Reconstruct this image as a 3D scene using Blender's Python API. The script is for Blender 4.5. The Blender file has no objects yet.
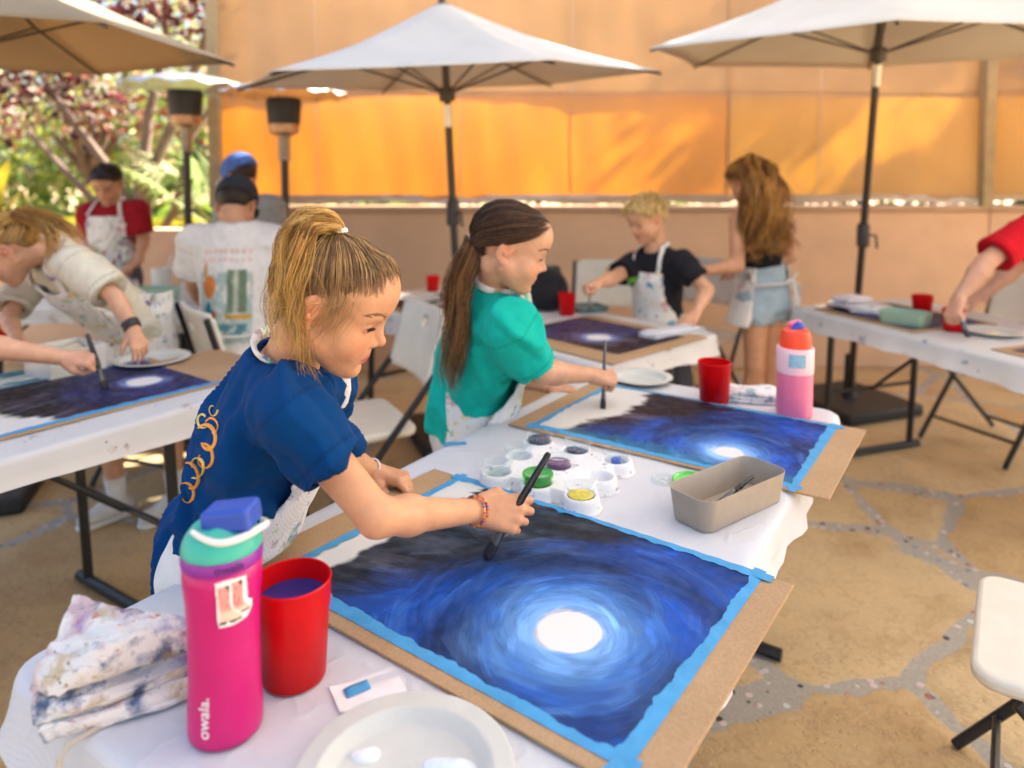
import bpy, bmesh, math, random
import numpy as np
from mathutils import Vector, Matrix, Euler
R = math.radians
rng = np.random.default_rng(7)
random.seed(7)
scene = bpy.context.scene
COL = scene.collection

# ------------------------------------------------------------------ camera
PITCH = R(3.0); FPX = 720.0; CAMH = 1.39
CY = 175 + FPX * math.tan(PITCH)
cam = bpy.data.cameras.new('camera')
camo = bpy.data.objects.new('camera', cam); COL.objects.link(camo)
camo.location = (0, 0, CAMH); camo.rotation_euler = (R(90) - PITCH, 0, 0)
cam.sensor_width = 36; cam.lens = 36 * FPX / 1024
cam.shift_y = (CY - 384) / 1024
cam.clip_end = 500; cam.clip_start = 0.02
cam.dof.use_dof = True; cam.dof.focus_distance = 1.22; cam.dof.aperture_fstop = 2.1
scene.camera = camo

def ray(x, y):
    u = (CY - y) / FPX
    return ((x - 512) / FPX, math.cos(PITCH) + u * math.sin(PITCH), -math.sin(PITCH) + u * math.cos(PITCH))
def at(x, y, z):
    d = ray(x, y); t = (z - CAMH) / d[2]
    return Vector((d[0] * t, d[1] * t, z))
def aty(x, y, Y):
    d = ray(x, y); t = Y / d[1]
    return Vector((d[0] * t, Y, CAMH + d[2] * t))

# ------------------------------------------------------------------ tagging
def thing(name, label, cat, loc=(0, 0, 0), rotz=0, group=None):
    o = bpy.data.objects.new(name, None); COL.objects.link(o)
    o.location = loc; o.rotation_euler = (0, 0, rotz); o.empty_display_size = .05
    o['label'] = label; o['category'] = cat
    if group: o['group'] = group
    return o
def tag(o, label, cat, group=None, kind=None):
    o['label'] = label; o['category'] = cat
    if group: o['group'] = group
    if kind: o['kind'] = kind
    return o
def copy_tree(o, parent=None):
    c = o.copy(); COL.objects.link(c)
    c.parent = parent
    if parent is not None: c.matrix_parent_inverse = o.matrix_parent_inverse.copy()
    for ch in list(o.children): copy_tree(ch, c)
    return c

# ------------------------------------------------------------------ mesh builder
class MB:
    def __init__(s): s.v = []; s.f = []; s.m = []; s.mi = 0
    def add(s, vs, fs):
        b = len(s.v); s.v.extend([tuple(p) for p in vs])
        s.f.extend([tuple(b + i for i in f) for f in fs]); s.m.extend([s.mi] * len(fs))
    def box(s, c, size, rot=None):
        vs = []
        for x in (-.5, .5):
            for y in (-.5, .5):
                for z in (-.5, .5):
                    p = Vector((x * size[0], y * size[1], z * size[2]))
                    if rot is not None: p = rot @ p
                    vs.append(p + Vector(c))
        s.add(vs, [(0, 1, 3, 2), (4, 6, 7, 5), (0, 4, 5, 1), (2, 3, 7, 6), (0, 2, 6, 4), (1, 5, 7, 3)])
        return s
    def tube(s, pts, r, n=10, cap=True, sy=1.0):
        pts = [Vector(p) for p in pts]; k = len(pts)
        rs = r if hasattr(r, '__len__') else [r] * k
        up = None; rings = []
        for i, p in enumerate(pts):
            t = (pts[min(i + 1, k - 1)] - pts[max(i - 1, 0)]).normalized()
            if up is None:
                a = Vector((0, 0, 1)) if abs(t.z) < .9 else Vector((0, 1, 0))
                u = a.cross(t).normalized()
            else: u = (up - t * up.dot(t)).normalized()
            up = u; w = t.cross(u)
            rings.append([p + (u * math.cos(2 * math.pi * j / n) + w * math.sin(2 * math.pi * j / n) * sy) * rs[i] for j in range(n)])
        vs = [p for rg in rings for p in rg]; fs = []
        for i in range(k - 1):
            for j in range(n):
                j2 = (j + 1) % n
                fs.append((i * n + j, i * n + j2, (i + 1) * n + j2, (i + 1) * n + j))
        if cap:
            fs.append(tuple(range(n - 1, -1, -1))); fs.append(tuple((k - 1) * n + j for j in range(n)))
        s.add(vs, fs); return s
    def lathe(s, prof, c=(0, 0, 0), n=40, cap0=True, cap1=True, sx=1, sy=1):
        c = Vector(c); vs = []; fs = []; k = len(prof)
        for r, z in prof:
            for j in range(n):
                a = 2 * math.pi * j / n
                vs.append(c + Vector((r * math.cos(a) * sx, r * math.sin(a) * sy, z)))
        for i in range(k - 1):
            for j in range(n):
                j2 = (j + 1) % n
                fs.append((i * n + j, i * n + j2, (i + 1) * n + j2, (i + 1) * n + j))
        if cap0: fs.append(tuple(range(n - 1, -1, -1)))
        if cap1: fs.append(tuple((k - 1) * n + j for j in range(n)))
        s.add(vs, fs); return s
    def prism(s, poly, z0, z1):
        n = len(poly)
        vs = [Vector((p[0], p[1], z0)) for p in poly] + [Vector((p[0], p[1], z1)) for p in poly]
        fs = [tuple(range(n - 1, -1, -1)), tuple(range(n, 2 * n))] + [(j, (j + 1) % n, n + (j + 1) % n, n + j) for j in range(n)]
        s.add(vs, fs); return s
    def grid(s, nu, nv, fn):
        vs = [fn(i / (nu - 1), j / (nv - 1)) for j in range(nv) for i in range(nu)]
        fs = [(j * nu + i, j * nu + i + 1, (j + 1) * nu + i + 1, (j + 1) * nu + i) for j in range(nv - 1) for i in range(nu - 1)]
        s.add(vs, fs); return s
    def build(s, name, mats, parent=None, smooth=True, bevel=0, angle=35, solid=0, loc=None):
        me = bpy.data.meshes.new(name); me.from_pydata(s.v, [], s.f); me.validate()
        if not isinstance(mats, (list, tuple)): mats = [mats]
        for m in mats: me.materials.append(m)
        if len(mats) > 1 and len(me.polygons) == len(s.m): me.polygons.foreach_set('material_index', s.m)
        o = bpy.data.objects.new(name, me); COL.objects.link(o)
        if parent is not None: o.parent = parent
        if loc is not None: o.location = loc
        if smooth:
            me.polygons.foreach_set('use_smooth', [True] * len(me.polygons))
            try: me.set_sharp_from_angle(angle=R(angle))
            except Exception: pass
        if solid:
            md = o.modifiers.new('solid', 'SOLIDIFY'); md.thickness = solid; md.offset = 0
        if bevel:
            md = o.modifiers.new('bevel', 'BEVEL'); md.width = bevel; md.segments = 3; md.limit_method = 'ANGLE'; md.angle_limit = R(40)
        return o

def np_mesh(name, V, F, mats, parent=None, col=None, smooth=True, offset=None, mi=None):
    """V (n,3), F (m,k) numpy arrays -> ONE mesh object; col = per-vertex linear rgb"""
    V = np.asarray(V, np.float32)
    if offset is not None: V = V - np.asarray(offset, np.float32)
    F = np.asarray(F, np.int32); k = F.shape[1]
    me = bpy.data.meshes.new(name)
    me.vertices.add(len(V)); me.vertices.foreach_set('co', V.ravel())
    me.loops.add(F.size); me.loops.foreach_set('vertex_index', F.ravel())
    me.polygons.add(len(F)); me.polygons.foreach_set('loop_start', np.arange(0, F.size, k, dtype=np.int32))
    if mi is not None: me.polygons.foreach_set('material_index', np.asarray(mi, np.int32))
    me.update(calc_edges=True); me.validate()
    for m in (mats if isinstance(mats, (list, tuple)) else [mats]): me.materials.append(m)
    if smooth: me.polygons.foreach_set('use_smooth', [True] * len(me.polygons))
    if col is not None:
        a = me.color_attributes.new('Col', 'FLOAT_COLOR', 'POINT')
        c4 = np.ones((len(V), 4), np.float32); c4[:, :3] = col
        a.data.foreach_set('color', c4.ravel())
    o = bpy.data.objects.new(name, me); COL.objects.link(o)
    if parent is not None: o.parent = parent
    return o

# ------------------------------------------------------------------ materials
def lin(r, g, b):
    f = lambda c: (c / 255 / 12.92) if c / 255 <= .04045 else ((c / 255 + .055) / 1.055) ** 2.4
    return (f(r), f(g), f(b))
class NT:
    def __init__(s, name):
        s.m = bpy.data.materials.new(name); s.m.use_nodes = True
        s.t = s.m.node_tree; s.n = s.t.nodes; s.l = s.t.links
        s.b = s.n['Principled BSDF']; s.out = s.n['Material Output']
    def new(s, typ, **kw):
        n = s.n.new(typ)
        for k, v in kw.items():
            if k in n.inputs.keys() if hasattr(n.inputs, 'keys') else False: n.inputs[k].default_value = v
            else: setattr(n, k, v)
        return n
    def link(s, a, b): s.l.new(a, b)
    def coord(s, kind='Object', scale=(1, 1, 1)):
        c = s.n.new('ShaderNodeTexCoord'); mp = s.n.new('ShaderNodeMapping'); mp.inputs['Scale'].default_value = scale
        s.link(c.outputs[kind], mp.inputs[0]); return mp.outputs[0]
    def noise(s, vec, scale, detail=4, rough=.55):
        n = s.n.new('ShaderNodeTexNoise'); n.inputs['Scale'].default_value = scale
        n.inputs['Detail'].default_value = detail; n.inputs['Roughness'].default_value = rough
        s.link(vec, n.inputs['Vector']); return n
    def voro(s, vec, scale, feature='F1', rand=1):
        n = s.n.new('ShaderNodeTexVoronoi'); n.feature = feature; n.inputs['Scale'].default_value = scale
        n.inputs['Randomness'].default_value = rand
        s.link(vec, n.inputs['Vector']); return n
    def ramp(s, fac, stops):
        n = s.n.new('ShaderNodeValToRGB'); e = n.color_ramp.elements
        while len(e) < len(stops): e.new(.5)
        for i, (p, c) in enumerate(stops):
            e[i].position = p; e[i].color = (c[0], c[1], c[2], 1) if hasattr(c, '__len__') else (c, c, c, 1)
        s.link(fac, n.inputs[0]); return n.outputs[0]
    def mix(s, fac, a, b, mode='MIX'):
        n = s.n.new('ShaderNodeMix'); n.data_type = 'RGBA'; n.blend_type = mode
        for sock, val in ((n.inputs[0], fac), (n.inputs[6], a), (n.inputs[7], b)):
            if hasattr(val, 'is_linked'): s.link(val, sock)
            elif hasattr(val, '__len__'): sock.default_value = (*val[:3], 1)
            else: sock.default_value = val
        return n.outputs[2]
    def math(s, op, a, b=0.0):
        n = s.n.new('ShaderNodeMath'); n.operation = op
        for sock, val in ((n.inputs[0], a), (n.inputs[1], b)):
            if hasattr(val, 'is_linked'): s.link(val, sock)
            else: sock.default_value = val
        return n.outputs[0]
    def bump(s, h, strength=.3, dist=.01):
        n = s.n.new('ShaderNodeBump'); n.inputs['Strength'].default_value = strength; n.inputs['Distance'].default_value = dist
        s.link(h, n.inputs['Height']); s.link(n.outputs[0], s.b.inputs['Normal']); return n
    def base(s, c):
        if hasattr(c, 'is_linked'): s.link(c, s.b.inputs['Base Color'])
        else: s.b.inputs['Base Color'].default_value = (*c, 1)

def M_plain(name, c, rough=.5, var=.12, vscale=20, bump=0, bscale=200, spec=.5, metal=0, coat=0, sss=0, sheen=0):
    t = NT(name); v = t.coord()
    n = t.noise(v, vscale, 5)
    lo = tuple(x * (1 - var) for x in c); hi = tuple(min(1, x * (1 + var)) for x in c)
    t.base(t.ramp(n.outputs[0], [(.3, lo), (.7, hi)]))
    rn = t.noise(v, vscale * 2.7, 3)
    t.link(t.ramp(rn.outputs[0], [(.3, max(0, rough - .07)), (.7, min(1, rough + .07))]), t.b.inputs['Roughness'])
    t.b.inputs['Specular IOR Level'].default_value = spec; t.b.inputs['Metallic'].default_value = metal
    t.b.inputs['Coat Weight'].default_value = coat
    t.b.inputs['Sheen Weight'].default_value = sheen
    if sss:
        t.b.inputs['Subsurface Weight'].default_value = sss; t.b.inputs['Subsurface Radius'].default_value = (.012, .005, .003); t.b.inputs['Subsurface Scale'].default_value = 1
    if bump: t.bump(t.noise(v, bscale, 3).outputs[0], bump, .002)
    return t.m
def M_col(name, rough=.6, bump=.15, bscale=150, spec=.4, sss=0, sheen=0, mul=None, trans=0):
    """colour attribute of the object's own pigment"""
    t = NT(name); a = t.n.new('ShaderNodeVertexColor'); a.layer_name = 'Col'
    v = t.coord(); n = t.noise(v, 35, 4)
    c = t.mix(1.0, a.outputs[0], t.ramp(n.outputs[0], [(.3, (.9, .9, .9)), (.7, (1.06, 1.06, 1.06))]), 'MULTIPLY')
    t.base(c); t.b.inputs['Roughness'].default_value = rough; t.b.inputs['Specular IOR Level'].default_value = spec
    t.b.inputs['Sheen Weight'].default_value = sheen
    if sss:
        t.b.inputs['Subsurface Weight'].default_value = sss; t.b.inputs['Subsurface Radius'].default_value = (.010, .004, .0025); t.b.inputs['Subsurface Scale'].default_value = 1
    if bump: t.bump(t.noise(v, bscale, 4).outputs[0], bump, .0015)
    if trans: add_translucent(t, c, trans)
    return t.m
def add_translucent(t, c, w):
    tr = t.n.new('ShaderNodeBsdfTranslucent'); mx = t.n.new('ShaderNodeMixShader'); mx.inputs[0].default_value = w
    if hasattr(c, 'is_linked'): t.link(c, tr.inputs[0])
    else: tr.inputs[0].default_value = (*c, 1)
    t.link(t.b.outputs[0], mx.inputs[1]); t.link(tr.outputs[0], mx.inputs[2]); t.link(mx.outputs[0], t.out.inputs[0])
def M_cloth(name, c, rough=.85, weave=900, bump=.12, var=.06, stains=None, amount=.5, trans=0, sheen=.2, tcol=None, sscale=1.0, soft=.035, crease=0):
    """woven cloth; stains = list of paint colours dabbed on it"""
    t = NT(name); v = t.coord()
    n = t.noise(v, 9, 5)
    col = t.ramp(n.outputs[0], [(.3, tuple(x * (1 - var) for x in c)), (.7, tuple(min(1, x * (1 + var)) for x in c))])
    if stains:
        for i, sc in enumerate(stains):
            mp = t.n.new('ShaderNodeMapping'); mp.inputs['Location'].default_value = (i * 3.7 + .3, i * 1.9, i * 5.1)
            t.link(v, mp.inputs[0])
            k = t.noise(mp.outputs[0], (7 + 5 * (i % 3)) * sscale, 5, .62)
            edge = .615 - .06 * amount
            msk = t.ramp(k.outputs[0], [(edge, 0), (edge + soft, .9 if i % 2 else .6)])
            col = t.mix(msk, col, sc)
            sp = t.voro(mp.outputs[0], (38 + 11 * i) * sscale)
            big = t.noise(mp.outputs[0], 6 * sscale, 2)
            m2 = t.math('MULTIPLY', t.ramp(sp.outputs['Distance'], [(.10, 1), (.16, 0)]), t.ramp(big.outputs[0], [(.57, 0), (.62, 1)]))
            col = t.mix(m2, col, sc)
    t.base(col); t.b.inputs['Roughness'].default_value = rough; t.b.inputs['Specular IOR Level'].default_value = .2
    t.b.inputs['Sheen Weight'].default_value = sheen
    w1 = t.n.new('ShaderNodeTexWave'); w1.inputs['Scale'].default_value = weave / 6.28; w1.inputs['Distortion'].default_value = 1; t.link(v, w1.inputs['Vector'])
    cr = t.noise(v, 14, 4, .5)
    h = t.math('ADD', t.math('MULTIPLY', w1.outputs[0], .08), t.math('MULTIPLY', cr.outputs[0], 1.0))
    if crease:
        for k_, (ax_, sc_) in enumerate((('X', .62), ('Y', .85))):
            w2 = t.n.new('ShaderNodeTexWave'); w2.bands_direction = ax_; w2.inputs['Scale'].default_value = sc_; w2.inputs['Distortion'].default_value = .6; w2.inputs['Detail'].default_value = 2; t.link(v, w2.inputs['Vector'])
            h = t.math('ADD', h, t.math('MULTIPLY', t.ramp(w2.outputs[0], [(.94, 0), (.985, 1)]), crease))
        r2 = t.noise(v, 5, 3, .5); h = t.math('ADD', h, t.math('MULTIPLY', t.ramp(r2.outputs[0], [(.47, 0), (.5, 1), (.53, 0)]), crease * .8))
    t.bump(h, bump, .012)
    if trans: add_translucent(t, tcol or c, trans)
    return t.m
def M_clear(name, tint=(.95, .97, .97), w=.88, rough=.12):
    t = NT(name); tr = t.n.new('ShaderNodeBsdfTransparent'); tr.inputs[0].default_value = (*tint, 1)
    v = t.coord(); n = t.noise(v, 60, 3)
    t.base((.9, .92, .92)); t.link(t.ramp(n.outputs[0], [(.3, rough), (.7, rough + .15)]), t.b.inputs['Roughness'])
    lw = t.n.new('ShaderNodeLayerWeight'); lw.inputs[0].default_value = .35
    mx = t.n.new('ShaderNodeMixShader')
    t.link(t.ramp(lw.outputs['Facing'], [(0, (1 - w) * .35), (.55, (1 - w) * .6), (.95, .6)]), mx.inputs[0])
    t.link(tr.outputs[0], mx.inputs[1]); t.link(t.b.outputs[0], mx.inputs[2]); t.link(mx.outputs[0], t.out.inputs[0])
    return t.m

# ------------------------------------------------------------------ numpy noise
def vnoise2(x, y, seed=0):
    g = np.random.default_rng(seed).random((64, 64))
    xi = np.floor(x).astype(int); yi = np.floor(y).astype(int); fx = x - xi; fy = y - yi
    fx = fx * fx * (3 - 2 * fx); fy = fy * fy * (3 - 2 * fy)
    a = g[xi % 64, yi % 64]; b = g[(xi + 1) % 64, yi % 64]; c = g[xi % 64, (yi + 1) % 64]; d = g[(xi + 1) % 64, (yi + 1) % 64]
    return (a * (1 - fx) + b * fx) * (1 - fy) + (c * (1 - fx) + d * fx) * fy
def fbm2(x, y, seed=0, oct=4):
    s = 0; a = .5; t = 0
    for i in range(oct):
        s = s + a * vnoise2(x * 2 ** i, y * 2 ** i, seed + i * 13); t += a; a *= .55
    return s / t
def sstep(a, b, x):
    t = np.clip((x - a) / (b - a), 0, 1); return t * t * (3 - 2 * t)
def lerp3(a, b, w): return a * (1 - w[..., None]) + np.asarray(b) * w[..., None]

# ------------------------------------------------------------------ implicit bodies
class SDF:
    """a smooth union of rounded shapes, turned into ONE quad mesh"""
    def __init__(s, lo, hi, h):
        s.h = h; s.lo = np.array(lo, np.float32)
        s.n = np.maximum(4, np.ceil((np.array(hi) - s.lo) / h).astype(int) + 1)
        s.ax = [s.lo[i] + h * np.arange(s.n[i], dtype=np.float32) for i in range(3)]
        s.vol = np.full(tuple(s.n), .2, np.float32)
    def _sl(s, lo, hi, pad):
        r = []
        for i in range(3):
            a = int(np.floor((lo[i] - pad - s.lo[i]) / s.h)); b = int(np.ceil((hi[i] + pad - s.lo[i]) / s.h)) + 1
            a = max(0, a); b = min(s.n[i], b)
            if b <= a: return None
            r.append(slice(a, b))
        return tuple(r)
    def apply(s, fn, lo, hi, k=.01, op='u'):
        sl = s._sl(lo, hi, k + 3 * s.h)
        if sl is None: return s
        P = [a[q] for a, q in zip(s.ax, sl)]
        X = P[0][:, None, None]; Y = P[1][None, :, None]; Z = P[2][None, None, :]
        d = fn(X, Y, Z).astype(np.float32); a = s.vol[sl]
        if op == 'u':
            hh = np.maximum(k - np.abs(a - d), 0) / max(k, 1e-6); s.vol[sl] = np.minimum(a, d) - hh * hh * k * .25
        elif op == 's':
            d = -d; hh = np.maximum(k - np.abs(a - d), 0) / max(k, 1e-6); s.vol[sl] = np.maximum(a, d) + hh * hh * k * .25
        else: s.vol[sl] = np.maximum(a, d)
        return s
    def cone(s, a, b, ra, rb, k=.01, op='u'):
        a = np.array(a, np.float32); b = np.array(b, np.float32); ba = b - a; L = float(ba @ ba) + 1e-12; m = max(ra, rb)
        def fn(X, Y, Z):
            px, py, pz = X - a[0], Y - a[1], Z - a[2]
            t = np.clip((px * ba[0] + py * ba[1] + pz * ba[2]) / L, 0, 1)
            return np.sqrt((px - t * ba[0]) ** 2 + (py - t * ba[1]) ** 2 + (pz - t * ba[2]) ** 2) - (ra + (rb - ra) * t)
        return s.apply(fn, np.minimum(a, b) - m, np.maximum(a, b) + m, k, op)
    def ell(s, c, r, rot=None, k=.01, op='u'):
        c = np.array(c, np.float32); r = np.array(r, np.float32); Rm = np.eye(3) if rot is None else np.array(rot)
        def fn(X, Y, Z):
            x, y, z = X - c[0], Y - c[1], Z - c[2]
            q = [Rm[0, i] * x + Rm[1, i] * y + Rm[2, i] * z for i in range(3)]
            k0 = np.sqrt(sum((q[i] / r[i]) ** 2 for i in range(3))); k1 = np.sqrt(sum((q[i] / r[i] ** 2) ** 2 for i in range(3))) + 1e-9
            return k0 * (k0 - 1) / k1
        m = r.max(); return s.apply(fn, c - m, c + m, k, op)
    def loft(s, o, ax, zs, ws, ds, k=.02, cap=.05, op='u', fo=None):
        """o origin, ax rows: right, fwd, up; elliptical sections at heights zs"""
        o = np.array(o); ax = np.array(ax); zs = np.array(zs); ws = np.array(ws); ds = np.array(ds)
        fo = np.zeros(len(zs)) if fo is None else np.array(fo)
        def fn(X, Y, Z):
            x, y, z = X - o[0], Y - o[1], Z - o[2]
            q = [ax[i, 0] * x + ax[i, 1] * y + ax[i, 2] * z for i in range(3)]
            zc = np.clip(q[2], zs[0], zs[-1]); w = np.interp(zc, zs, ws); d = np.interp(zc, zs, ds); f = np.interp(zc, zs, fo)
            r = np.sqrt((q[0] / w) ** 2 + ((q[1] - f) / d) ** 2 + ((q[2] - zc) / cap) ** 2)
            return (r - 1) * np.minimum(np.minimum(w, d), .12)
        m = max(ws.max(), ds.max()) + cap; e = np.array([o + ax[2] * zs[0], o + ax[2] * zs[-1]])
        return s.apply(fn, e.min(0) - m, e.max(0) + m, k, op)
    def plane(s, p, n):
        """cut away everything on the +n side"""
        p = np.array(p); n = np.array(n) / np.linalg.norm(n)
        X, Y, Z = s.ax; d = ((X - p[0]) * n[0])[:, None, None] + ((Y - p[1]) * n[1])[None, :, None] + ((Z - p[2]) * n[2])[None, None, :]
        s.vol = np.maximum(s.vol, d.astype(np.float32)); return s
    def clip(s, fn):
        X = s.ax[0][:, None, None]; Y = s.ax[1][None, :, None]; Z = s.ax[2][None, None, :]
        s.vol = np.maximum(s.vol, fn(X, Y, Z).astype(np.float32)); return s
    def mesh(s):
        v = s.vol
        for sl in ((0,), (-1,)):
            v[sl[0], :, :] = np.maximum(v[sl[0], :, :], 1e-4); v[:, sl[0], :] = np.maximum(v[:, sl[0], :], 1e-4); v[:, :, sl[0]] = np.maximum(v[:, :, sl[0]], 1e-4)
        ng = v < 0
        c = np.zeros(tuple(s.n - 1), np.int8)
        for dx in (0, 1):
            for dy in (0, 1):
                for dz in (0, 1):
                    c += ng[dx:s.n[0] - 1 + dx, dy:s.n[1] - 1 + dy, dz:s.n[2] - 1 + dz]
        I = np.argwhere((c > 0) & (c < 8)); idx = np.full(c.shape, -1, np.int32)
        idx[tuple(I.T)] = np.arange(len(I))
        acc = np.zeros((len(I), 3), np.float32); cnt = np.zeros(len(I), np.float32)
        cor = [np.array(q) for q in np.ndindex(2, 2, 2)]
        val = {tuple(q): v[tuple((I + q).T)] for q in cor}
        for q in cor:
            for axx in range(3):
                if q[axx] == 0:
                    q2 = q.copy(); q2[axx] = 1
                    a = val[tuple(q)]; b = val[tuple(q2)]; m = (a < 0) != (b < 0)
                    t = np.where(m, a / np.where(m, a - b, 1), 0)
                    p = np.tile(q.astype(np.float32), (len(I), 1)); p[:, axx] = t
                    acc[m] += p[m]; cnt[m] += 1
        V = (I + acc / cnt[:, None]) * s.h + s.lo
        Q = []
        for axx in range(3):
            a = [slice(None)] * 3; b = [slice(None)] * 3; a[axx] = slice(0, -1); b[axx] = slice(1, None)
            A = ng[tuple(a)]; B = ng[tuple(b)]
            for flip, E in ((0, A & ~B), (1, ~A & B)):
                e = np.argwhere(E); o1, o2 = (axx + 1) % 3, (axx + 2) % 3
                e = e[(e[:, o1] > 0) & (e[:, o2] > 0)]
                if not len(e): continue
                def cell(d1, d2):
                    w = e.copy(); w[:, o1] -= d1; w[:, o2] -= d2
                    w = np.minimum(w, np.array(c.shape) - 1); return idx[tuple(w.T)]
                q = np.stack([cell(1, 1), cell(0, 1), cell(0, 0), cell(1, 0)], 1)
                if flip: q = q[:, ::-1]
                Q.append(q)
        F = np.concatenate(Q); F = F[(F >= 0).all(1)]
        return V.astype(np.float32), F
def join(parts):
    V = []; F = []; b = 0
    for v, f in parts: V.append(v); F.append(f + b); b += len(v)
    return np.concatenate(V), np.concatenate(F)
def tubes_np(paths, radii, n=4):
    """many thin strands -> arrays for ONE mesh. paths: list of (k,3); radii: list of (k,)"""
    V = []; F = []; b = 0
    for p, r in zip(paths, radii):
        p = np.asarray(p, np.float32); k = len(p)
        t = np.gradient(p, axis=0); t /= np.linalg.norm(t, axis=1, keepdims=True) + 1e-9
        ref = np.array([.31, .52, .79], np.float32)
        u = np.cross(t, ref); u /= np.linalg.norm(u, axis=1, keepdims=True) + 1e-9; w = np.cross(t, u)
        a = 2 * np.pi * np.arange(n) / n
        ring = p[:, None, :] + (u[:, None, :] * np.cos(a)[None, :, None] + w[:, None, :] * np.sin(a)[None, :, None]) * np.asarray(r)[:, None, None]
        V.append(ring.reshape(-1, 3))
        i = np.arange(k - 1)[:, None] * n; j = np.arange(n)[None, :]; j2 = (j + 1) % n
        F.append((np.stack([i + j, i + j2, i + n + j2, i + n + j], -1) + b).reshape(-1, 4)); b += k * n
    return np.concatenate(V), np.concatenate(F)
# ------------------------------------------------------------------ light
SUN = Vector((1.13, .55, 1.0)).normalized()
world = bpy.data.worlds.new('World'); scene.world = world; world.use_nodes = True
wn = world.node_tree.nodes; wl = world.node_tree.links
sky = wn.new('ShaderNodeTexSky'); sky.sky_type = 'NISHITA'; sky.sun_disc = False
sky.sun_elevation = math.asin(SUN.z); sky.sun_rotation = math.atan2(SUN.x, SUN.y); sky.air_density = 1.0; sky.dust_density = 5.0
wl.new(sky.outputs[0], wn['Background'].inputs[0]); wn['Background'].inputs[1].default_value = .10
sl = bpy.data.lights.new('sun', 'SUN'); sl.energy = 5.0; sl.angle = R(.6); sl.color = (1, .93, .82)
so = bpy.data.objects.new('sun', sl); COL.objects.link(so); so.rotation_euler = (-SUN).to_track_quat('-Z', 'Y').to_euler(); so.location = (4, 4, 9)
scene.view_settings.view_transform = 'Standard'; scene.view_settings.look = 'None'
scene.view_settings.gamma = 1; scene.view_settings.exposure = 2.42
cy = scene.cycles
cy.use_denoising = True; cy.max_bounces = 8; cy.diffuse_bounces = 4; cy.transparent_max_bounces = 12; cy.transmission_bounces = 6
cy.caustics_reflective = False; cy.caustics_refractive = False; cy.sample_clamp_indirect = 6

# ------------------------------------------------------------------ ground
def M_flagstone():
    t = NT('flagstone'); v = t.coord()
    dn = t.noise(v, 1.6, 3); dd = t.n.new('ShaderNodeVectorMath'); dd.operation = 'SCALE'; dd.inputs['Scale'].default_value = .20
    t.link(dn.outputs['Color'], dd.inputs[0]); va = t.n.new('ShaderNodeVectorMath'); va.operation = 'ADD'
    t.link(v, va.inputs[0]); t.link(dd.outputs[0], va.inputs[1]); w = va.outputs[0]
    d2 = t.n.new('ShaderNodeMapping'); d2.inputs['Location'].default_value = (.35, .62, 0); t.link(w, d2.inputs[0]); w = d2.outputs[0]
    edge = t.voro(w, 1.05, 'DISTANCE_TO_EDGE'); cell = t.voro(w, 1.05, 'F1')
    sep = t.n.new('ShaderNodeSeparateColor'); t.link(cell.outputs['Color'], sep.inputs[0])
    base = t.ramp(sep.outputs[0], [(0, (.50, .31, .13)), (.3, (.59, .45, .255)), (.55, (.53, .33, .135)), (.8, (.61, .47, .275)), (1, (.50, .31, .14))])
    st = t.noise(v, 3.2, 6, .6); blot = t.ramp(st.outputs[0], [(.28, (.78, .70, .62)), (.5, (1, 1, 1)), (.72, (1.10, 1.06, .98))])
    stone = t.mix(1, base, blot, 'MULTIPLY')
    fine = t.noise(v, 60, 4); stone = t.mix(.35, stone, t.ramp(fine.outputs[0], [(.3, (.7, .68, .62)), (.7, (1.15, 1.12, 1.1))]), 'MULTIPLY')
    vein = t.noise(v, 5, 5, .7); stone = t.mix(t.ramp(vein.outputs[0], [(.485, 0), (.5, .3), (.515, 0)]), stone, (.18, .10, .045))
    peb = t.voro(v, 31); ps = t.n.new('ShaderNodeSeparateColor'); t.link(peb.outputs['Color'], ps.inputs[0])
    pc = t.ramp(ps.outputs[0], [(0, (.55, .53, .50)), (.2, (.62, .6, .55)), (.32, (.05, .05, .05)), (.45, (.45, .13, .05)), (.55, (.6, .5, .46)), (.7, (.12, .2, .3)), (.8, (.36, .33, .3)), (.93, (.5, .3, .2)), (1, (.7, .68, .66))])
    pc.node.color_ramp.interpolation = 'CONSTANT'
    has = t.math('GREATER_THAN', ps.outputs[1], .30); near = t.ramp(peb.outputs['Distance'], [(.3, 1), (.36, 0)])
    pm = t.math('MULTIPLY', has, near)
    gn = t.noise(v, 90, 4); gr = t.ramp(gn.outputs[0], [(.3, (.33, .30, .25)), (.7, (.44, .40, .33))])
    grout = t.mix(pm, gr, pc)
    wob = t.noise(v, 9, 3); e2 = t.math('ADD', edge.outputs['Distance'], t.math('MULTIPLY', t.math('SUBTRACT', wob.outputs[0], .5), .05))
    m = t.ramp(e2, [(.020, 0), (.026, 1)])
    t.base(t.mix(m, grout, stone))
    t.link(t.ramp(st.outputs[0], [(.3, .55), (.7, .75)]), t.b.inputs['Roughness']); t.b.inputs['Specular IOR Level'].default_value = .3
    h = t.math('ADD', t.math('MULTIPLY', t.ramp(e2, [(.02, 0), (.06, 1)]), .6), t.math('ADD', t.math('MULTIPLY', vein.outputs[0], .5), t.math('MULTIPLY', pm, .25)))
    h = t.math('ADD', h, t.math('MULTIPLY', fine.outputs[0], .06))
    t.bump(h, .5, .02); return t.m
mstone = M_flagstone()
g = MB(); g.grid(41, 41, lambda u, v: (-60 + 120 * u, -50 + 150 * v, 0)); o = g.build('ground', mstone); o['kind'] = 'structure'

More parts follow.
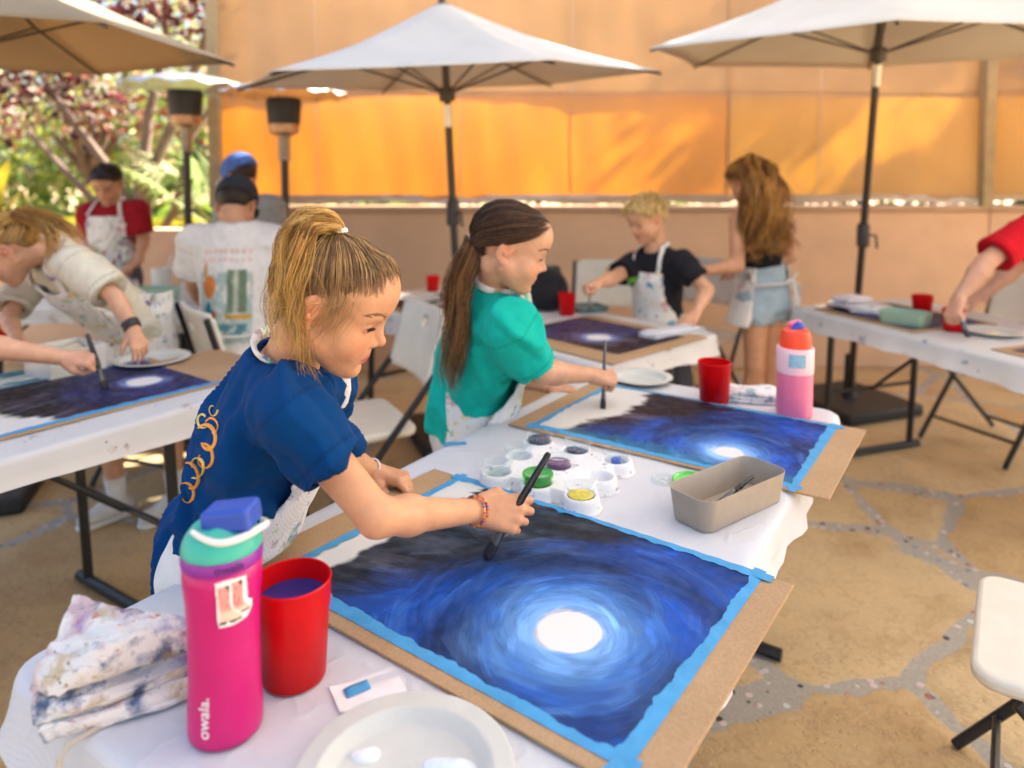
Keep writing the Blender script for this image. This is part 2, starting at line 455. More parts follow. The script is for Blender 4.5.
# ------------------------------------------------------------------ patio wall and screens
mstucco = M_plain('stucco', (.70, .46, .29), .9, .07, 4, .5, 70, .2)
mcap = M_plain('wall_cap', (.52, .34, .22), .85, .1, 6, .4, 90, .2)
YW = 5.15
wb = [(-2.05, YW - .15), (3.42, YW), (5.6, YW - .75)]
wall = thing('patio_wall', 'low peach stucco wall closing off the back of the patio', 'wall', (0, YW, 0))
def wallrun(name, p, q, thick, z0, z1, m, parent):
    p = Vector((*p, 0)); q = Vector((*q, 0)); n = Vector((-(q - p).y, (q - p).x, 0)).normalized() * thick
    b = MB(); c = [p, q, q + n, p + n]; b.prism([(v.x, v.y - YW) for v in c], z0, z1)
    return b.build(name, m, parent, smooth=False, bevel=.012)
wallrun('wall_run', wb[0], wb[1], .18, 0, 1.13, mstucco, wall)
wallrun('wall_run', wb[1], wb[2], .18, 0, 1.13, mstucco, wall)
wallrun('wall_run', (-6.5, YW + .25), (-2.052, YW - .02), .18, 0, 1.0, mstucco, wall)
for p, q in ((wb[0], wb[1]), (wb[1], wb[2])):
    d = (Vector(q) - Vector(p)).normalized(); n = Vector((-d.y, d.x)) * .02
    wallrun('cap', (p[0] - n.x, p[1] - n.y), (q[0] - n.x, q[1] - n.y), .22, 1.132, 1.172, mcap, wall)

def M_screen(name, c, tc, w):
    t = NT(name); v = t.coord()
    n1 = t.noise(v, 2.5, 4); st = t.coord('Object', (3.2, 1, 1.6)); n2 = t.noise(st, 1, 3)
    col = t.ramp(n1.outputs[0], [(.3, tuple(x * .92 for x in c)), (.7, tuple(min(1, x * 1.07) for x in c))])
    t.base(col); t.b.inputs['Roughness'].default_value = .9; t.b.inputs['Specular IOR Level'].default_value = .1
    tcn = t.mix(1, tc, t.ramp(n2.outputs[0], [(.3, (.90, .87, .80)), (.7, (1.05, 1.05, 1.05))]), 'MULTIPLY')
    t.bump(t.noise(t.coord('Object', (5, 1, 3)), 1.2, 3).outputs[0], .18, .03)
    add_translucent(t, tcn, w); return t.m
mscr_lo = M_screen('orange_screen_cloth', (.56, .41, .26), (.84, .50, .045), .54)
mscr_hi = M_screen('tan_screen_cloth', (.56, .40, .26), (.62, .45, .26), .42)
mhem = M_plain('hem', (.55, .45, .36), .9, .1, 30)
mpost = M_plain('post_wood', (.36, .27, .15), .8, .15, 12, .3, 60)
def screen(x0, y0, x1, y1, label, posts, seams, zsplit=1.97, up=mscr_hi, lo=mscr_lo):
    t = thing('shade_screen', label, 'screen', ((x0 + x1) / 2, (y0 + y1) / 2, 1.17))
    d = Vector((x1 - x0, y1 - y0, 0)); L = d.length; d.normalize(); n = Vector((-d.y, d.x, 0))
    def cloth(z0, z1, off, sd, tight=0):
        def f(u, v):
            x = u * L; ph = sd
            w = .006 * math.sin(x * 7 + ph + 1.5 * math.sin(x * 2.3)) * (1 - .6 * v) + .0030 * math.sin(x * 23 + 2 * ph + 3 * v) + .016 * math.sin(x * 2.1 - v * 2 + ph)
            sag = .012 * math.sin(x * 6.5 + ph) * (1 - v)
            p = d * (x - L / 2) + n * (w + off); return (p.x, p.y, z0 + (z1 - z0) * v + (sag if z0 < 2 and tight else 0) - 1.17)
        b = MB(); b.grid(int(L * 34), 26, f); return b
    cloth(1.205, zsplit, 0, .4, 1).build('lower_cloth', lo, t, solid=.002)
    cloth(zsplit - .02, 3.05, .035, 1.7).build('upper_cloth', up, t, solid=.002)
    cloth(1.195, 1.25, -.018, .4, 1).build('hem', mhem, t, solid=.003)
    for u in seams:
        p = d * (u * L - L / 2) + n * (-.012)
        b = MB(); b.tube([(p.x, p.y, .10), (p.x + .004, p.y, 1.0), (p.x, p.y, 1.86)], .004, 6); b.build('seam', mhem, t)
    for u in posts:
        p = d * (u * L - L / 2) - n * .045
        b = MB(); b.box((p.x, p.y, .95), (.075, .075, 1.93), Matrix.Rotation(math.atan2(d.y, d.x), 3, 'Z')); b.build('post', mpost, t, smooth=False, bevel=.006)
    return t
screen(-2.10, YW - .10, 1.55, YW + .0, 'long orange shade screen glowing behind the centre umbrella', (0.012,), (.20, .475, .69), lo=mscr_lo)
mscr_lo_shaded = M_screen('shaded_lower_cloth', (.57, .42, .27), (.80, .54, .10), .50)  # same screen cloth, its shade partly put into a tanner tint
screen(1.53, YW + .012, 3.44, YW + .05, 'shade screen tinted tan for shadow behind the tilted umbrella pole, ending at a wooden post', (.972,), (.35,), lo=mscr_lo_shaded)
screen(3.42, YW + .06, 5.55, YW - .62, 'shade screen tinted tan for shadow beyond the wooden corner post', (.98,), (), lo=mscr_lo_shaded)

# ------------------------------------------------------------------ leaves and trees
def leaves(name, centers, radii, n, size, palette, parent=None, seed=0, m=None, aspect=.55, shell=.0, droop=0.2, kind=None, fold=.25):
    r = np.random.default_rng(seed); centers = np.array(centers); radii = np.array(radii)
    vol = np.prod(radii, 1) ** .8; which = r.choice(len(centers), n, p=vol / vol.sum())
    u = r.normal(size=(n, 3)); u /= np.linalg.norm(u, axis=1, keepdims=True)
    rad = r.random(n) ** (1 / 3) * (1 - shell) + shell
    P = centers[which] + u * rad[:, None] * radii[which]
    d = r.normal(size=(n, 3)); d[:, 2] -= droop; d /= np.linalg.norm(d, axis=1, keepdims=True)
    s = np.cross(d, r.normal(size=(n, 3))); s /= np.linalg.norm(s, axis=1, keepdims=True); nn = np.cross(d, s)
    L = size * (.6 + .8 * r.random(n))[:, None]
    V = np.stack([P, P + d * L * .45 + s * L * aspect * .5 + nn * L * fold * .3, P + d * L, P + d * L * .45 - s * L * aspect * .5 + nn * L * fold * .3], 1).reshape(-1, 3)
    F = np.arange(4 * n).reshape(n, 4)
    pal = np.array(palette); c = pal[r.integers(0, len(pal), n)] * (.75 + .5 * r.random((n, 1)))
    o = np_mesh(name, V, F, m or mleaf, parent, np.repeat(c, 4, 0), smooth=False)
    return o
mleaf = M_col('leaf', .5, 0, spec=.4, trans=.45)
mbark = M_plain('bark', (.16, .11, .08), .9, .25, 14, .8, 40)
def limb(b, pts, r0, r1):
    k = len(pts); b.tube(pts, [r0 + (r1 - r0) * i / (k - 1) for i in range(k)], 8)
purple = [(.06, .010, .02), (.09, .012, .022), (.04, .008, .014), (.14, .02, .03), (.22, .05, .05), (.28, .16, .10)]
green = [(.10, .18, .03), (.22, .30, .04), (.40, .42, .05), (.06, .12, .03)]
# purple leaved tree standing left behind the painters
T = Vector((-3.05, 5.9, 0))
tr = thing('plum_tree', 'purple leaved tree with several thin trunks at the left', 'tree', T)
b = MB()
limb(b, [(0, 0, 0), (.02, 0, .9), (.02, 0, 1.35), (-.02, .02, 1.6)], .085, .06)
limb(b, [(.0, 0, 1.2), (.25, -.03, 1.7), (.52, -.05, 2.3), (.7, 0, 2.9)], .05, .025)
limb(b, [(.02, 0, 1.3), (.08, .03, 1.9), (.22, .05, 2.5), (.25, 0, 3.1)], .05, .022)
limb(b, [(0, 0, 1.0), (-.3, .02, 1.5), (-.62, .0, 1.95), (-1.0, .1, 2.5)], .05, .022)
limb(b, [(.03, 0, .7), (.28, .0, 1.1), (.42, .02, 1.7), (.9, .1, 2.4)], .04, .02)
limb(b, [(-.02, 0, .8), (-.42, -.05, 1.25), (-.9, 0, 1.75)], .04, .02)
b.build('trunk', mbark, tr)
leaves('crown', [(-.9, 0, 2.35), (-.3, .1, 2.6), (.35, .0, 2.75), (1.0, .1, 2.7), (.0, .2, 3.3), (1.5, .3, 3.2), (-.55, .2, 1.95), (-1.5, .2, 2.0), (2.0, .2, 3.5)], [(.55, .5, .4), (.55, .5, .4), (.5, .5, .3), (.5, .5, .3), (1, .7, .5), (.7, .5, .4), (.40, .4, .28), (.5, .5, .4), (.6, .5, .35)], 4200, .085, purple + [(.5, .42, .36)], tr, 3)
# plants behind the wall
def big_leaf_plant(loc, label, n, L, wdt, seed, pal, h0=.6, name='banana_plant', cat='plant', group=None):
    t = thing(name, label, cat, loc, 0, group); r = np.random.default_rng(seed)
    b = MB(); b.tube([(0, 0, 0), (.03, 0, h0 * .6), (.02, .02, h0 + .2)], [.07, .06, .04], 8); b.build('trunk', mbark, t)
    V = []; F = []; C = []
    for k in range(n):
        a = r.random() * 6.28; el = R(25 + 55 * r.random()); l = L * (.7 + .6 * r.random()); w = wdt * (.7 + .6 * r.random())
        dx = math.cos(a); dy = math.sin(a); c = np.array(pal[r.integers(0, len(pal))]) * (.7 + .6 * r.random()); m = 9; base = len(V)
        for i in range(m):
            s = i / (m - 1); rr = l * s * math.cos(el); z = h0 + l * (math.sin(el) * s - .75 * s * s * math.cos(el)); ww = w * math.sin(math.pi * min(1, s * .93 + .06)) ** .7
            for q in (-1, 0, 1):
                V.append((dx * rr - dy * ww * q * .5, dy * rr + dx * ww * q * .5, z + abs(q) * ww * .18)); C.append(c)
        for i in range(m - 1):
            for q in range(2): j = base + i * 3 + q; F.append((j, j + 1, j + 4, j + 3))
    np_mesh('foliage', V, F, mleaf, t, np.array(C)); return t
lime = [(.35, .42, .03), (.5, .48, .04), (.18, .3, .03), (.55, .42, .03), (.08, .17, .03)]
big_leaf_plant((-3.6, 6.6, 0), 'yellow green broad leaved plant behind the plum tree trunk', 26, 1.15, .34, 5, lime)
big_leaf_plant((-2.35, 6.7, 0), 'lime and yellow broad leaved plant right of the plum tree', 28, 1.0, .30, 6, lime, .55)
big_leaf_plant((-4.7, 6.3, 0), 'yellow leaved plant at the far left of the garden', 22, 1.1, .34, 8, lime, .5)
big_leaf_plant((-2.9, 7.5, 0), 'deep green broad leaved plant farther back in the garden', 26, 1.3, .36, 9, [(.03, .12, .03), (.06, .2, .04), (.2, .3, .04)], .8)
def fan_palm(loc, label, n, seed):
    t = thing('fan_palm', label, 'palm', loc); r = np.random.default_rng(seed)
    b = MB(); b.tube([(0, 0, 0), (0, 0, .5)], .1, 10); b.build('trunk', mbark, t)
    V = []; F = []; C = []; b = MB()
    for k in range(n):
        a = r.random() * 6.28; el = R(15 + 60 * r.random()); l = .5 + .3 * r.random()
        d = Vector((math.cos(a) * math.cos(el), math.sin(a) * math.cos(el), math.sin(el))); e = Vector((0, 0, .5)) + d * l
        b.tube([(0, 0, .45), e], .008, 5)
        s = d.cross(Vector((0, 0, 1))).normalized(); c = np.array(((.34, .42, .16), (.5, .5, .26), (.2, .3, .08))[r.integers(0, 3)]); up = s.cross(d)
        for q in range(19):
            th = R(-105 + 210 * q / 18); dr = d * math.cos(th) + s * math.sin(th); ln = .5 * (1 - .25 * abs(th) / 2); wv = dr.cross(up).normalized() * .018
            m1 = e + dr * ln * .5 - up * .01; tip = e + dr * ln - Vector((0, 0, .10)); base = len(V)
            V += [tuple(e), tuple(m1 + wv), tuple(tip), tuple(m1 - wv)]; C += [c] * 4; F.append((base, base + 1, base + 2, base + 3))
    b.build('stem', mleafstem, t); np_mesh('foliage', V, F, mleaf, t, np.array(C), smooth=False); return t
mleafstem = M_plain('leaf_stem', (.2, .25, .06), .6)
fan_palm((-2.25, 5.85, .35), 'pale fan palm with spiky fronds beside the tall heater', 16, 4)
fan_palm((-1.9, 6.6, .1), 'fan palm half hidden by the end of the shade screen', 14, 14)
def hedge(x0, x1, y, h, label, seed, pal, n=5000, name='hedge', cs=.09):
    t = thing(name, label, 'hedge', ((x0 + x1) / 2, y, 0)); w = x1 - x0; k = max(3, int(w / .7)); r = random.Random(seed)
    c = [(-w / 2 + w * (i + .5) / k, r.uniform(-.1, .1), h * r.uniform(.42, .6)) for i in range(k)]; rr = [(w / k * .8, .4, h * r.uniform(.42, .55)) for i in range(k)]
    leaves('foliage', c, rr, n, cs, pal, t, seed)
    b = MB(); b.tube([(0, 0, 0), (0, 0, h * .5)], .05, 7); b.build('trunk', mbark, t); return t
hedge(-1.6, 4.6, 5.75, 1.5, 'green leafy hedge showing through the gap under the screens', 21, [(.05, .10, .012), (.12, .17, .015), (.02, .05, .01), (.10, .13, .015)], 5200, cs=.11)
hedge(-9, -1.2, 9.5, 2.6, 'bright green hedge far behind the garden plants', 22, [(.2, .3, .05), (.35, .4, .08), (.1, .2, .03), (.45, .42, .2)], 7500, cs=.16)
def tree(loc, label, h, cr, n, seed, pal, size=.13):
    t = thing('garden_tree', label, 'tree', loc); b = MB(); r = random.Random(seed)
    limb(b, [(0, 0, 0), (.05, .03, h * .35), (.0, 0, h * .7)], .13, .05); cs = []; rs = []
    for k in range(9):
        a = k * 2.4; q = Vector((math.cos(a) * cr * .62, math.sin(a) * cr * .62, h * r.uniform(.5, .95))); limb(b, [(.03, 0, h * .35), q * .5 + Vector((0, 0, h * .25)), q], .05, .015)
        cs.append(tuple(q)); rs.append((cr * r.uniform(.35, .55), cr * r.uniform(.35, .55), cr * r.uniform(.28, .42)))
    b.build('trunk', mbark, t); leaves('crown', cs, rs, n, size, pal, t, seed); return t
tree((-4.9, 8.3, 0), 'airy lime green tree with a few red sprigs behind the plum tree', 3.9, 1.5, 3600, 31, [(.45, .50, .12), (.30, .38, .06), (.60, .55, .35), (.14, .22, .05), (.5, .16, .12)], .1)
tree((-2.6, 8.0, 0), 'airy tree with red and green leaves behind the tall heater', 3.6, 1.25, 3000, 33, [(.35, .42, .08), (.45, .48, .14), (.62, .58, .45), (.18, .26, .06), (.42, .12, .09)], .1)
tree((7.7, 6.75, 0), 'broad garden tree behind the right screen shading its right half', 6.4, 2.4, 17000, 35, green, .22)

# ------------------------------------------------------------------ umbrellas
def M_canvas(name, c, tc, w):
    t = NT(name); v = t.coord(); n = t.noise(v, 3, 5)
    col = t.ramp(n.outputs[0], [(.3, tuple(x * .93 for x in c)), (.7, tuple(min(.95, x * 1.05) for x in c))])
    t.base(col); t.b.inputs['Roughness'].default_value = .85; t.b.inputs['Specular IOR Level'].default_value = .2
    t.bump(t.noise(v, 10, 4).outputs[0], .25, .01); add_translucent(t, tc, w); return t.m
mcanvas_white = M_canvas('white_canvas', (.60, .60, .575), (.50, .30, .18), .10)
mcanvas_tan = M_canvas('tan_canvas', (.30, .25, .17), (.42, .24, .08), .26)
mblack = M_plain('black_metal', (.018, .017, .017), .45, .2, 40)
mbrownpole = M_plain('bronze_pole', (.035, .028, .022), .45, .2, 40)
malu = M_plain('aluminium', (.55, .52, .48), .35, .1, 60, metal=.8)
mgrill = M_plain('blackened_base', (.02, .02, .02), .6, .2, 30)
def umbrella(label, base, hub, Rr, rim_drop, ang0, apex_h, canvas, tilt=(0, 0), vent=True, basebox=True, clampz=1.2):
    base = Vector(base); hub = Vector(hub); t = thing('patio_umbrella', label, 'umbrella', base)
    L = lambda p: Vector(p) - base
    ax = (hub - base).normalized(); apex = hub + ax * apex_h
    b = MB(); b.tube([L(base) + Vector((0, 0, .02)), L(apex)], .019, 14); b.build('pole', mbrownpole, t)
    Rt = Euler((tilt[0], tilt[1], 0)).to_matrix()
    vs = [hub + Rt @ Vector((Rr * math.cos(ang0 + k * math.pi / 3), Rr * math.sin(ang0 + k * math.pi / 3), rim_drop)) for k in range(6)]
    top = apex - ax * .02
    b = MB(); N = 12
    for k in range(6):
        A, B = vs[k], vs[(k + 1) % 6]; rows = []
        idx = {}; pts = []
        for i in range(N + 1):
            for j in range(i + 1):
                s = i / N; q = j / max(i, 1); e = A.lerp(B, q); p = top.lerp(e, s)
                mid = 4 * q * (1 - q); cen = (A + B) / 2 - hub
                p = p - Vector((cen.x, cen.y, 0)).normalized() * mid * .022 * s * s * Rr + Vector((0, 0, -.035 * math.sin(math.pi * s) - .02 * mid * math.sin(math.pi * s)))
                idx[(i, j)] = len(pts); pts.append(L(p))
        fs = []
        for i in range(N):
            for j in range(i + 1):
                fs.append((idx[(i, j)], idx[(i + 1, j)], idx[(i + 1, j + 1)]))
                if j < i: fs.append((idx[(i, j)], idx[(i + 1, j + 1)], idx[(i, j + 1)]))
        b.add(pts, fs)
    co = b.build('canopy', canvas, t, angle=12)
    bmm = bmesh.new(); bmm.from_mesh(co.data); bmesh.ops.remove_doubles(bmm, verts=bmm.verts, dist=.0015); bmm.to_mesh(co.data); bmm.free()
    md = co.modifiers.new('solid', 'SOLIDIFY'); md.thickness = .003
    if vent:
        b = MB(); pts = [L(top + Vector((0, 0, .05)))] + [L(top.lerp(v, .26) + Vector((0, 0, .02))) for v in vs]
        b.add(pts, [(0, 1 + k, 1 + (k + 1) % 6) for k in range(6)]); b.build('vent_cap', canvas, co, smooth=False, solid=.003)
    b = MB(); b.lathe([(0.0, 0), (.018, .005), (.022, .03), (.010, .06), (0.001, .07)], L(apex) - Vector((0, 0, .0)), 14); b.build('finial', mbrownpole, t)
    run = hub - ax * .13
    for c, nm in ((hub + ax * (apex_h - .07), 'crown_hub'), (run, 'runner')):
        b = MB(); b.tube([L(c - ax * .035), L(c + ax * .035)], .04, 14); b.build(nm, mbrownpole, t, bevel=.004)
    b = MB(); b.tube([L(run - ax * .16), L(run - ax * .05)], .023, 12); b.build('tilt_collar', malu, t)
    for k in range(6):
        e = vs[k] - Vector((0, 0, .015)); s = top - Vector((0, 0, .05))
        b = MB(); m = s.lerp(e, .5) - Vector((0, 0, .05)); b.tube([L(s), L(m), L(e)], .0065, 8); r = b.build('rib', mbrownpole, t)
        b = MB(); b.tube([L(run), L(m)], .0055, 8); b.build('strut', mbrownpole, r)
    cl = base + ax * (clampz / ax.z)
    b = MB(); b.lathe([(.02, -.07), (.034, -.06), (.034, .05), (.02, .07)], L(cl), 16); b.build('crank_case', mbrownpole, t)
    b = MB(); b.tube([L(cl), L(cl) + Vector((.045, -.05, 0)), L(cl) + Vector((.05, -.055, -.07))], .007, 8); b.build('crank', mbrownpole, t)
    if basebox:
        b = MB(); b.box((0, 0, .035), (.56, .56, .07), Matrix.Rotation(.35, 3, 'Z')); b.build('base_plate', mgrill, t, bevel=.02)
        b = MB(); b.lathe([(.05, .07), (.035, .10), (.028, .32), (.0, .33)], (0, 0, 0), 16); b.build('base_socket', mgrill, t)
    return t
umbrella('white patio umbrella with a grey front panel in the centre', (-.25, 3.75, 0), (-.33, 3.60, 1.92), 1.06, -.055, R(-3), .34, mcanvas_white, tilt=(R(4.2), R(-2)), clampz=1.2, vent=False)
umbrella('pale umbrella on a strongly leaning dark pole at the right', (2.02, 4.25, 0), (1.86, 3.68, 2.13), 1.19, -.11, R(186), .40, mcanvas_white, tilt=(R(4), 0), clampz=1.06)
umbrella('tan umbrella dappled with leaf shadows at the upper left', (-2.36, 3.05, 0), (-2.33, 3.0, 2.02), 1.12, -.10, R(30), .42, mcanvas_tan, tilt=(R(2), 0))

umbrella('added pale patio umbrella, unseen beyond the right edge, shading the paving', (4.5, 4.35, 0), (4.5, 4.35, 2.15), 1.25, -.10, R(10), .42, mcanvas_white)  # added out of view to cast shade on the right-hand paving
# ------------------------------------------------------------------ patio heaters
def heater(loc, label, ztop):
    t = thing('patio_heater', label, 'heater', loc, 0, 'patio heaters by the wall')
    b = MB(); b.lathe([(.20, 0), (.20, .5), (.17, .62), (.05, .66), (.03, .70)], n=24); b.build('gas_housing', mgrill, t)
    b = MB(); b.tube([(0, 0, .68), (0, 0, ztop - .42)], .024, 12); b.build('pole', mbrownpole, t)
    b = MB(); b.tube([(0, 0, ztop - .42), (0, 0, ztop - .27)], .036, 14); b.build('valve_box', mheat, t)
    b = MB(); b.lathe([(.05, ztop - .27), (.088, ztop - .25), (.092, ztop - .20)], n=24); b.build('burner_cup', mcopper, t)
    b = MB(); b.lathe([(.096, ztop - .20), (.106, ztop - .06), (.098, ztop - .04)], n=24); b.build('emitter', mgrill, t)
    b = MB(); k = 48; pr = [(.0, ztop + .06), (.12, ztop + .055), (.28, ztop + .02), (.38, ztop - .02)]
    b.lathe(pr, n=k, cap0=False, cap1=False)
    for i, p in enumerate(b.v):
        if i >= 3 * k: a = math.atan2(p[1], p[0]); s = 1 + .02 * math.cos(a * 12); b.v[i] = (p[0] * s, p[1] * s, p[2] + .012 * math.cos(a * 12))
    b.build('reflector', malu2, t, solid=.002); return t
mheat = M_plain('heater_steel', (.28, .23, .18), .4, .2, 40, metal=.6)
mcopper = M_plain('burner_copper', (.42, .26, .16), .4, .25, 40, metal=.6)
malu2 = M_plain('reflector_aluminium', (.62, .62, .62), .3, .1, 30, metal=.7)
heater(aty(190, 300, 4.55).xy.to_3d(), 'tall patio heater with its silver reflector clear of the screen', 1.96)
heater(aty(287, 300, 4.45).xy.to_3d(), 'patio heater half hidden under the centre umbrella edge', 1.90)
# added shade sail, out of view, to keep sun off the near tables
ms = MB()
SA = [(-1.6, -.9), (6.2, -.9), (6.2, 4.08), (.35, 4.62)]
def sail(u, v):
    a = Vector(SA[0]).lerp(Vector(SA[1]), u); b2 = Vector(SA[3]).lerp(Vector(SA[2]), u); p = a.lerp(b2, v)
    return (p.x, p.y, 3.35 - .25 * math.sin(math.pi * u) * math.sin(math.pi * v) + .35 * v)
ms.grid(24, 24, sail); tag(ms.build('added_shade_sail', M_canvas('sail_canvas', (.74, .75, .77), (.78, .79, .83), .5), solid=.003), 'added white shade sail, unseen overhead, shading the near painting tables', 'shade sail')
# ------------------------------------------------------------------ tables
TA = R(33)
ND = Vector((math.cos(TA), -math.sin(TA), 0)); DD = Vector((math.sin(TA), math.cos(TA), 0))
def t1(n, d, z=0): return ND * n + DD * d + Vector((0, 0, z))
mtop = M_plain('table_plastic', (.72, .71, .68), .5, .05, 20, .2, 300)
mlinen = M_cloth('white_table_sheet', (.70, .705, .73), .6, 700, .28, .03, trans=.18, sheen=0, crease=.5)
mlinen_b = M_cloth('paint_spotted_table_sheet', (.66, .655, .64), .6, 700, .10, .03, stains=[(.05, .12, .35), (.45, .35, .3)], amount=-.35, trans=.15, sheen=0)
mframe = M_plain('black_tube', (.014, .014, .015), .4, .2, 50)
TH = .74
def rrect(w, h, r, n=6):
    p = []
    for cx, cy, a0 in ((w / 2 - r, h / 2 - r, 0), (-w / 2 + r, h / 2 - r, 90), (-w / 2 + r, -h / 2 + r, 180), (w / 2 - r, -h / 2 + r, 270)):
        for i in range(n + 1):
            a = R(a0 + 90 * i / n); p.append((cx + r * math.cos(a), cy + r * math.sin(a)))
    return p
def folding_table(label, c, rot, L, W, inset=.14, lw=.36, fl=.44, group='folding tables'):
    t = thing('folding_table', label, 'table', (c[0], c[1], 0), rot, group)
    b = MB(); b.prism(rrect(L, W, .05), TH - .045, TH - .004); b.build('tabletop', mtop, t, bevel=.01)
    for s in (-1, 1):
        x = s * (L / 2 - inset)
        for q in (-1, 1):
            b = MB(); b.tube([(x - s * .03, q * W * lw, TH - .05), (x, q * W * lw, .03)], .0155, 10); b.build('leg', mframe, t)
        b = MB(); b.tube([(x, -W * fl, .018), (x, W * fl, .018)], .018, 10)
        b.build('foot_bar', mframe, t)
        b = MB(); b.tube([(x - s * .01, -W * lw, .34), (x - s * .01, W * lw, .34)], .010, 8); b.build('crossbar', mframe, t)
        b = MB(); b.tube([(x - s * .02, 0, .34), (x - s * .42, 0, TH - .05)], .009, 8); b.build('brace', mframe, t)
    return t
def tablecloth(label, c, rot, L, W, hang, m, seed=0, z=TH, wav=.012):
    """sheet lying on the top, rounded over the edge and hanging"""
    t = thing('tablecloth', label, 'tablecloth', (c[0], c[1], z), rot, 'white sheets over the tables')
    r = np.random.default_rng(seed); n = 40
    def ring(e, rad): 
        p = []; w, h = L + 2 * e, W + 2 * e; q = rrect(w, h, rad, 6)
        # resample to even spacing along straight sides
        out = []
        for i in range(len(q)):
            a = Vector(q[i]); b2 = Vector(q[(i + 1) % len(q)]); k = max(1, int((b2 - a).length / .03)) if i % 7 == 6 else 1
            for j in range(k): out.append(a.lerp(b2, j / k))
        return out
    base = ring(0, .05); k = len(base); cen = Vector((0, 0))
    nor = []
    for i in range(k):
        d = (base[(i + 1) % k] - base[i - 1]).normalized(); nor.append(Vector((d.y, -d.x)))
    s = [0]
    for i in range(1, k): s.append(s[-1] + (base[i] - base[i - 1]).length)
    rings = [(-.30, .0), (-.12, .0), (-.02, .0), (-.006, -.001), (.002, -.006), (.005, -.014), (.006, -.045), (.008, -.045 - (hang - .045) * .5), (.012, -hang)]
    V = []; 
    for e, zz in rings:
        for i in range(k):
            f = max(0, (-zz - .02) / hang); a = s[i]
            wv = wav * f * (math.sin(a * 21 + seed) + .6 * math.sin(a * 47 + 2 * seed) + .5 * math.sin(a * 8.3))
            ez = f * .012 * math.sin(a * 5.1 + seed)
            p = base[i] + nor[i] * (e + wv + .01 * f) if e > -.1 else base[i] * (1 + e / (min(L, W) * .5))
            V.append((p.x, p.y, zz + ez + (.0008 * math.sin(a * 9) if zz == 0 else 0)))
    F = []
    for q in range(len(rings) - 1):
        for i in range(k): F.append((q * k + i, q * k + (i + 1) % k, (q + 1) * k + (i + 1) % k, (q + 1) * k + i))
    b = MB(); b.add(V, F); b.add([V[i] for i in range(k)], [tuple(range(k))])
    o = b.build('sheet', m, t, angle=60)
    bmm = bmesh.new(); bmm.from_mesh(o.data); bmesh.ops.remove_doubles(bmm, verts=bmm.verts, dist=.0005); bmesh.ops.recalc_face_normals(bmm, faces=bmm.faces); bmm.to_mesh(o.data); bmm.free()
    return t
RT = R(90) - TA
# main table
folding_table('folding table under the white sheet in front, painted on by both girls', t1(-.685, 1.27), RT, 1.72, .75, inset=.04, lw=.16, fl=.33)
tablecloth('white sheet on the front table hanging in loose folds below its edge', t1(-.685, 1.27), RT, 1.73, .76, .080, mlinen, 1)
# left table
folding_table('folding table at the left with black legs under a taped white sheet', t1(-2.23, .46), RT, 1.78, .75)
tablecloth('white sheet wrapped over the left table, its edge pulled tight', t1(-2.23, .46), RT, 1.79, .76, .075, mlinen_b, 2, wav=.002)
# middle table
A3 = Vector((math.sin(R(47)), math.cos(R(47)), 0)); B3 = Vector((-math.sin(R(43)), math.cos(R(43)), 0)); C3 = at(602, 367, TH)
c3 = C3 + A3 * .38 + B3 * .90; R3 = math.atan2(B3.y, B3.x)
folding_table('folding table behind the girl in teal where the blond boy works', c3, R3, 1.78, .75)
tablecloth('off white sheet on the middle table with a rolled corner', c3, R3, 1.79, .76, .085, mlinen_b, 3)
L4 = Vector((.33, -.944, 0)); W4 = Vector((.944, .33, 0)); C4 = at(787, 306, TH)
c4 = C4 + L4 * .93 + W4 * .38; R4 = math.atan2(L4.y, L4.x)
folding_table('folding table at the right in front of the leaning umbrella', c4, R4, 1.83, .75)
tablecloth('off white sheet on the right table reaching out of frame', c4, R4, 1.84, .76, .085, mlinen_b, 4)
c5 = Vector((-2.28, 3.82, 0))
folding_table('folding table far left beside the plum tree', c5, R(4), 1.5, .66)
tablecloth('white sheet on the far left table holding the green tray', c5, R(4), 1.51, .67, .08, mlinen_b, 5)

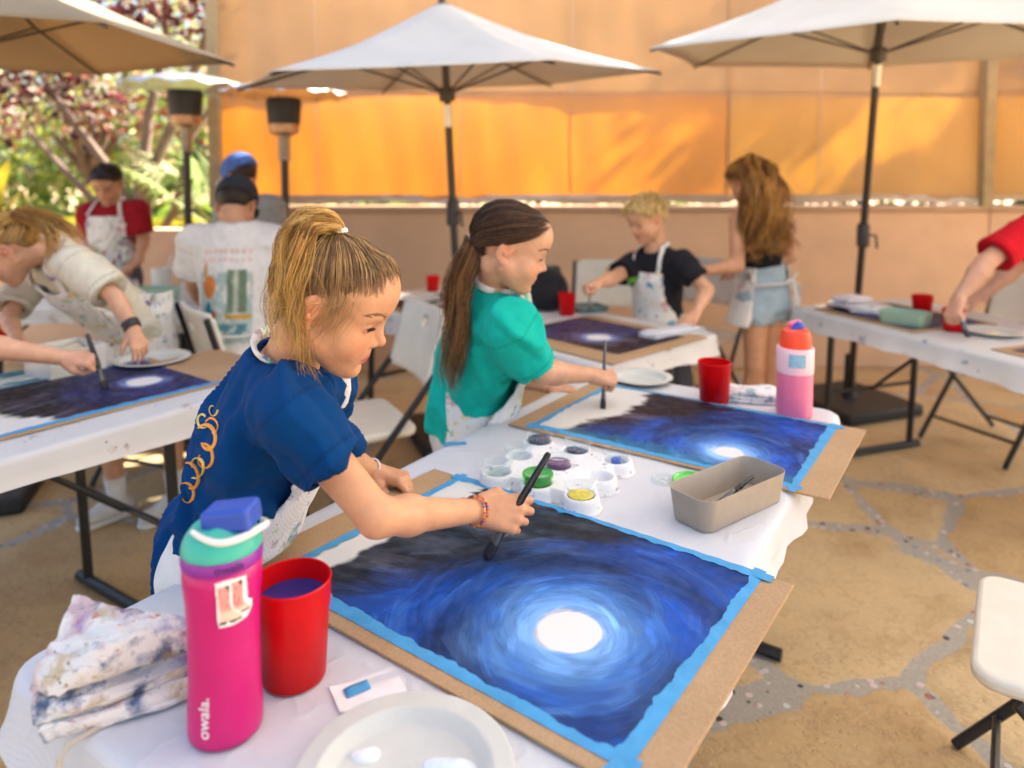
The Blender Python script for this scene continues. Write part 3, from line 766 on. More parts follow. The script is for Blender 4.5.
# ------------------------------------------------------------------ chairs
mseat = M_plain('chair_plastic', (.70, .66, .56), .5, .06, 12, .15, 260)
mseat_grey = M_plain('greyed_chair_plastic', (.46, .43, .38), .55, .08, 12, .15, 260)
def chair_proto():
    t = thing('folding_chair', 'folding chair', 'chair', (0, 0, 0), 0, 'folding plastic chairs around the tables')
    b = MB(); b.prism([(x, y) for x, y in rrect(.42, .41, .05)], .43, .462); b.build('seat', mseat, t, bevel=.012)
    # backrest panel with an oval grip hole
    NU, NV = 25, 17; W, Hh = .42, .27; V = []; F = []
    def pt(u, v): x = (u - .5) * W; return (x, -.245 - .075 * v + .03 * (2 * (u - .5)) ** 2 - .02, .60 + Hh * v)
    for j in range(NV):
        for i in range(NU): V.append(pt(i / (NU - 1), j / (NV - 1)))
    hole = lambda i, j: ((i + .5) / (NU - 1) - .5) ** 2 / .105 ** 2 + ((j + .5) / (NV - 1) - .76) ** 2 / .085 ** 2 < 1
    corner = lambda i, j: (i in (0, NU - 2)) and (j in (0, NV - 2))
    for j in range(NV - 1):
        for i in range(NU - 1):
            if not hole(i, j) and not corner(i, j): a = j * NU + i; F.append((a, a + 1, a + NU + 1, a + NU))
    b = MB(); b.add(V, F); o = b.build('backrest', mseat, t, solid=.022)
    for s in (-1, 1):
        b = MB(); b.tube([(s * .222, -.33, .86), (s * .222, -.27, .66), (s * .222, -.06, .40), (s * .222, .24, .008)], .0125, 10); b.build('front_leg', mframe, t)
        b = MB(); b.tube([(s * .205, .13, .425), (s * .205, -.30, .008)], .0115, 10); b.build('rear_leg', mframe, t)
    for y, z, w in ((.16, .115, .22), (-.235, .07, .20)):
        b = MB(); b.tube([(-w, y, z), (w, y, z)], .009, 8); b.build('crossbar', mframe, t)
    return t
chair0 = chair_proto(); used = [False]
def place_chair(x, y, rz, label, m=None):
    o = copy_tree(chair0) if used[0] else chair0
    used[0] = True; o.location = (x, y, 0); o.rotation_euler = (0, 0, rz); o['label'] = label
    if m:
        for ch in o.children:
            if ch.name.startswith(('seat', 'backrest')):
                ch.data = ch.data.copy(); ch.data.materials[0] = m
    return o
place_chair(-.62, 2.70, R(118), 'empty folding chair with an oval grip hole between the two painting girls')
pr = at(1030, 648, .46); place_chair(1.147, 1.36, R(55) , 'folding chair cut off by the frame at the lower right corner')
place_chair(.52, 4.05, R(165), 'folding chair with pale back behind the cups, left of the blond boy')
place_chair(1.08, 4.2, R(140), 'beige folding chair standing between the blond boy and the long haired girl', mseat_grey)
place_chair(2.46, 3.62, R(112), 'pale folding chair pushed under the far side of the right table')
place_chair(-1.0, 3.0, R(-52), 'folding chair with yellow stained back just behind the man in white', None)
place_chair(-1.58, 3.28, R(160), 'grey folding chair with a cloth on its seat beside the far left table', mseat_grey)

# ------------------------------------------------------------------ paintings on cardboard
mcard = None
def M_cardboard():
    t = NT('cardboard'); v = t.coord(); n = t.noise(v, 5, 5); f = t.noise(v, 260, 3)
    c = t.mix(.4, t.ramp(n.outputs[0], [(.3, (.37, .235, .12)), (.7, (.46, .30, .165))]), t.ramp(f.outputs[0], [(.35, (.32, .195, .10)), (.65, (.50, .34, .19))]))
    t.base(c); t.b.inputs['Roughness'].default_value = .85; t.b.inputs['Specular IOR Level'].default_value = .2
    wv = t.n.new('ShaderNodeTexWave'); wv.inputs['Scale'].default_value = 28; wv.bands_direction = 'Y'; t.link(v, wv.inputs['Vector'])
    t.bump(t.math('ADD', t.math('MULTIPLY', wv.outputs[0], .25), t.math('MULTIPLY', n.outputs[0], .8)), .12, .004); return t.m
mcard = M_cardboard()
mtape = M_plain('blue_masking_tape', lin(72, 150, 198), .7, .10, 30, .5, 300, .3)
def M_paint():
    t = NT('acrylic_paint'); a = t.n.new('ShaderNodeVertexColor'); a.layer_name = 'Col'; v = t.coord()
    t.base(a.outputs[0])
    n = t.noise(v, 45, 4); t.link(t.ramp(n.outputs[0], [(.3, .42), (.7, .68)]), t.b.inputs['Roughness']); t.b.inputs['Specular IOR Level'].default_value = .22
    st = t.noise(t.coord('Object', (60, 260, 60)), 1, 3); t.bump(t.math('ADD', st.outputs[0], t.noise(v, 300, 3).outputs[0]), .16, .0012); return t.m
mpaint = M_paint()
def moon_paint(U, V, asp, seed, mu, mv, mr, halo, dark, blue, lblue, paper, edge_fn, teal=False, reach=.9):
    """night sky with a full moon: pigment colours on a grid"""
    x = (U - mu) * asp; y = V - mv; rr = np.sqrt(x * x + y * y); th = np.arctan2(y, x)
    s1 = fbm2(th * 1.7 + 20, rr * 11 + 5, seed, 4); s2 = fbm2(th * 2.6 + 9, rr * 30, seed + 1, 4); big = fbm2(U * 5 + 3, V * 4 + 7, seed + 2, 4)
    ln = fbm2(U * 3 + V * 2.5, V * 24 - U * 9, seed + 3, 4)
    wob = rr + (s1 - .5) * .10 + (big - .5) * .08
    C = np.zeros(U.shape + (3,)) + np.array(blue)
    C = C * (.35 + 1.25 * sstep(.25, .75, s1)[..., None]); C = lerp3(C, np.array(lblue) * .5, .35 * sstep(.52, .75, s2) * sstep(.8, .2, wob))
    # dark zone grows away from the moon, mostly upper left
    dk = sstep(reach * .78, reach * 1.12, wob + .16 * (V - .4) + .62 * (.48 - U) * (.55 + .6 * V) + .22 * (big - .5) + .10 * (ln - .5))
    dk = np.maximum(dk, sstep(.10, -.10, U - (.15 + .52 * V) + .22 * (big - .5) + .12 * (ln - .5)))
    D = np.array(dark) * (.5 + .9 * ln[..., None]); D = lerp3(D, np.array(dark) * 5 + .045, .9 * sstep(.50, .72, ln) * sstep(.30, .55, big))
    C = C * (1 - dk[..., None]) + D * dk[..., None]
    h = sstep(halo, mr * .9, wob); C = lerp3(C, lblue, .88 * h ** 1.15)
    C = lerp3(C, np.array(lblue) * 1.25 + .10, .8 * sstep(mr + (halo - mr) * .42, mr, wob))
    st = sstep(.62, .70, s2) * sstep(.5, .62, big) * sstep(halo * 1.7, halo, rr) * .5; C = lerp3(C, np.array(lblue) * 1.1, st * .6)
    m = sstep(mr + .006, mr - .003, rr * (1 + .10 * (fbm2(th * 1.6 + 4, th * 0 + seed, seed, 2) - .5)) ); C = lerp3(C, (.66, .645, .59), m)
    if teal:
        g = sstep(.14, .04, V + (fbm2(U * 12, V * 3, seed + 8, 3) - .5) * .10); C = lerp3(C, (.03, .20, .22), g * .55)
    C = strokes(C, U, V, asp, mu, mv, mr, seed)
    m = sstep(mr + .006, mr - .003, rr * (1 + .10 * (fbm2(th * 1.6 + 4, th * 0 + seed, seed, 2) - .5)) ); C = lerp3(C, (.70, .69, .655), m)
    bare = edge_fn(U, V, fbm2(U * 9, V * 9, seed + 5, 4), ln)
    return C * (1 - bare[..., None]) + np.array(paper) * bare[..., None]
def strokes(C, U, V, asp, mu, mv, mr, seed):
    # broad brush marks laid round the moon, each dragging the pigment under it
    ny, nx = U.shape; r = np.random.default_rng(seed + 77); out = C.copy(); n = int(nx * ny / 62)
    for _ in range(n):
        u, v = r.random(), r.random(); x = (u - mu) * asp; y = v - mv; rr = math.hypot(x, y)
        ang = math.atan2(y, x) + math.pi / 2 + r.normal() * .22
        if rr > .62: ang = ang * 0 + R(24) + r.normal() * .25
        L = r.uniform(.05, .13); W = r.uniform(.010, .026); 
        hx = int((L + .03) / asp * nx) + 2; hy = int((L + .03) * ny) + 2; cx, cy_ = int(u * nx), int(v * ny)
        x0, x1, y0, y1 = max(0, cx - hx), min(nx, cx + hx), max(0, cy_ - hy), min(ny, cy_ + hy)
        if x1 - x0 < 3 or y1 - y0 < 3: continue
        dx = (U[y0:y1, x0:x1] - u) * asp; dy = V[y0:y1, x0:x1] - v; a = dx * math.cos(ang) + dy * math.sin(ang); b_ = -dx * math.sin(ang) + dy * math.cos(ang)
        b_ = b_ - a * a * (.5 / max(rr, .12)) * (1 if rr < .62 else 0)
        br = .55 + .45 * np.sin(b_ / W * 9 + r.random() * 6) * np.sin(b_ / W * 4.3 + r.random() * 6)
        al = sstep(1.0, .72, np.abs(b_) / W) * sstep(1.0, .55, np.abs(a) / L) * br * r.uniform(.35, .85)
        c = C[min(ny - 1, cy_), min(nx - 1, cx)] * math.exp(r.normal() * .30) + (r.random() < .10) * np.array((.03, .05, .09)) * (1 if rr > .3 else 2)
        out[y0:y1, x0:x1] = out[y0:y1, x0:x1] * (1 - al[..., None]) + c * al[..., None]
    return out
def painting(label, c, rot, bw, bh, off, pw, ph, nx, ny, colfn, seed, tapes='tblr', group='paintings of a full moon', z=TH, parts=True, tw=.022, ragged=.010):
    t = thing('painting_board', label, 'painting', (c[0], c[1], z + .0015), rot, group)
    r = random.Random(seed)
    b = MB(); b.prism([(-bw / 2, -bh / 2), (bw / 2, -bh / 2 + .003), (bw / 2 - .002, bh / 2), (-bw / 2 + .002, bh / 2 - .003)], 0, .005); b.build('cardboard', mcard, t, smooth=False, bevel=.0012)
    u = np.linspace(0, 1, nx); v = np.linspace(0, 1, ny); U, V = np.meshgrid(u, v)
    C = np.clip(colfn(U, V), 0, .95)
    X = off[0] + (U - .5) * pw; Y = off[1] + (V - .5) * ph; Z = np.full_like(X, .0062) + .0006 * np.sin(X * 17) * np.sin(Y * 13)
    i = np.arange(ny - 1)[:, None] * nx + np.arange(nx - 1)[None, :]
    F = np.stack([i, i + 1, i + nx + 1, i + nx], -1).reshape(-1, 4)
    np_mesh('painted_paper', np.stack([X, Y, Z], -1).reshape(-1, 3), F, mpaint, t, C.reshape(-1, 3))
    def strip(a, b2, nrm):
        a = Vector(a); b2 = Vector(b2); nrm = Vector(nrm); d = b2 - a; k = max(8, int(d.length / .0045)); V2 = []; F2 = []
        ph0 = r.random() * 9
        for q in range(k + 1):
            s = q / k; p = a + d * s
            rg = ragged * (float(fbm2(np.array([s * k * .23 + ph0]), np.array([ph0]), seed + 3, 4)[0]) - .35) * 1.6 + .004 * math.sin(s * 5 + ph0)
            o2 = p - nrm * tw * .5; i2 = p + nrm * (tw * .5 - max(-.004, rg))
            zz = .0071 + .0004 * math.sin(q * .7)
            V2 += [(o2.x, o2.y, zz - .0012), (p.x, p.y, zz), (i2.x, i2.y, zz)]
        for q in range(k):
            for w in (0, 1): F2.append((q * 3 + w, (q + 1) * 3 + w, (q + 1) * 3 + w + 1, q * 3 + w + 1))
        mb = MB(); mb.add(V2, F2); mb.build('tape', mtape, t, angle=80)
    x0, x1 = off[0] - pw / 2, off[0] + pw / 2; y0, y1 = off[1] - ph / 2, off[1] + ph / 2; e = .02
    if 'b' in tapes: strip((x0 - e, y0, 0), (x1 + e, y0, 0), (0, 1, 0))
    if 't' in tapes: strip((x0 - e, y1 + .003, 0), (x1 + e * 1.3, y1 + .003, 0), (0, -1, 0))
    if 'l' in tapes: strip((x0, y0 - e, 0), (x0, y1 + e, 0), (1, 0, 0))
    if 'r' in tapes: strip((x1, y0 - e * 1.4, 0), (x1, y1 + e, 0), (-1, 0, 0))
    return t
paper = (.64, .63, .59)
def edge1(U, V, n, ln):
    left = sstep(.012, -.012, U - (.085 + .05 * (n - .5) + .04 * V) - .10 * (ln - .5) * sstep(.3, .8, V))
    return np.clip(left, 0, 1)
AN = -TA
cN = t1(-.622, .938)
painting('nearest painting, a deep blue night sky ringed around a big white moon', cN, AN + R(-6.0) + R(2.6), .765, .50, (.012, .012), .625, .455, 440, 330,
         lambda U, V: moon_paint(U, V, .625 / .455, 3, .735, .34, .100, .40, (.0075, .010, .016), (.0020, .042, .23), (.11, .30, .64), paper, edge1, reach=.92), 11, ragged=.009)
def edge2(U, V, n, ln): return np.clip(sstep(.02, -.02, U - (.20 + .10 * (n - .5) + .16 * V * (1 - V) * 2 - .12 * (1 - V)) - .08 * (ln - .5)), 0, 1)
c2 = t1(-.615, 1.762)
painting('purple edged moon painting on the far half of the front table, small low moon', c2, AN + R(-1.5), .775, .475, (-.005, .0), .635, .43, 300, 210,
         lambda U, V: moon_paint(U, V, .635 / .43, 23, .74, .25, .072, .32, (.012, .0065, .012), (.004, .045, .24), (.11, .28, .62), paper, edge2, teal=True, reach=1.0), 12, ragged=.010)
def edgeL(U, V, n, ln): return np.clip(sstep(.03, -.03, U - .20 + .28 * (V - .35) + .10 * (n - .5) - .1 * (ln - .5)), 0, 1) * sstep(.95, .7, V)
pL = t1(-2.05, .93)
pl0 = at(0, 440, TH); pl1 = at(222, 384, TH); pdir = (pl1 - pl0).normalized(); pn = Vector((-pdir.y, pdir.x, 0))
painting('purple black moon painting on the left table under the raised brush', pl1 - pdir * .33 + pn * .235, math.atan2(pdir.y, pdir.x), .70, .50, (.0, .0), .62, .45, 200, 150,
         lambda U, V: moon_paint(U, V, .62 / .45, 41, .80, .42, .105, .20, (.008, .005, .011), (.014, .015, .085), (.12, .18, .42), paper, edgeL, reach=.62), 13, tapes='tb')
b = MB(); 
cc = at(205, 369, TH); card = thing('cardboard_sheet', 'bare brown cardboard jutting past the left table end', 'cardboard', (cc.x, cc.y, TH + .003), math.atan2(pdir.y, pdir.x), None)
b = MB(); b.prism(rrect(.34, .42, .004, 2), -.0022, .0015); b.build('sheet', mcard, card, smooth=False)
p3a = at(606, 362, TH); r3 = math.atan2(A3.y, A3.x)
painting('dark purple moon painting lying near the boy on the middle table', C3 + A3 * .34 + B3 * .30, r3 + R(90), .62, .60, (.02, -.02), .54, .42, 160, 130,
         lambda U, V: moon_paint(U, V, .54 / .42, 51, .42, .62, .11, .30, (.014, .007, .016), (.02, .02, .08), (.13, .17, .38), paper, lambda U, V, n, l: 0 * U, reach=.6), 14, tapes='')
pc = C3 + A3 * .30 + B3 * 1.32
painting('violet painting at the far end of the middle table below the plate stack', pc, r3 + R(90), .50, .50, (0, 0), .46, .42, 60, 50,
         lambda U, V: moon_paint(U, V, 1.1, 61, .5, .5, .09, .3, (.02, .01, .03), (.035, .025, .08), (.16, .16, .3), paper, lambda U, V, n, l: 0 * U, reach=.6), 15, tapes='')
r4 = R4 + R(90)
painting('moon painting nearest the umbrella pole on the right table', C4 + L4 * .40 + W4 * .30, R4 - R(0), .56, .48, (0, 0), .50, .42, 120, 100,
         lambda U, V: moon_paint(U, V, 1.2, 71, .45, .5, .13, .30, (.014, .01, .016), (.014, .028, .11), (.2, .28, .5), paper, lambda U, V, n, l: 0 * U, reach=.62), 16, tapes='')
painting('moon painting worked on by the red sleeved painter on the right table', C4 + L4 * 1.32 + W4 * .34, R4, .66, .50, (0, 0), .58, .42, 120, 100,
         lambda U, V: moon_paint(U, V, 1.35, 81, .45, .5, .15, .34, (.014, .009, .016), (.01, .03, .15), (.25, .35, .6), paper, lambda U, V, n, l: 0 * U, reach=.62), 17, tapes='')

# ------------------------------------------------------------------ things on the tables
def M_cup():
    t = NT('red_plastic'); v = t.coord(); n = t.noise(v, 30, 3)
    c = t.ramp(n.outputs[0], [(.3, (.72, .004, .005)), (.7, (.80, .005, .007))]); t.base(c); t.b.inputs['Roughness'].default_value = .34; t.b.inputs['Specular IOR Level'].default_value = .3
    t.b.inputs['Subsurface Weight'].default_value = 0; t.bump(t.noise(v, 120, 2).outputs[0], .03, .002); add_translucent(t, (.75, .004, .004), .3); return t.m
mcup = M_cup()
mwater_b = M_plain('blue_tinted_water', (.012, .03, .20), .06, .1, 20)
mwater_r = M_plain('murky_red_water', (.25, .006, .008), .08, .1, 20)
def cup(p, label, Hc=.118, rt=.045, rb=.0385, water=None, fill=.62, rot=0, group='red plastic water cups'):
    t = thing('plastic_cup', label, 'cup', p, rot, group)
    b = MB(); zl = Hc * .70
    prof = [(rb * .9, 0), (rb, .003), (rb + (rt - rb) * .72, zl), (rb + (rt - rb) * .72 + .0018, zl + .004), (rt, Hc - .004), (rt + .0012, Hc - .002), (rt, Hc), (rt - .0016, Hc - .001), (rb + (rt - rb) * .72 - .001, zl), (rb - .002, .004)]
    b.lathe(prof, n=48); b.build('cup_shell', mcup, t, angle=50)
    if water:
        b = MB(); b.lathe([(.001, Hc * fill), (rb + (rt - rb) * fill - .0025, Hc * fill)], n=40, cap0=True, cap1=False); b.build('water', water, t)
    return t
pz = at(289, 688, TH + .001); pz = pz + Vector((0, .022, 0))
cup(pz, 'large red cup of blue water beside the pink bottle in front', .132, .0478, .040, mwater_b, .80)
p = at(714, 402, TH + .001); cup(p, 'red cup at the far end of the front table near the light pink bottle', .118, .0465, .040, mwater_r, .6)
for (x, y, lab, h, rr_) in ((567, 315, 'red cup on the middle table by the boy', .10, .040), (433, 291, 'red cup behind the girl in teal on the far end of the middle table', .085, .038), (922, 313, 'red cup with a stirring stick farther along the right table', .085, .046), (953, 331, 'red cup under the painting hand on the right table', .095, .042), (3, 342, 'red cup cut by the left picture edge on the left table', .10, .042)):
    p = at(x, y, TH + .001); cup(p, lab, h, rr_, rr_ * .85, mwater_r, .6)

# --- big pink bottle
def polar_wrap(flat, r, th0, z0, p=0):
    return [(math.cos(th0 + x / r) * (r + h), math.sin(th0 + x / r) * (r + h), z0 + y) for x, y, h in flat]
mmag = M_plain('magenta_coat', tuple(q * .72 for q in lin(222, 8, 122)), .38, .04, 30, .08, 700, .5)
mpurp = M_plain('purple_ring', tuple(q * .8 for q in lin(150, 40, 160)), .4, .05, 30)
mteal = M_plain('teal_lid', tuple(q * .85 for q in lin(62, 188, 165)), .42, .05, 30, .05, 500)
mblue = M_plain('blue_spout', tuple(q * .8 for q in lin(45, 85, 190)), .4, .05, 30)
mwhitepl = M_plain('white_plastic', (.74, .72, .66), .4, .04, 30)
bpos = at(226, 727, TH + .001)
bot = thing('water_bottle', 'tall magenta bottle with teal and blue lid and a boot sticker in front', 'bottle', bpos)
def spline3(pts, n):
    A = np.array(pts, float); k = len(A) - 1; out = []
    for t_ in np.linspace(0, 1, n):
        i = min(int(t_ * k), k - 1); f_ = t_ * k - i; p1, p2 = A[i], A[i + 1]; p0 = A[max(i - 1, 0)]; p3 = A[min(i + 2, k)]
        out.append(.5 * (2 * p1 + (p2 - p0) * f_ + (2 * p0 - 5 * p1 + 4 * p2 - p3) * f_ * f_ + (3 * p1 - p0 - 3 * p2 + p3) * f_ ** 3))
    return np.array(out)
b = MB(); b.lathe([(.030, 0), (.038, .0008), (.0408, .004), (.0418, .012), (.0418, .030), (.0405, .048), (.0398, .075), (.0400, .13), (.0412, .160), (.0432, .178), (.0440, .190), (.0440, .2035), (.0425, .2045)], n=72); b.build('body', mmag, bot, angle=60)
b = MB(); b.lathe([(.0425, .2045), (.0446, .2052), (.0450, .208), (.0450, .2175), (.0440, .219), (.040, .2192)], n=72); b.build('ring', mpurp, bot, angle=50)
# lid: teal dome with scooped spout, built implicitly
h = .0011
s = SDF((-.052, -.052, .215), (.052, .052, .285), h)
s.ell((0, 0, .2195), (.0445, .0445, .037), k=.001)
s.clip(lambda X, Y, Z: (.2192 - Z) + 0 * X + 0 * Y)
s.cone((-.046, -.004, .272), (-.008, -.012, .262), .019, .016, .004, 's')
s.cone((-.01, -.02, .276), (.05, -.005, .262), .006, .006, .002, 's')
V, F = s.mesh(); np_mesh('lid', V, F, mteal, bot)
s = SDF((-.05, -.045, .225), (.06, .045, .305), h)
rot = Euler((0, R(-8), R(-4))).to_matrix()
def rbox(c, hs, r, M):
    Mi = np.array(M.transposed())
    def fn(X, Y, Z):
        x, y, z = X - c[0], Y - c[1], Z - c[2]; q = [np.abs(Mi[i, 0] * x + Mi[i, 1] * y + Mi[i, 2] * z) - (hs[i] - r) for i in range(3)]
        return np.sqrt(sum(np.maximum(k, 0) ** 2 for k in q)) + np.minimum(np.maximum(np.maximum(q[0], q[1]), q[2]), 0) - r
    return fn
c = (.013, -.003, .2560); s.apply(rbox(c, (.029, .020, .0135), .006, rot), (-.03, -.04, .23), (.055, .04, .30), .001)
V, F = s.mesh(); np_mesh('spout_cover', V, F, mblue, bot)
b = MB(); b.tube([tuple(q) for q in spline3([(-.022, -.028, .250), (-.006, -.034, .2445), (.014, -.036, .241), (.034, -.026, .2425), (.048, -.006, .2445), (.049, .010, .242), (.036, .030, .236)], 28)], [.0028 + .0016 * math.sin(math.pi * q / 27) for q in range(28)], 10)
b.build('carry_loop', mwhitepl, bot)
def prof_r(z): return float(np.interp(z, [.012, .030, .048, .075, .13, .160, .178, .190, .2035], [.0418, .0418, .0405, .0398, .0400, .0412, .0432, .0440, .0440]))
def text_mesh(body, size):
    cu = bpy.data.curves.new('lettering', 'FONT'); cu.body = body; cu.size = size; cu.align_x = 'CENTER'; cu.align_y = 'CENTER'; cu.resolution_u = 4; cu.offset = size * .012
    o = bpy.data.objects.new('lettering', cu); COL.objects.link(o); dg = bpy.context.evaluated_depsgraph_get(); me = o.evaluated_get(dg).to_mesh()
    bmm = bmesh.new(); bmm.from_mesh(me); o.evaluated_get(dg).to_mesh_clear(); bpy.data.objects.remove(o); bpy.data.curves.remove(cu)
    bmesh.ops.triangulate(bmm, faces=bmm.faces); bmesh.ops.subdivide_edges(bmm, edges=[e for e in bmm.edges if e.calc_length() > size * .12], cuts=2)
    V = [v.co.copy() for v in bmm.verts]; bmm.verts.index_update(); F = [tuple(v.index for v in f.verts) for f in bmm.faces]; bmm.free(); return V, F
mprint_w = M_plain('white_print', (.8, .78, .78), .5, .03)
mprint_p = M_plain('dark_purple_print', lin(62, 8, 88), .5, .03)
cam_th = math.atan2(0 - bpos.y, 0 - bpos.x)
def wrap_text(body, size, th, z0, r, vertical, m, name):
    V, F = text_mesh(body, size)
    if vertical: V = [Vector((-v.y, v.x, 0)) for v in V]
    r = r or .0410; b = MB(); b.add([(math.cos(th + v.x / r) * (rr_ + .0006), math.sin(th + v.x / r) * (rr_ + .0006), z0 + v.y) for v in V for rr_ in [prof_r(z0 + v.y) if vertical else r]], F); b.build(name, m, bot, smooth=False)
wrap_text('owala.', .0185, cam_th - R(33), .042, None, True, mprint_w, 'lettering')
wrap_text('owala', .0135, cam_th + R(9), .2125, .0450, False, mprint_p, 'lettering')
# sticker: a pair of cowboy boots
def boots(U, V):
    # U right, V up in 0..1 ; returns colour and alpha
    def poly(pts):
        x, y = U, V; inside = np.zeros(U.shape, bool); n = len(pts)
        for i in range(n):
            x1, y1 = pts[i]; x2, y2 = pts[(i + 1) % n]
            c = ((y1 > y) != (y2 > y)) & (x < (x2 - x1) * (y - y1) / (y2 - y1 + 1e-9) + x1); inside ^= c
        return inside
    b1 = [(.08, .90), (.40, .92), (.40, .52), (.46, .36), (.74, .18), (.76, .08), (.42, .06), (.34, .13), (.30, .06), (.12, .07), (.14, .28), (.12, .50)]
    b2 = [(.46, .96), (.76, .95), (.76, .58), (.80, .42), (1.0, .28), (1.0, .20), (.76, .20), (.52, .36), (.48, .52)]
    from_ = lambda k: poly(b1) if k == 1 else poly(b2)
    C = np.zeros(U.shape + (3,)) + np.array((.82, .80, .78)); n = fbm2(U * 9, V * 9, 4, 3)
    for k in (2, 1):
        m = from_(k); c = np.array(lin(232, 150, 140)) * (.8 + .45 * n[..., None]); c = lerp3(c, lin(225, 196, 170), sstep(.42, .30, V)); c = lerp3(c, lin(205, 90, 90), sstep(.60, .66, fbm2(U * 14, V * 6, 9, 3)) * sstep(.35, .5, V))
        C[m] = c[m]
        C[m & (V < (.12 if k == 1 else .25))] = lin(60, 50, 50)
    C[poly([(.26, .92), (.40, .92), (.38, .80)])] = lin(70, 45, 50); C[poly([(.62, .95), (.76, .95), (.72, .82)])] = lin(70, 45, 50)
    return C
su, sv = 60, 70; U, V2 = np.meshgrid(np.linspace(-.1, 1.1, su), np.linspace(-.06, 1.06, sv)); Cst = boots(U, V2)
outline = [(.02, 1.0), (.30, 1.04), (.86, 1.0), (.90, .62), (.90, .46), (1.06, .40), (1.08, .22), (.88, .05), (.50, .0), (.10, .0), (.05, .2), (.06, .5)]
def in_poly(x, y, pts):
    ins = False
    for i in range(len(pts)):
        x1, y1 = pts[i]; x2, y2 = pts[(i + 1) % len(pts)]
        if (y1 > y) != (y2 > y) and x < (x2 - x1) * (y - y1) / (y2 - y1 + 1e-9) + x1: ins = not ins
    return ins
sw, sh = .040, .052; Vs = polar_wrap([((u - .5) * sw, (v - .5) * sh, .0006) for u, v in zip(U.ravel(), V2.ravel())], .0437, cam_th + R(14), .172)
Vs = [(x * (1 + .0), y, z) for x, y, z in Vs]
Vs = [((.0443 if z > .18 else .0443 - (.18 - z) * .055) / .0443 * x, (.0443 if z > .18 else .0443 - (.18 - z) * .055) / .0443 * y, z) for x, y, z in Vs]
Fs = []
for j in range(sv - 1):
    for i in range(su - 1):
        if in_poly(U[j, i], V2[j, i], outline): a = j * su + i; Fs.append((a, a + 1, a + su + 1, a + su))
msticker = M_col('sticker', .35, 0); np_mesh('sticker', Vs, Fs, msticker, bot, Cst.reshape(-1, 3))

# --- light pink bottle
mpink = M_plain('light_pink_coat', lin(232, 118, 150), .4, .04, 30)
mpale = M_plain('pale_pink_band', lin(245, 200, 205), .45, .04, 30)
morange = M_plain('orange_cap', lin(245, 70, 30), .4, .05, 30)
mnavy = M_plain('blue_button', lin(60, 70, 170), .4, .05, 30)
pb = at(794, 415, TH + .001); pbt = thing('water_bottle', 'light pink bottle with an orange flip cap at the far table end', 'bottle', pb)
rb = 17.5 / 720 * pb.y; hb = 90 / 720 * pb.y
b = MB(); b.lathe([(rb * .9, 0), (rb * .98, .004), (rb, .012), (rb, hb * .50)], n=40); b.build('body', mpink, pbt)
b = MB(); b.lathe([(rb + .0006, hb * .50), (rb + .0012, hb * .51), (rb + .0015, hb * .765), (rb, hb * .78)], n=40); b.build('band', mpale, pbt)
b = MB(); b.lathe([(rb * .82, hb * .78), (rb * .86, hb * .79), (rb * .86, hb * .88), (rb * .74, hb * .965), (rb * .3, hb * 1.01), (.001, hb * 1.015)], n=36); b.build('cap', morange, pbt)
s = SDF((-.06, -.05, hb * .8), (.06, .05, hb * 1.15), .0016); s.cone((-.018, -.01, hb * .93), (.005, -.01, hb * 1.02), .011, .013, .004); V, F = s.mesh(); np_mesh('button', V, F, mnavy, pbt)
s = SDF((-.06, -.05, hb * .8), (.06, .05, hb * 1.2), .0016); s.cone((-.012, .006, hb * 1.03), (.008, .006, hb * 1.05), .008, .009, .004); V, F = s.mesh(); np_mesh('spout', V, F, mpink, pbt)
b = MB(); b.grid(8, 8, lambda u, v: (math.cos(R(-105) + (u - .5) * .9) * (rb + .0028), math.sin(R(-105) + (u - .5) * .9) * (rb + .0028), hb * .66 + (v - .5) * .035)); b.build('sticker', M_plain('faded_sticker', lin(140, 180, 200), .5, .2, 90), pbt)

# --- plates
mpulp = M_plain('pulp_plate', (.55, .55, .50), .75, .04, 25, .25, 420, .25)
def plate(p, label, r, blobs=(), h=.018, group='paper plates'):
    t = thing('paper_plate', label, 'plate', p, 0, group)
    b = MB(); b.lathe([(.0005, .0030), (r * .66, .0030), (r * .70, .0045), (r * .79, h * .82), (r * .83, h * .90), (r * .85, h * .84), (r * .97, h), (r, h * .93), (r * .985, h * .84), (r * .86, h * .7), (r * .80, h * .68), (r * .71, .001), (r * .3, .0)], n=72); b.build('dish', mpulp, t, angle=60)
    for k, (x, y, rx, ry, m) in enumerate(blobs):
        s = SDF((x - .05, y - .05, -.002), (x + .05, y + .05, .02), .0016); q = random.Random(k)
        s.ell((x, y, .003), (rx, ry, .0045), k=.004)
        for w in range(4): s.ell((x + q.uniform(-1, 1) * rx * .7, y + q.uniform(-1, 1) * ry * .7, .003), (rx * .5, ry * .5, .006), k=.005)
        V, F = s.mesh(); np_mesh('paint_dab', V, F, m, t)
    return t
mwpaint = M_plain('white_paint', (.80, .81, .82), .25, .03, 40)
mwpaint2 = M_plain('pale_blue_paint', (.66, .72, .78), .3, .08, 60)
plate(at(405, 786, TH + .001), 'large cream paper plate with white paint dabs in front', .117, [(-.050, .036, .016, .010, mwpaint), (.046, .020, .030, .010, mwpaint2)], .019)
plate(at(641, 381, TH + .001), 'cream paper plate at the far end beyond the girl in teal', .098)
plate(at(152, 362, TH + .001), 'yellowish paper plate on the left table by the brush', .125)
for k in range(3): plate(at(421, 301, TH + .004 + .012 * k), ('lowest', 'middle', 'topmost')[k] + ' paper plate of the stack on the middle table', .10)
plate(at(992, 334, TH + .001), 'paper plate with pale paint beside the hand on the right table', .11, [(.0, .0, .03, .02, M_plain('straw_paint', (.7, .6, .3), .4))])
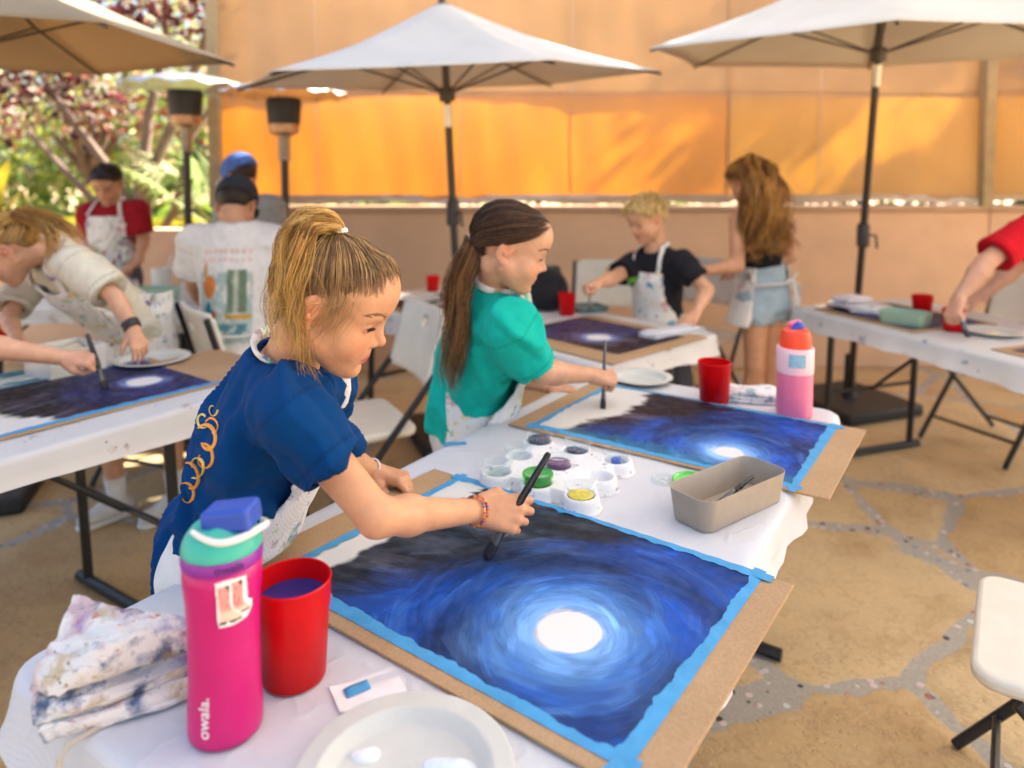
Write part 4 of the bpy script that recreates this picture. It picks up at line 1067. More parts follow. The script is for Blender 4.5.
plate(at(852, 307, TH + .001), 'paper plate under a napkin at the far corner of the right table', .11)

# --- paint tray with nine wells
tc = at(556, 478, TH + .001)
wells = {'a1': (497, 476), 'a2': (541, 486), 'a3': (577, 499), 'b1': (519, 459), 'b2': (560, 466), 'b3': (601, 483), 'c1': (537, 446), 'c2': (578, 453), 'c3': (615, 462)}
wp = {k: at(x, y, TH + .018) for k, (x, y) in wells.items()}
# regular 3 x 3 lattice fitted to the wells
ea = (wp['a3'] - wp['a1'] + wp['b3'] - wp['b1'] + wp['c3'] - wp['c1']) / 6; eb = (wp['c1'] - wp['a1'] + wp['c2'] - wp['a2'] + wp['c3'] - wp['a3']) / 6
c0 = sum(wp.values(), Vector()) / 9
wl9 = {k: c0 + ea * (int(k[1]) - 2) + eb * ('abc'.index(k[0]) - 1) for k in wells}
tray = thing('paint_tray', 'white moulded tray of nine paint wells in the middle of the front table', 'tray', (c0.x, c0.y, TH + .001))
mtray = M_cloth('tray_pulp', (.74, .73, .72), .7, 500, .05, .04, stains=[(.02, .03, .12), (.18, .05, .12), (.03, .18, .2)], amount=-.25, sheen=0, sscale=3)
WR = .0285; g = .0028; ext = max(abs(ea.x) + abs(eb.x), abs(ea.y) + abs(eb.y)) + .055
nn = int(2 * ext / g); xs = np.linspace(-ext, ext, nn); X, Y = np.meshgrid(xs, xs); loc = [(v.x - c0.x, v.y - c0.y) for v in wl9.values()]
dmin = np.min([np.hypot(X - a, Y - b_) for a, b_ in loc], 0)
cs = [np.array((c0 * 0 + ea * i + eb * j)[:2]) for i, j in ((-1, -1), (1, -1), (1, 1), (-1, 1))]
inq = np.full(X.shape, 1e9)
for i in range(4):
    a, b_ = cs[i], cs[(i + 1) % 4]; e = b_ - a; nrm = np.array((-e[1], e[0])) / np.linalg.norm(e); inq = np.minimum(inq, (X - a[0]) * nrm[0] + (Y - a[1]) * nrm[1])
body_d = np.minimum(dmin - WR - .007, -inq - .012 + .004)
Hh = .026; Z = Hh * sstep(.006, -.002, body_d); Z = np.where(dmin < WR, np.minimum(Z, .006 + (Hh - .006) * sstep(WR * .72, WR, dmin)), Z)
keep = body_d < .008; i0 = np.arange(nn - 1)[:, None] * nn + np.arange(nn - 1)[None, :]; kk = keep[:-1, :-1] & keep[1:, 1:]
F = np.stack([i0, i0 + 1, i0 + nn + 1, i0 + nn], -1)[kk]
np_mesh('tray_body', np.stack([X, Y, Z], -1).reshape(-1, 3), F, mtray, tray)
mclear = M_clear('clear_plastic')
def paint_m(name, c): return M_plain(name, c, .25, .25, 40, .2, 80, .5)
pots = [('a1', 'clear lidded pot nearly empty at the left corner of the tray', (.35, .42, .40), .25, True, 0), ('a2', 'pot of bright green paint in the tray', (.03, .45, .015), .62, True, 1), ('a3', 'pot of yellow paint at the near corner of the tray', (.85, .62, .02), .55, True, 0),
        ('b1', 'empty clear pot with lid between the green and navy pots', (.55, .58, .62), .2, True, 0), ('b2', 'lidded pot of purple paint at the tray centre', (.13, .008, .12), .75, True, 0), ('c1', 'open pot of navy paint at the back left of the tray', (.012, .035, .09), .72, False, 0),
        ('c2', 'open tilted pot smeared with dark blue at the back of the tray', (.03, .05, .12), .45, False, 0), ('c3', 'open pot with a dab of bright blue at the back right of the tray', (.01, .08, .55), .5, False, 0)]
for k, lab, colr, fill, lid, tint in pots:
    p = wl9[k]; t = thing('paint_pot', lab, 'paint pot', (p.x, p.y, TH + .0075), 0, 'small paint pots in the tray'); Hp = .036; r0, r1 = .0225, .0285
    if k == 'c2': t.rotation_euler = (R(-6), R(8), 0); t.location.z += .003
    m = mclear if not tint else M_clear('green_smeared_plastic', (.15, .75, .10), .8, .2)
    b = MB(); b.lathe([(r0 * .9, 0), (r0, .002), (r1, Hp), (r1 + .0022, Hp + .0005), (r1 + .0022, Hp + .002), (r1 - .001, Hp + .0022), (r0 - .001, .002)], n=36); b.build('pot', m, t, angle=50)
    pm = paint_m('paint_' + k, colr); zf = Hp * fill
    b = MB(); rf = r0 + (r1 - r0) * fill - .0012
    if k == 'c3': b.lathe([(.0, .003), (.011, .003), (.0105, .019), (.009, .021), (.0, .021)], n=20, cap0=False, cap1=False)
    else: b.lathe([(r0 * .86, .003), (rf, zf), (rf * .8, zf + .0006), (.001, zf)], n=36)
    b.build('paint', pm, t)
    if lid:
        b = MB(); b.lathe([(r1 + .0032, Hp - .003), (r1 + .0036, Hp + .003), (r1 + .001, Hp + .0055), (r1 - .003, Hp + .0048), (r1 - .005, Hp + .0025), (.001, Hp + .0025)], n=36, cap0=False, cap1=False); b.build('lid', m, t, angle=50)
def lid_thing(p, label, m, r=.033):
    t = thing('pot_lid', label, 'lid', p, 0, 'loose pot lids'); b = MB(); b.lathe([(r, 0), (r + .001, .003), (r, .007), (r - .003, .0075), (r - .006, .003), (.001, .003)], n=36, cap0=False, cap1=False); b.build('disc', m, t, angle=50, solid=.0008)
    return t
lid_thing(at(664, 481, TH + .001), 'clear pot lid lying alone on the white sheet', mclear, .026)
lid_thing(at(692, 482, TH + .001), 'green smeared lid tucked behind the taupe tray', M_plain('green_lid', (.10, .62, .08), .3, .3, 60), .040)

# --- taupe tray
mtaupe = M_plain('taupe_plastic', (.36, .30, .235), .45, .04, 30, .1, 300)
def bin_tray(label, p0, p1, w, h, m, name='storage_tray', z=TH + .001, group=None):
    p0 = Vector(p0); p1 = Vector(p1); d = (p1 - p0); L = d.length; t = thing(name, label, 'tray', ((p0 + p1) / 2).xy.to_3d() + Vector((0, 0, z)), math.atan2(d.y, d.x), group)
    b = MB(); rings = []
    for s, zz, r in ((.88, 0, .020), (.90, .003, .022), (1.0, h - .002, .028), (1.004, h, .028), (.985, h, .026), (.972, h - .003, .025), (.885, .006, .020)):
        k = .02 if s < .95 else 0; rings.append([(x, y, zz) for x, y in rrect(L - (1 - s) * .16, w - (1 - s) * .16, r, 6)])
    n = len(rings[0]); V = [p for rg in rings for p in rg]; F = [(i * n + j, i * n + (j + 1) % n, (i + 1) * n + (j + 1) % n, (i + 1) * n + j) for i in range(len(rings) - 1) for j in range(n)]
    F.append(tuple(range(n - 1, -1, -1))); F.append(tuple((len(rings) - 1) * n + j for j in range(n)))
    b.add(V, F); b.build('tray_body', m, t, angle=50); return t
q0 = at(704, 536, TH); q1 = at(778, 502, TH); dq = (q1 - q0).normalized(); sq = Vector((-dq.y, dq.x, 0))
bin_tray('taupe plastic tray with a brush inside on the front table edge', q0 + sq * .040 - dq * .004, q1 + sq * .040 + dq * .022, .105, .062, mtaupe)
tb = (q0 + q1) / 2 + sq * .040 + dq * .012
def M_brush(): return M_plain('black_handle', (.012, .012, .013), .25, .15, 40)
mhandle = M_brush(); mferr = M_plain('ferrule', (.10, .10, .105), .35, .15, 60, metal=.7); mbrist = M_plain('dark_bristles', (.010, .012, .02), .7, .3, 90, .6, 300)
mwood = M_plain('pale_wood', (.62, .58, .52), .5, .1, 30)
def brush(tip, top, label, rh=.0042, wide=.010, mh=None, stripes=False):
    tip = Vector(tip); top = Vector(top); d = (top - tip); L = d.length; d.normalize(); t = thing('paint_brush', label, 'brush', tip, 0, 'paint brushes')
    q = d.to_track_quat('Z', 'Y').to_matrix(); b = MB()
    def flat(b, prof, sy):
        b2 = MB(); b2.lathe(prof, n=16); b.add([q @ Vector((v[0], v[1] * (sy(v[2])), v[2])) for v in b2.v], b2.f)
    f = lambda z: .55 + .45 * sstep(.028, .055, z)
    flat(b, [(wide * .80, 0.0), (wide * .98, .003), (wide, .016), (wide * .82, .028)], f); b.build('bristles', mbrist, t)
    b = MB(); flat(b, [(wide * .84, .027), (wide * .80, .032), (rh * 1.15, .055), (rh * 1.1, .062)], f); b.build('ferrule', mferr, t)
    b = MB(); flat(b, [(rh, .060), (rh * 1.35, .085), (rh * 1.15, L * .6), (rh * .95, L - .004), (rh * .7, L)], lambda z: 1.0); b.build('handle', mh or mhandle, t); return t
brush(tb + Vector((0, 0, .016)) - dq * .045, tb + Vector((0, 0, .045)) + dq * .075, 'dark brush lying inside the taupe tray', .004, .008)
brush(at(487, 556, TH + .008), aty(549, 453, 1.20), 'long black brush in the fist of the girl in navy', .0056, .0165)
brush(at(603, 409, TH + .008), aty(605, 340, 2.02), 'grey brush held upright by the girl in teal', .0042, .008, mferr)
brush(at(106, 389, TH + .008), aty(87, 334, 2.16), 'black brush held over the purple painting on the left table', .007, .013)
brush(at(968, 337, TH + .02), aty(954, 297, 2.86), 'pale handled brush of the red sleeved painter', .009, .013, mwood)
brush(at(590, 309, TH + .01), aty(589, 284, 3.05), 'thin pale stick the blond boy dips', .004, .006, mwood)

# --- cloths
def towel(label, p, rot, W, L, m, seed, folds, zscale=1, name='paint_rag'):
    t = thing(name, label, 'cloth', p, rot); return t
mtowel = M_cloth('terry_towel', (.74, .71, .67), .95, 600, .5, .08, stains=[(.50, .24, .28), (.01, .06, .16), (.45, .30, .08), (.06, .18, .34), (.22, .12, .38), (.45, .06, .08)], amount=.6, sscale=1.0, soft=.08)
# rag in front: a folded triangle peak slumping over the table corner
rag = thing('paint_rag', 'paint stained white rag heaped by the magenta bottle over the corner', 'rag', at(115, 690, TH + .001))
R0 = Vector(rag.location)
def ragp(px, py, z): v = at(px, py, z) - R0; return np.array((v.x, v.y, v.z))
def sheet(rows, nu, nv, name, thick=.006, amp=.003, seed=0):
    """rows of control points, smoothly interpolated into a draped cloth"""
    A = np.array(rows); ru, rv = A.shape[0], A.shape[1]
    def cr(P, t):
        k = len(P) - 1; i = min(int(t * k), k - 1); f = t * k - i; p1, p2 = P[i], P[i + 1]; p0 = P[max(i - 1, 0)]; p3 = P[min(i + 2, k)]
        return .5 * (2 * p1 + (p2 - p0) * f + (2 * p0 - 5 * p1 + 4 * p2 - p3) * f * f + (3 * p1 - p0 - 3 * p2 + p3) * f ** 3)
    V = []
    for j in range(nv):
        col = [cr([A[i, k] for k in range(rv)], j / (nv - 1)) for i in range(ru)]
        for i in range(nu): V.append(cr(col, i / (nu - 1)))
    V = np.array(V); uu = np.tile(np.linspace(0, 1, nu), nv); vv = np.repeat(np.linspace(0, 1, nv), nu)
    V[:, 2] += amp * (fbm2(uu * 8 + seed, vv * 5 + uu * 4, seed, 4) - .5) * 5 + amp * .8 * np.sin(uu * 9 + 5 * vv + seed)
    b = MB(); b.add([tuple(v) for v in V], [(j * nu + i, j * nu + i + 1, (j + 1) * nu + i + 1, (j + 1) * nu + i) for j in range(nv - 1) for i in range(nu - 1)])
    return b.build(name, mtowel, rag, solid=thick, angle=180)
TZ = TH
# top flap: peak at upper left, folded down to the right
sheet([[ragp(74, 599, TZ + .090), ragp(112, 604, TZ + .098), ragp(150, 612, TZ + .090), ragp(205, 624, TZ + .075)],
       [ragp(58, 632, TZ + .078), ragp(100, 636, TZ + .090), ragp(150, 636, TZ + .080), ragp(203, 636, TZ + .062)],
       [ragp(42, 664, TZ + .058), ragp(80, 668, TZ + .072), ragp(130, 658, TZ + .065), ragp(202, 644, TZ + .050)],
       [ragp(31, 690, TZ + .036), ragp(66, 690, TZ + .050), ragp(120, 672, TZ + .046), ragp(202, 645, TZ + .040)]], 40, 40, 'cloth_fold', .0035, .0050, 1)
sheet([[ragp(44, 684, TZ + .034), ragp(90, 682, TZ + .040), ragp(140, 662, TZ + .034), ragp(205, 640, TZ + .032)],
       [ragp(32, 706, TZ + .022), ragp(76, 706, TZ + .034), ragp(140, 684, TZ + .030), ragp(205, 662, TZ + .022)],
       [ragp(36, 728, TZ + .010), ragp(80, 712, TZ + .022), ragp(140, 690, TZ + .022), ragp(205, 666, TZ + .016)]], 34, 24, 'cloth_fold', .0035, .0035, 4)
sheet([[ragp(50, 712, TZ + .020), ragp(100, 704, TZ + .018), ragp(150, 688, TZ + .014), ragp(205, 668, TZ + .012)],
       [ragp(38, 726, TZ + .012), ragp(85, 720, TZ + .016), ragp(140, 704, TZ + .014), ragp(205, 684, TZ + .008)],
       [ragp(44, 740, TZ + .002), ragp(90, 726, TZ + .006), ragp(150, 712, TZ + .005), ragp(205, 692, TZ + .005)]], 34, 24, 'cloth_fold', .0035, .0028, 7)
def folded_cloth(label, p, rot, sz, m, layers=3, name='folded_towel'):
    t = thing(name, label, 'towel', p, rot)
    for k in range(layers):
        b = MB(); w, l, h2 = sz; z0 = k * h2 / layers
        b.grid(22, 16, lambda u, v: ((u - .5) * w * (1 - .03 * k), (v - .5) * l * (1 - .05 * k), z0 + h2 / layers * .9 * (1 - (2 * u - 1) ** 8) * (1 - (2 * v - 1) ** 8) + .004 * math.sin(u * 7 + k) * math.sin(v * 5 + 2 * k) + .002))
        b.build('cloth_fold', m, t, solid=.005, angle=180)
    return t
mspot = M_cloth('spotted_towel', (.74, .72, .70), .95, 500, .3, .06, stains=[(.02, .25, .32), (.25, .2, .3), (.1, .12, .3)], amount=.25, sscale=1.6)
folded_cloth('folded white towel spotted with teal paint between cup and pink bottle', at(752, 399, TH + .002), R(-12), (.155, .10, .03), mspot)
folded_cloth('white paper towel strip folded on the near corner of the middle table', at(672, 334, TH + .003), R3 + R(80), (.30, .09, .022), mlinen, 2, 'paper_towel')
folded_cloth('crumpled lilac napkin on the plate at the far right table corner', at(852, 306, TH + .016), R(20), (.17, .13, .05), M_cloth('lilac_napkin', (.66, .58, .60), .9, 500, .5), 2, 'napkin')
clp = thing('table_clip', 'beige clip gripping the sheet at the near table corner', 'clip', at(78, 741, TH + .001), RT)
b = MB(); b.tube([(.03, 0, .001), (-.012, 0, .002), (-.020, 0, -.006), (-.021, 0, -.05), (-.012, 0, -.056), (.0, 0, -.05)], .0035, 8); b.build('clip_strip', M_plain('beige_clip', (.5, .45, .36), .4), clp)
# scrap of paper with tape
sc = thing('paper_scrap', 'scrap of white paper holding a torn bit of blue tape by the big plate', 'paper', at(368, 690, TH + .0008), R(28))
b = MB(); b.grid(10, 6, lambda u, v: ((u - .5) * .085, (v - .5) * .05, .0004 + .005 * max(0, .25 - u) ** 1.5 * 4 + .001 * math.sin(v * 6))); b.build('paper', M_plain('loose_paper', (.74, .73, .73), .8), sc)
b = MB(); b.grid(6, 4, lambda u, v: (-.012 + (u - .5) * .032, .004 + (v - .5) * .018 + .004 * u, .0024 + .0006 * math.sin(u * 5))); b.build('tape', mtape, sc, solid=.0004)
def tape_bit(p, rot, w, l, label):
    t = thing('tape_strip', label, 'tape', p, rot); b = MB(); b.grid(8, 3, lambda u, v: ((u - .5) * l, (v - .5) * w * (1 - .15 * u), .0012 + .0008 * math.sin(u * 6))); b.build('strip', mtape, t, solid=.0004)
tape_bit(at(455, 444, TH + .001), R(10), .022, .055, 'short blue tape strip at the table edge left of the paint tray')
# --- things on the other tables
msage = M_plain('sage_plastic', (.33, .47, .33), .55, .05)
pa = at(132, 299, TH); pb_ = at(196, 300, TH); bin_tray('sage green tray on the far left table', pa + Vector((0, .05, 0)), pb_ + Vector((0, .05, 0)), .11, .055, msage)
pa = at(888, 324, TH); pb_ = at(936, 331, TH); bin_tray('sage green tray lying along the right table', pa + Vector((0, .05, 0)), pb_ + Vector((.0, .05, 0)), .13, .06, msage)
cup2 = thing('paint_tub', 'white tub of brushes on the far left table', 'tub', at(162, 291, TH + .001)); b = MB(); b.lathe([(.045, 0), (.055, .12), (.057, .125), (.053, .122), (.043, .004)], n=30); b.build('tub_body', mwhitepl, cup2)
b = MB(); b.tube([(.01, 0, .02), (.05, .02, .2)], .007, 8); b.build('stick', mwood, cup2)
bx = thing('food_box', 'white open box with yellow rim on the left table', 'box', at(178, 416, TH)); bx.location = at(66, 372, TH + .001); bx.rotation_euler = (0, 0, RT)
b = MB(); w = .17; 
for cxy, sz in (((0, w / 2), (w, .004)), ((0, -w / 2), (w, .004)), ((w / 2, 0), (.004, w)), ((-w / 2, 0), (.004, w))): b.box((cxy[0], cxy[1], .045), (sz[0], sz[1], .09))
b.box((0, 0, .004), (w, w, .006)); b.build('box_walls', mwhitepl, bx, smooth=False)
b = MB(); b.grid(10, 10, lambda u, v: ((u - .5) * .155, (v - .5) * .155, .070 + .008 * math.sin(u * 8) * math.sin(v * 7))); b.build('contents', M_plain('cream_contents', (.72, .66, .45), .8, .15, 40), bx)
pal = thing('painted_sheet', 'teal streaked painted paper at the left edge of the left table', 'painting', at(12, 385, TH + .002), RT)
U, V3 = np.meshgrid(np.linspace(0, 1, 60), np.linspace(0, 1, 50)); n = fbm2(U * 3, V3 * 16, 91, 4); C = lerp3(np.zeros(U.shape + (3,)) + np.array((.03, .20, .24)), (.62, .66, .62), sstep(.45, .62, n)); C = lerp3(C, (.06, .25, .45), sstep(.9, 1, V3))
i = np.arange(49)[:, None] * 60 + np.arange(59)[None, :]; np_mesh('painted_paper', np.stack([(U - .5) * .42, (V3 - .5) * .34, U * 0 + .001], -1).reshape(-1, 3), np.stack([i, i + 1, i + 61, i + 60], -1).reshape(-1, 4), mpaint, pal, C.reshape(-1, 3))
tt = bin_tray('dark teal paint tray at the far side of the middle table', at(572, 311, TH) , at(604, 309, TH), .16, .02, M_plain('teal_tray', (.10, .20, .20), .5, .4, 40))
clut = M_cloth('paint_cloth', (.72, .70, .68), .9, 400, .5, .06, stains=[(.1, .3, .35), (.4, .3, .4), (.5, .4, .1)], amount=.3, sscale=2)
folded_cloth('crumpled spotted cloth on the far left table beside the tub', at(108, 296, TH + .003), R(15), (.22, .14, .05), clut, 2, 'rag')
folded_cloth('crumpled white cloth lying on the grey chair seat', Vector((-1.58, 3.28, .465)), R(20), (.30, .26, .045), clut, 2, 'rag')
folded_cloth('spotted cloth by the right table tray and cup', at(872, 312, TH + .003), R(-20), (.2, .12, .03), clut, 2, 'rag')
bag = thing('backpack', 'black backpack standing on the middle table behind the girl in teal', 'bag', at(546, 309, TH + .001))
s = SDF((-.16, -.12, -.01), (.16, .12, .24), .006); s.ell((0, 0, .09), (.11, .07, .115), k=.02); s.ell((0, -.05, .06), (.08, .04, .06), k=.02); s.cone((-.06, .03, .18), (.05, .03, .19), .02, .02, .03); s.clip(lambda X, Y, Z: -Z + 0 * X + 0 * Y)
V, F = s.mesh(); np_mesh('bag_body', V, F, M_cloth('black_nylon', (.012, .012, .014), .7, 500, .3, .2), bag)
# ------------------------------------------------------------------ people
from mathutils.bvhtree import BVHTree
mskin = M_col('skin', .46, .22, 380, .38, sss=.10)
mhair = M_col('hair', .45, 0, 60, .28)
mcloth_col = M_col('printed_cloth', .9, .25, 90, .08, sheen=.03)
meye = M_col('eye', .12, 0, 60, .5)
mlash = M_plain('lash', (.03, .02, .015), .7)
def U_(v): v = np.array(v, float); return v / np.linalg.norm(v)
def vnorm(V, F):
    n = np.zeros_like(V); a, b_, c, d = (V[F[:, i]] for i in range(4)); fn = np.cross(c - a, d - b_)
    for i in range(4): np.add.at(n, F[:, i], fn)
    return n / (np.linalg.norm(n, axis=1, keepdims=True) + 1e-9)
def smooth(V, F, it=1, w=.5):
    for _ in range(it):
        s = np.zeros_like(V); c = np.zeros(len(V))
        for i, j in ((0, 1), (1, 2), (2, 3), (3, 0)):
            np.add.at(s, F[:, i], V[F[:, j]]); np.add.at(c, F[:, i], 1); np.add.at(s, F[:, j], V[F[:, i]]); np.add.at(c, F[:, j], 1)
        V = V * (1 - w) + w * s / np.maximum(c, 1)[:, None]
    return V
def wrinkle(V, F, up, right, amp, fx=14, fz=4, seed=0):
    n = vnorm(V, F); up = U_(up); right = U_(right); a = V @ right; b_ = V @ up; c = V @ np.cross(up, right)
    k = fbm2(a * fx + c * fx * .7 + b_ * fz + 30, b_ * fz + a * 2 + 40, seed, 3) - .5
    k2 = fbm2(a * 5 + b_ * 22 + 60, c * 9 - b_ * 6 + 50, seed + 4, 3) - .5
    ridge = 1 - np.abs(2 * (fbm2((a + b_ * .8) * 9 + 50, (b_ - a * .6) * 5 + c * 4 + 50, seed + 9, 2) - .5)) * 4
    return V + n * (amp * (1.6 * k + .8 * k2 + .9 * np.clip(ridge, 0, 1)))[:, None]
HL_Z = [-.10, -.065, -.035, -.005, .016, .030, .05, .07, .085, .12]; HL_X = [-.085, -.070, -.054, -.046, -.012, .028, .060, .082, .100, .15]
SK_C = np.array((-.012, 0, .028)); SK_R = np.array((.092, .073, .078))
def head_sdf(h, neck_l, nr, gaze_down=True, child=1.0):
    s = SDF((-.125, -.098, min(-.125, neck_l[2] - .01)), (.128, .098, .125), h)
    s.ell(SK_C, SK_R, k=.01); s.ell((.030, 0, -.030), (.056, .055, .066), k=.02)
    s.ell((.046, 0, .041), (.053, .063, .057), k=.02)
    for y in (-1, 1):
        s.ell((.047, y * .032, -.036), (.031, .029, .033), k=.022)
        s.cone((.0, y * .052, -.045), (.048, y * .016, -.086), .020, .016, .02)
        s.ell((.060, y * .026, .012), (.022, .024, .016), k=.02)
    s.ell((.0655, 0, -.0895), (.0185, .021, .016), k=.018); s.ell((.060, 0, -.060), (.0235, .030, .024), k=.02)
    s.cone(neck_l, (-.028, 0, -.05), nr * 1.02, nr, .022)
    for y in (-1, 1): s.ell((.0895, y * .033, -.005), (.011, .019, .011), k=.014, op='s')
    s.cone((.078, 0, .006), (.0960, 0, -.0265), .0066, .0076, .014); s.ell((.0985, 0, -.0265), (.0076, .0084, .0070), k=.006)
    for y in (-1, 1):
        s.ell((.087, y * .0105, -.0335), (.0080, .0060, .0060), k=.006); s.ell((.097, y * .0055, -.0405), (.004, .0028, .003), k=.003, op='s')
        s.ell((.0675, y * .032, -.003), (.0150, .0165, .0128), k=.004)
    s.cone((.0815, .003, -.0570), (.0725, .021, -.0615), .0063, .0036, .006); s.cone((.0815, -.003, -.0570), (.0725, -.021, -.0615), .0063, .0036, .006)
    s.cone((.0785, .006, -.0680), (.0720, .019, -.0650), .0062, .0034, .006); s.cone((.0785, -.006, -.0680), (.0720, -.019, -.0650), .0062, .0034, .006); s.cone((.0785, .006, -.0680), (.0785, -.006, -.0680), .0062, .0062, .005)
    s.cone((.0905, .0, -.0628), (.0775, .019, -.0630), .0011, .0010, .002, 's'); s.cone((.0905, .0, -.0628), (.0775, -.019, -.0630), .0011, .0010, .002, 's')
    s.ell((.0855, 0, -.0765), (.008, .014, .004), k=.008, op='s')
    zg = -.0060 if gaze_down else -.003
    for y in (-1, 1): s.ell((.0835, y * .033, zg), (.008, .0130, .0056 if gaze_down else .006), k=.0015, op='s')
    for y in (-1, 1):
        E = Euler((0, R(-14), R(y * 22))).to_matrix(); E = np.array(E).T
        s.ell((-.014, y * .0735, -.006), (.0195, .0070, .0305), E, .005); s.ell((-.010, y * .072, -.034), (.010, .006, .009), E, .006)
        s.ell((-.009, y * .0815, -.004), (.0110, .0075, .0200), E, .003, 's'); s.ell((-.011, y * .0795, -.012), (.006, .004, .007), E, .004)
    return s
def face_colours(V, tone, lipc, blush):
    C = np.zeros((len(V), 3)) + np.array(tone); x, y, z = V.T; ay = np.abs(y)
    n = fbm2(y * 90 + 19, z * 90 + x * 60 + 19, 5, 4); n2 = fbm2(y * 420 + 40, z * 420 + x * 200 + 90, 15, 2); C *= (.90 + .18 * n[:, None]) * (1 - .10 * sstep(.66, .8, n2)[:, None])
    g = lambda cx, cy, cz, r: np.exp(-((x - cx) ** 2 + (ay - cy) ** 2 + (z - cz) ** 2) / r ** 2)
    w = .55 * g(.066, .036, -.032, .024) + .4 * g(.10, 0, -.03, .012) + .5 * g(-.014, .078, -.006, .03) + .2 * g(.06, 0, -.09, .02)
    C = lerp3(C, blush, np.clip(w, 0, 1))
    up = np.interp(ay, [0, .004, .021], [-.0525, -.0515, -.0615]); lo = np.interp(ay, [0, .010, .021], [-.0755, -.0735, -.0630])
    m = sstep(.0015, -.0015, z - up) * sstep(-.0015, .0015, z - lo) * sstep(.064, .068, x) * sstep(.0225, .0195, ay); C = lerp3(C, lipc, .85 * m)
    m = sstep(.0018, .0004, np.abs(z + .0629)) * sstep(.066, .070, x) * sstep(.023, .019, ay); C = lerp3(C, np.array(lipc) * .35, .8 * m)
    return C
def hand_mesh(h, side, curl, thumb, k):
    """local: x along the hand from the wrist, z back of hand, thumb on +y for a right hand"""
    s = SDF((-.035, -.065, -.085), (.175, .075, .04), h); sg = 1 if side == 'R' else -1
    kn = [(.076, .027), (.080, .009), (.076, -.010), (.068, -.027)]; ln = [.062, .069, .064, .050]; rr = [.0090, .0092, .0088, .0078]
    s.cone((-.035, 0, 0), (.0, 0, 0), .0225, .0205, .01); s.cone((0, .006, 0), (.03, .010, -.004), .019, .017, .012); s.cone((0, -.006, 0), (.03, -.012, -.004), .018, .016, .012)
    pts = []
    for i, (kx, ky) in enumerate(kn):
        s.cone((.010, ky * .45, -.002), (kx, ky, 0), .0150, rr[i] + .0022, .010)
        a = 0; p = np.array((kx, ky, 0.)); c = curl[i] if hasattr(curl[0], '__len__') else curl
        sp = math.atan2(ky, .25) * (.5 if c[0] < 50 else .1)
        for q, f in enumerate((.44, .31, .25)):
            a += R(c[q]); d = np.array((math.cos(a) * math.cos(sp), math.cos(a) * math.sin(sp), -math.sin(a))); e = p + d * ln[i] * f
            s.cone(p, e, rr[i] * (.97 - .10 * q) + (.0012 if q == 0 else 0), rr[i] * (.97 - .10 * (q + 1)), .0018 if q else .005); p = e
        pts.append(p)
    s.cone((.012, .020, -.008), (.034, .036, -.016), .0165, .0125, .010)
    t0 = np.array((.034, .036, -.016)); t1_ = t0 + np.array(thumb[0]) * .030; t2 = t1_ + np.array(thumb[1]) * .026
    s.cone(t0, t1_, .0110, .0098, .005); s.cone(t1_, t2, .0100, .0078, .004)
    V, F = s.mesh(); V = smooth(V, F, 1, .3)
    if sg < 0: V = V * np.array((1, -1, 1), np.float32); F = F[:, ::-1]
    return V * k, F
FIST = ((72, 92, 60), (78, 95, 60), (84, 95, 62), (88, 95, 62)); RELAX = (28, 32, 20); FLAT = (10, 14, 8); PINCH = ((48, 62, 32), (62, 75, 40), (72, 82, 45), (80, 85, 50))
TH_GRIP = ((.72, -.20, -.65), (.62, -.68, -.38)); TH_OPEN = ((.75, .55, -.3), (.85, .3, -.4))
def frame(d, nrm):
    x = U_(d); z = np.array(nrm, float); z = U_(z - x * (z @ x)); y = np.cross(z, x); return np.stack([x, y, z], 1)

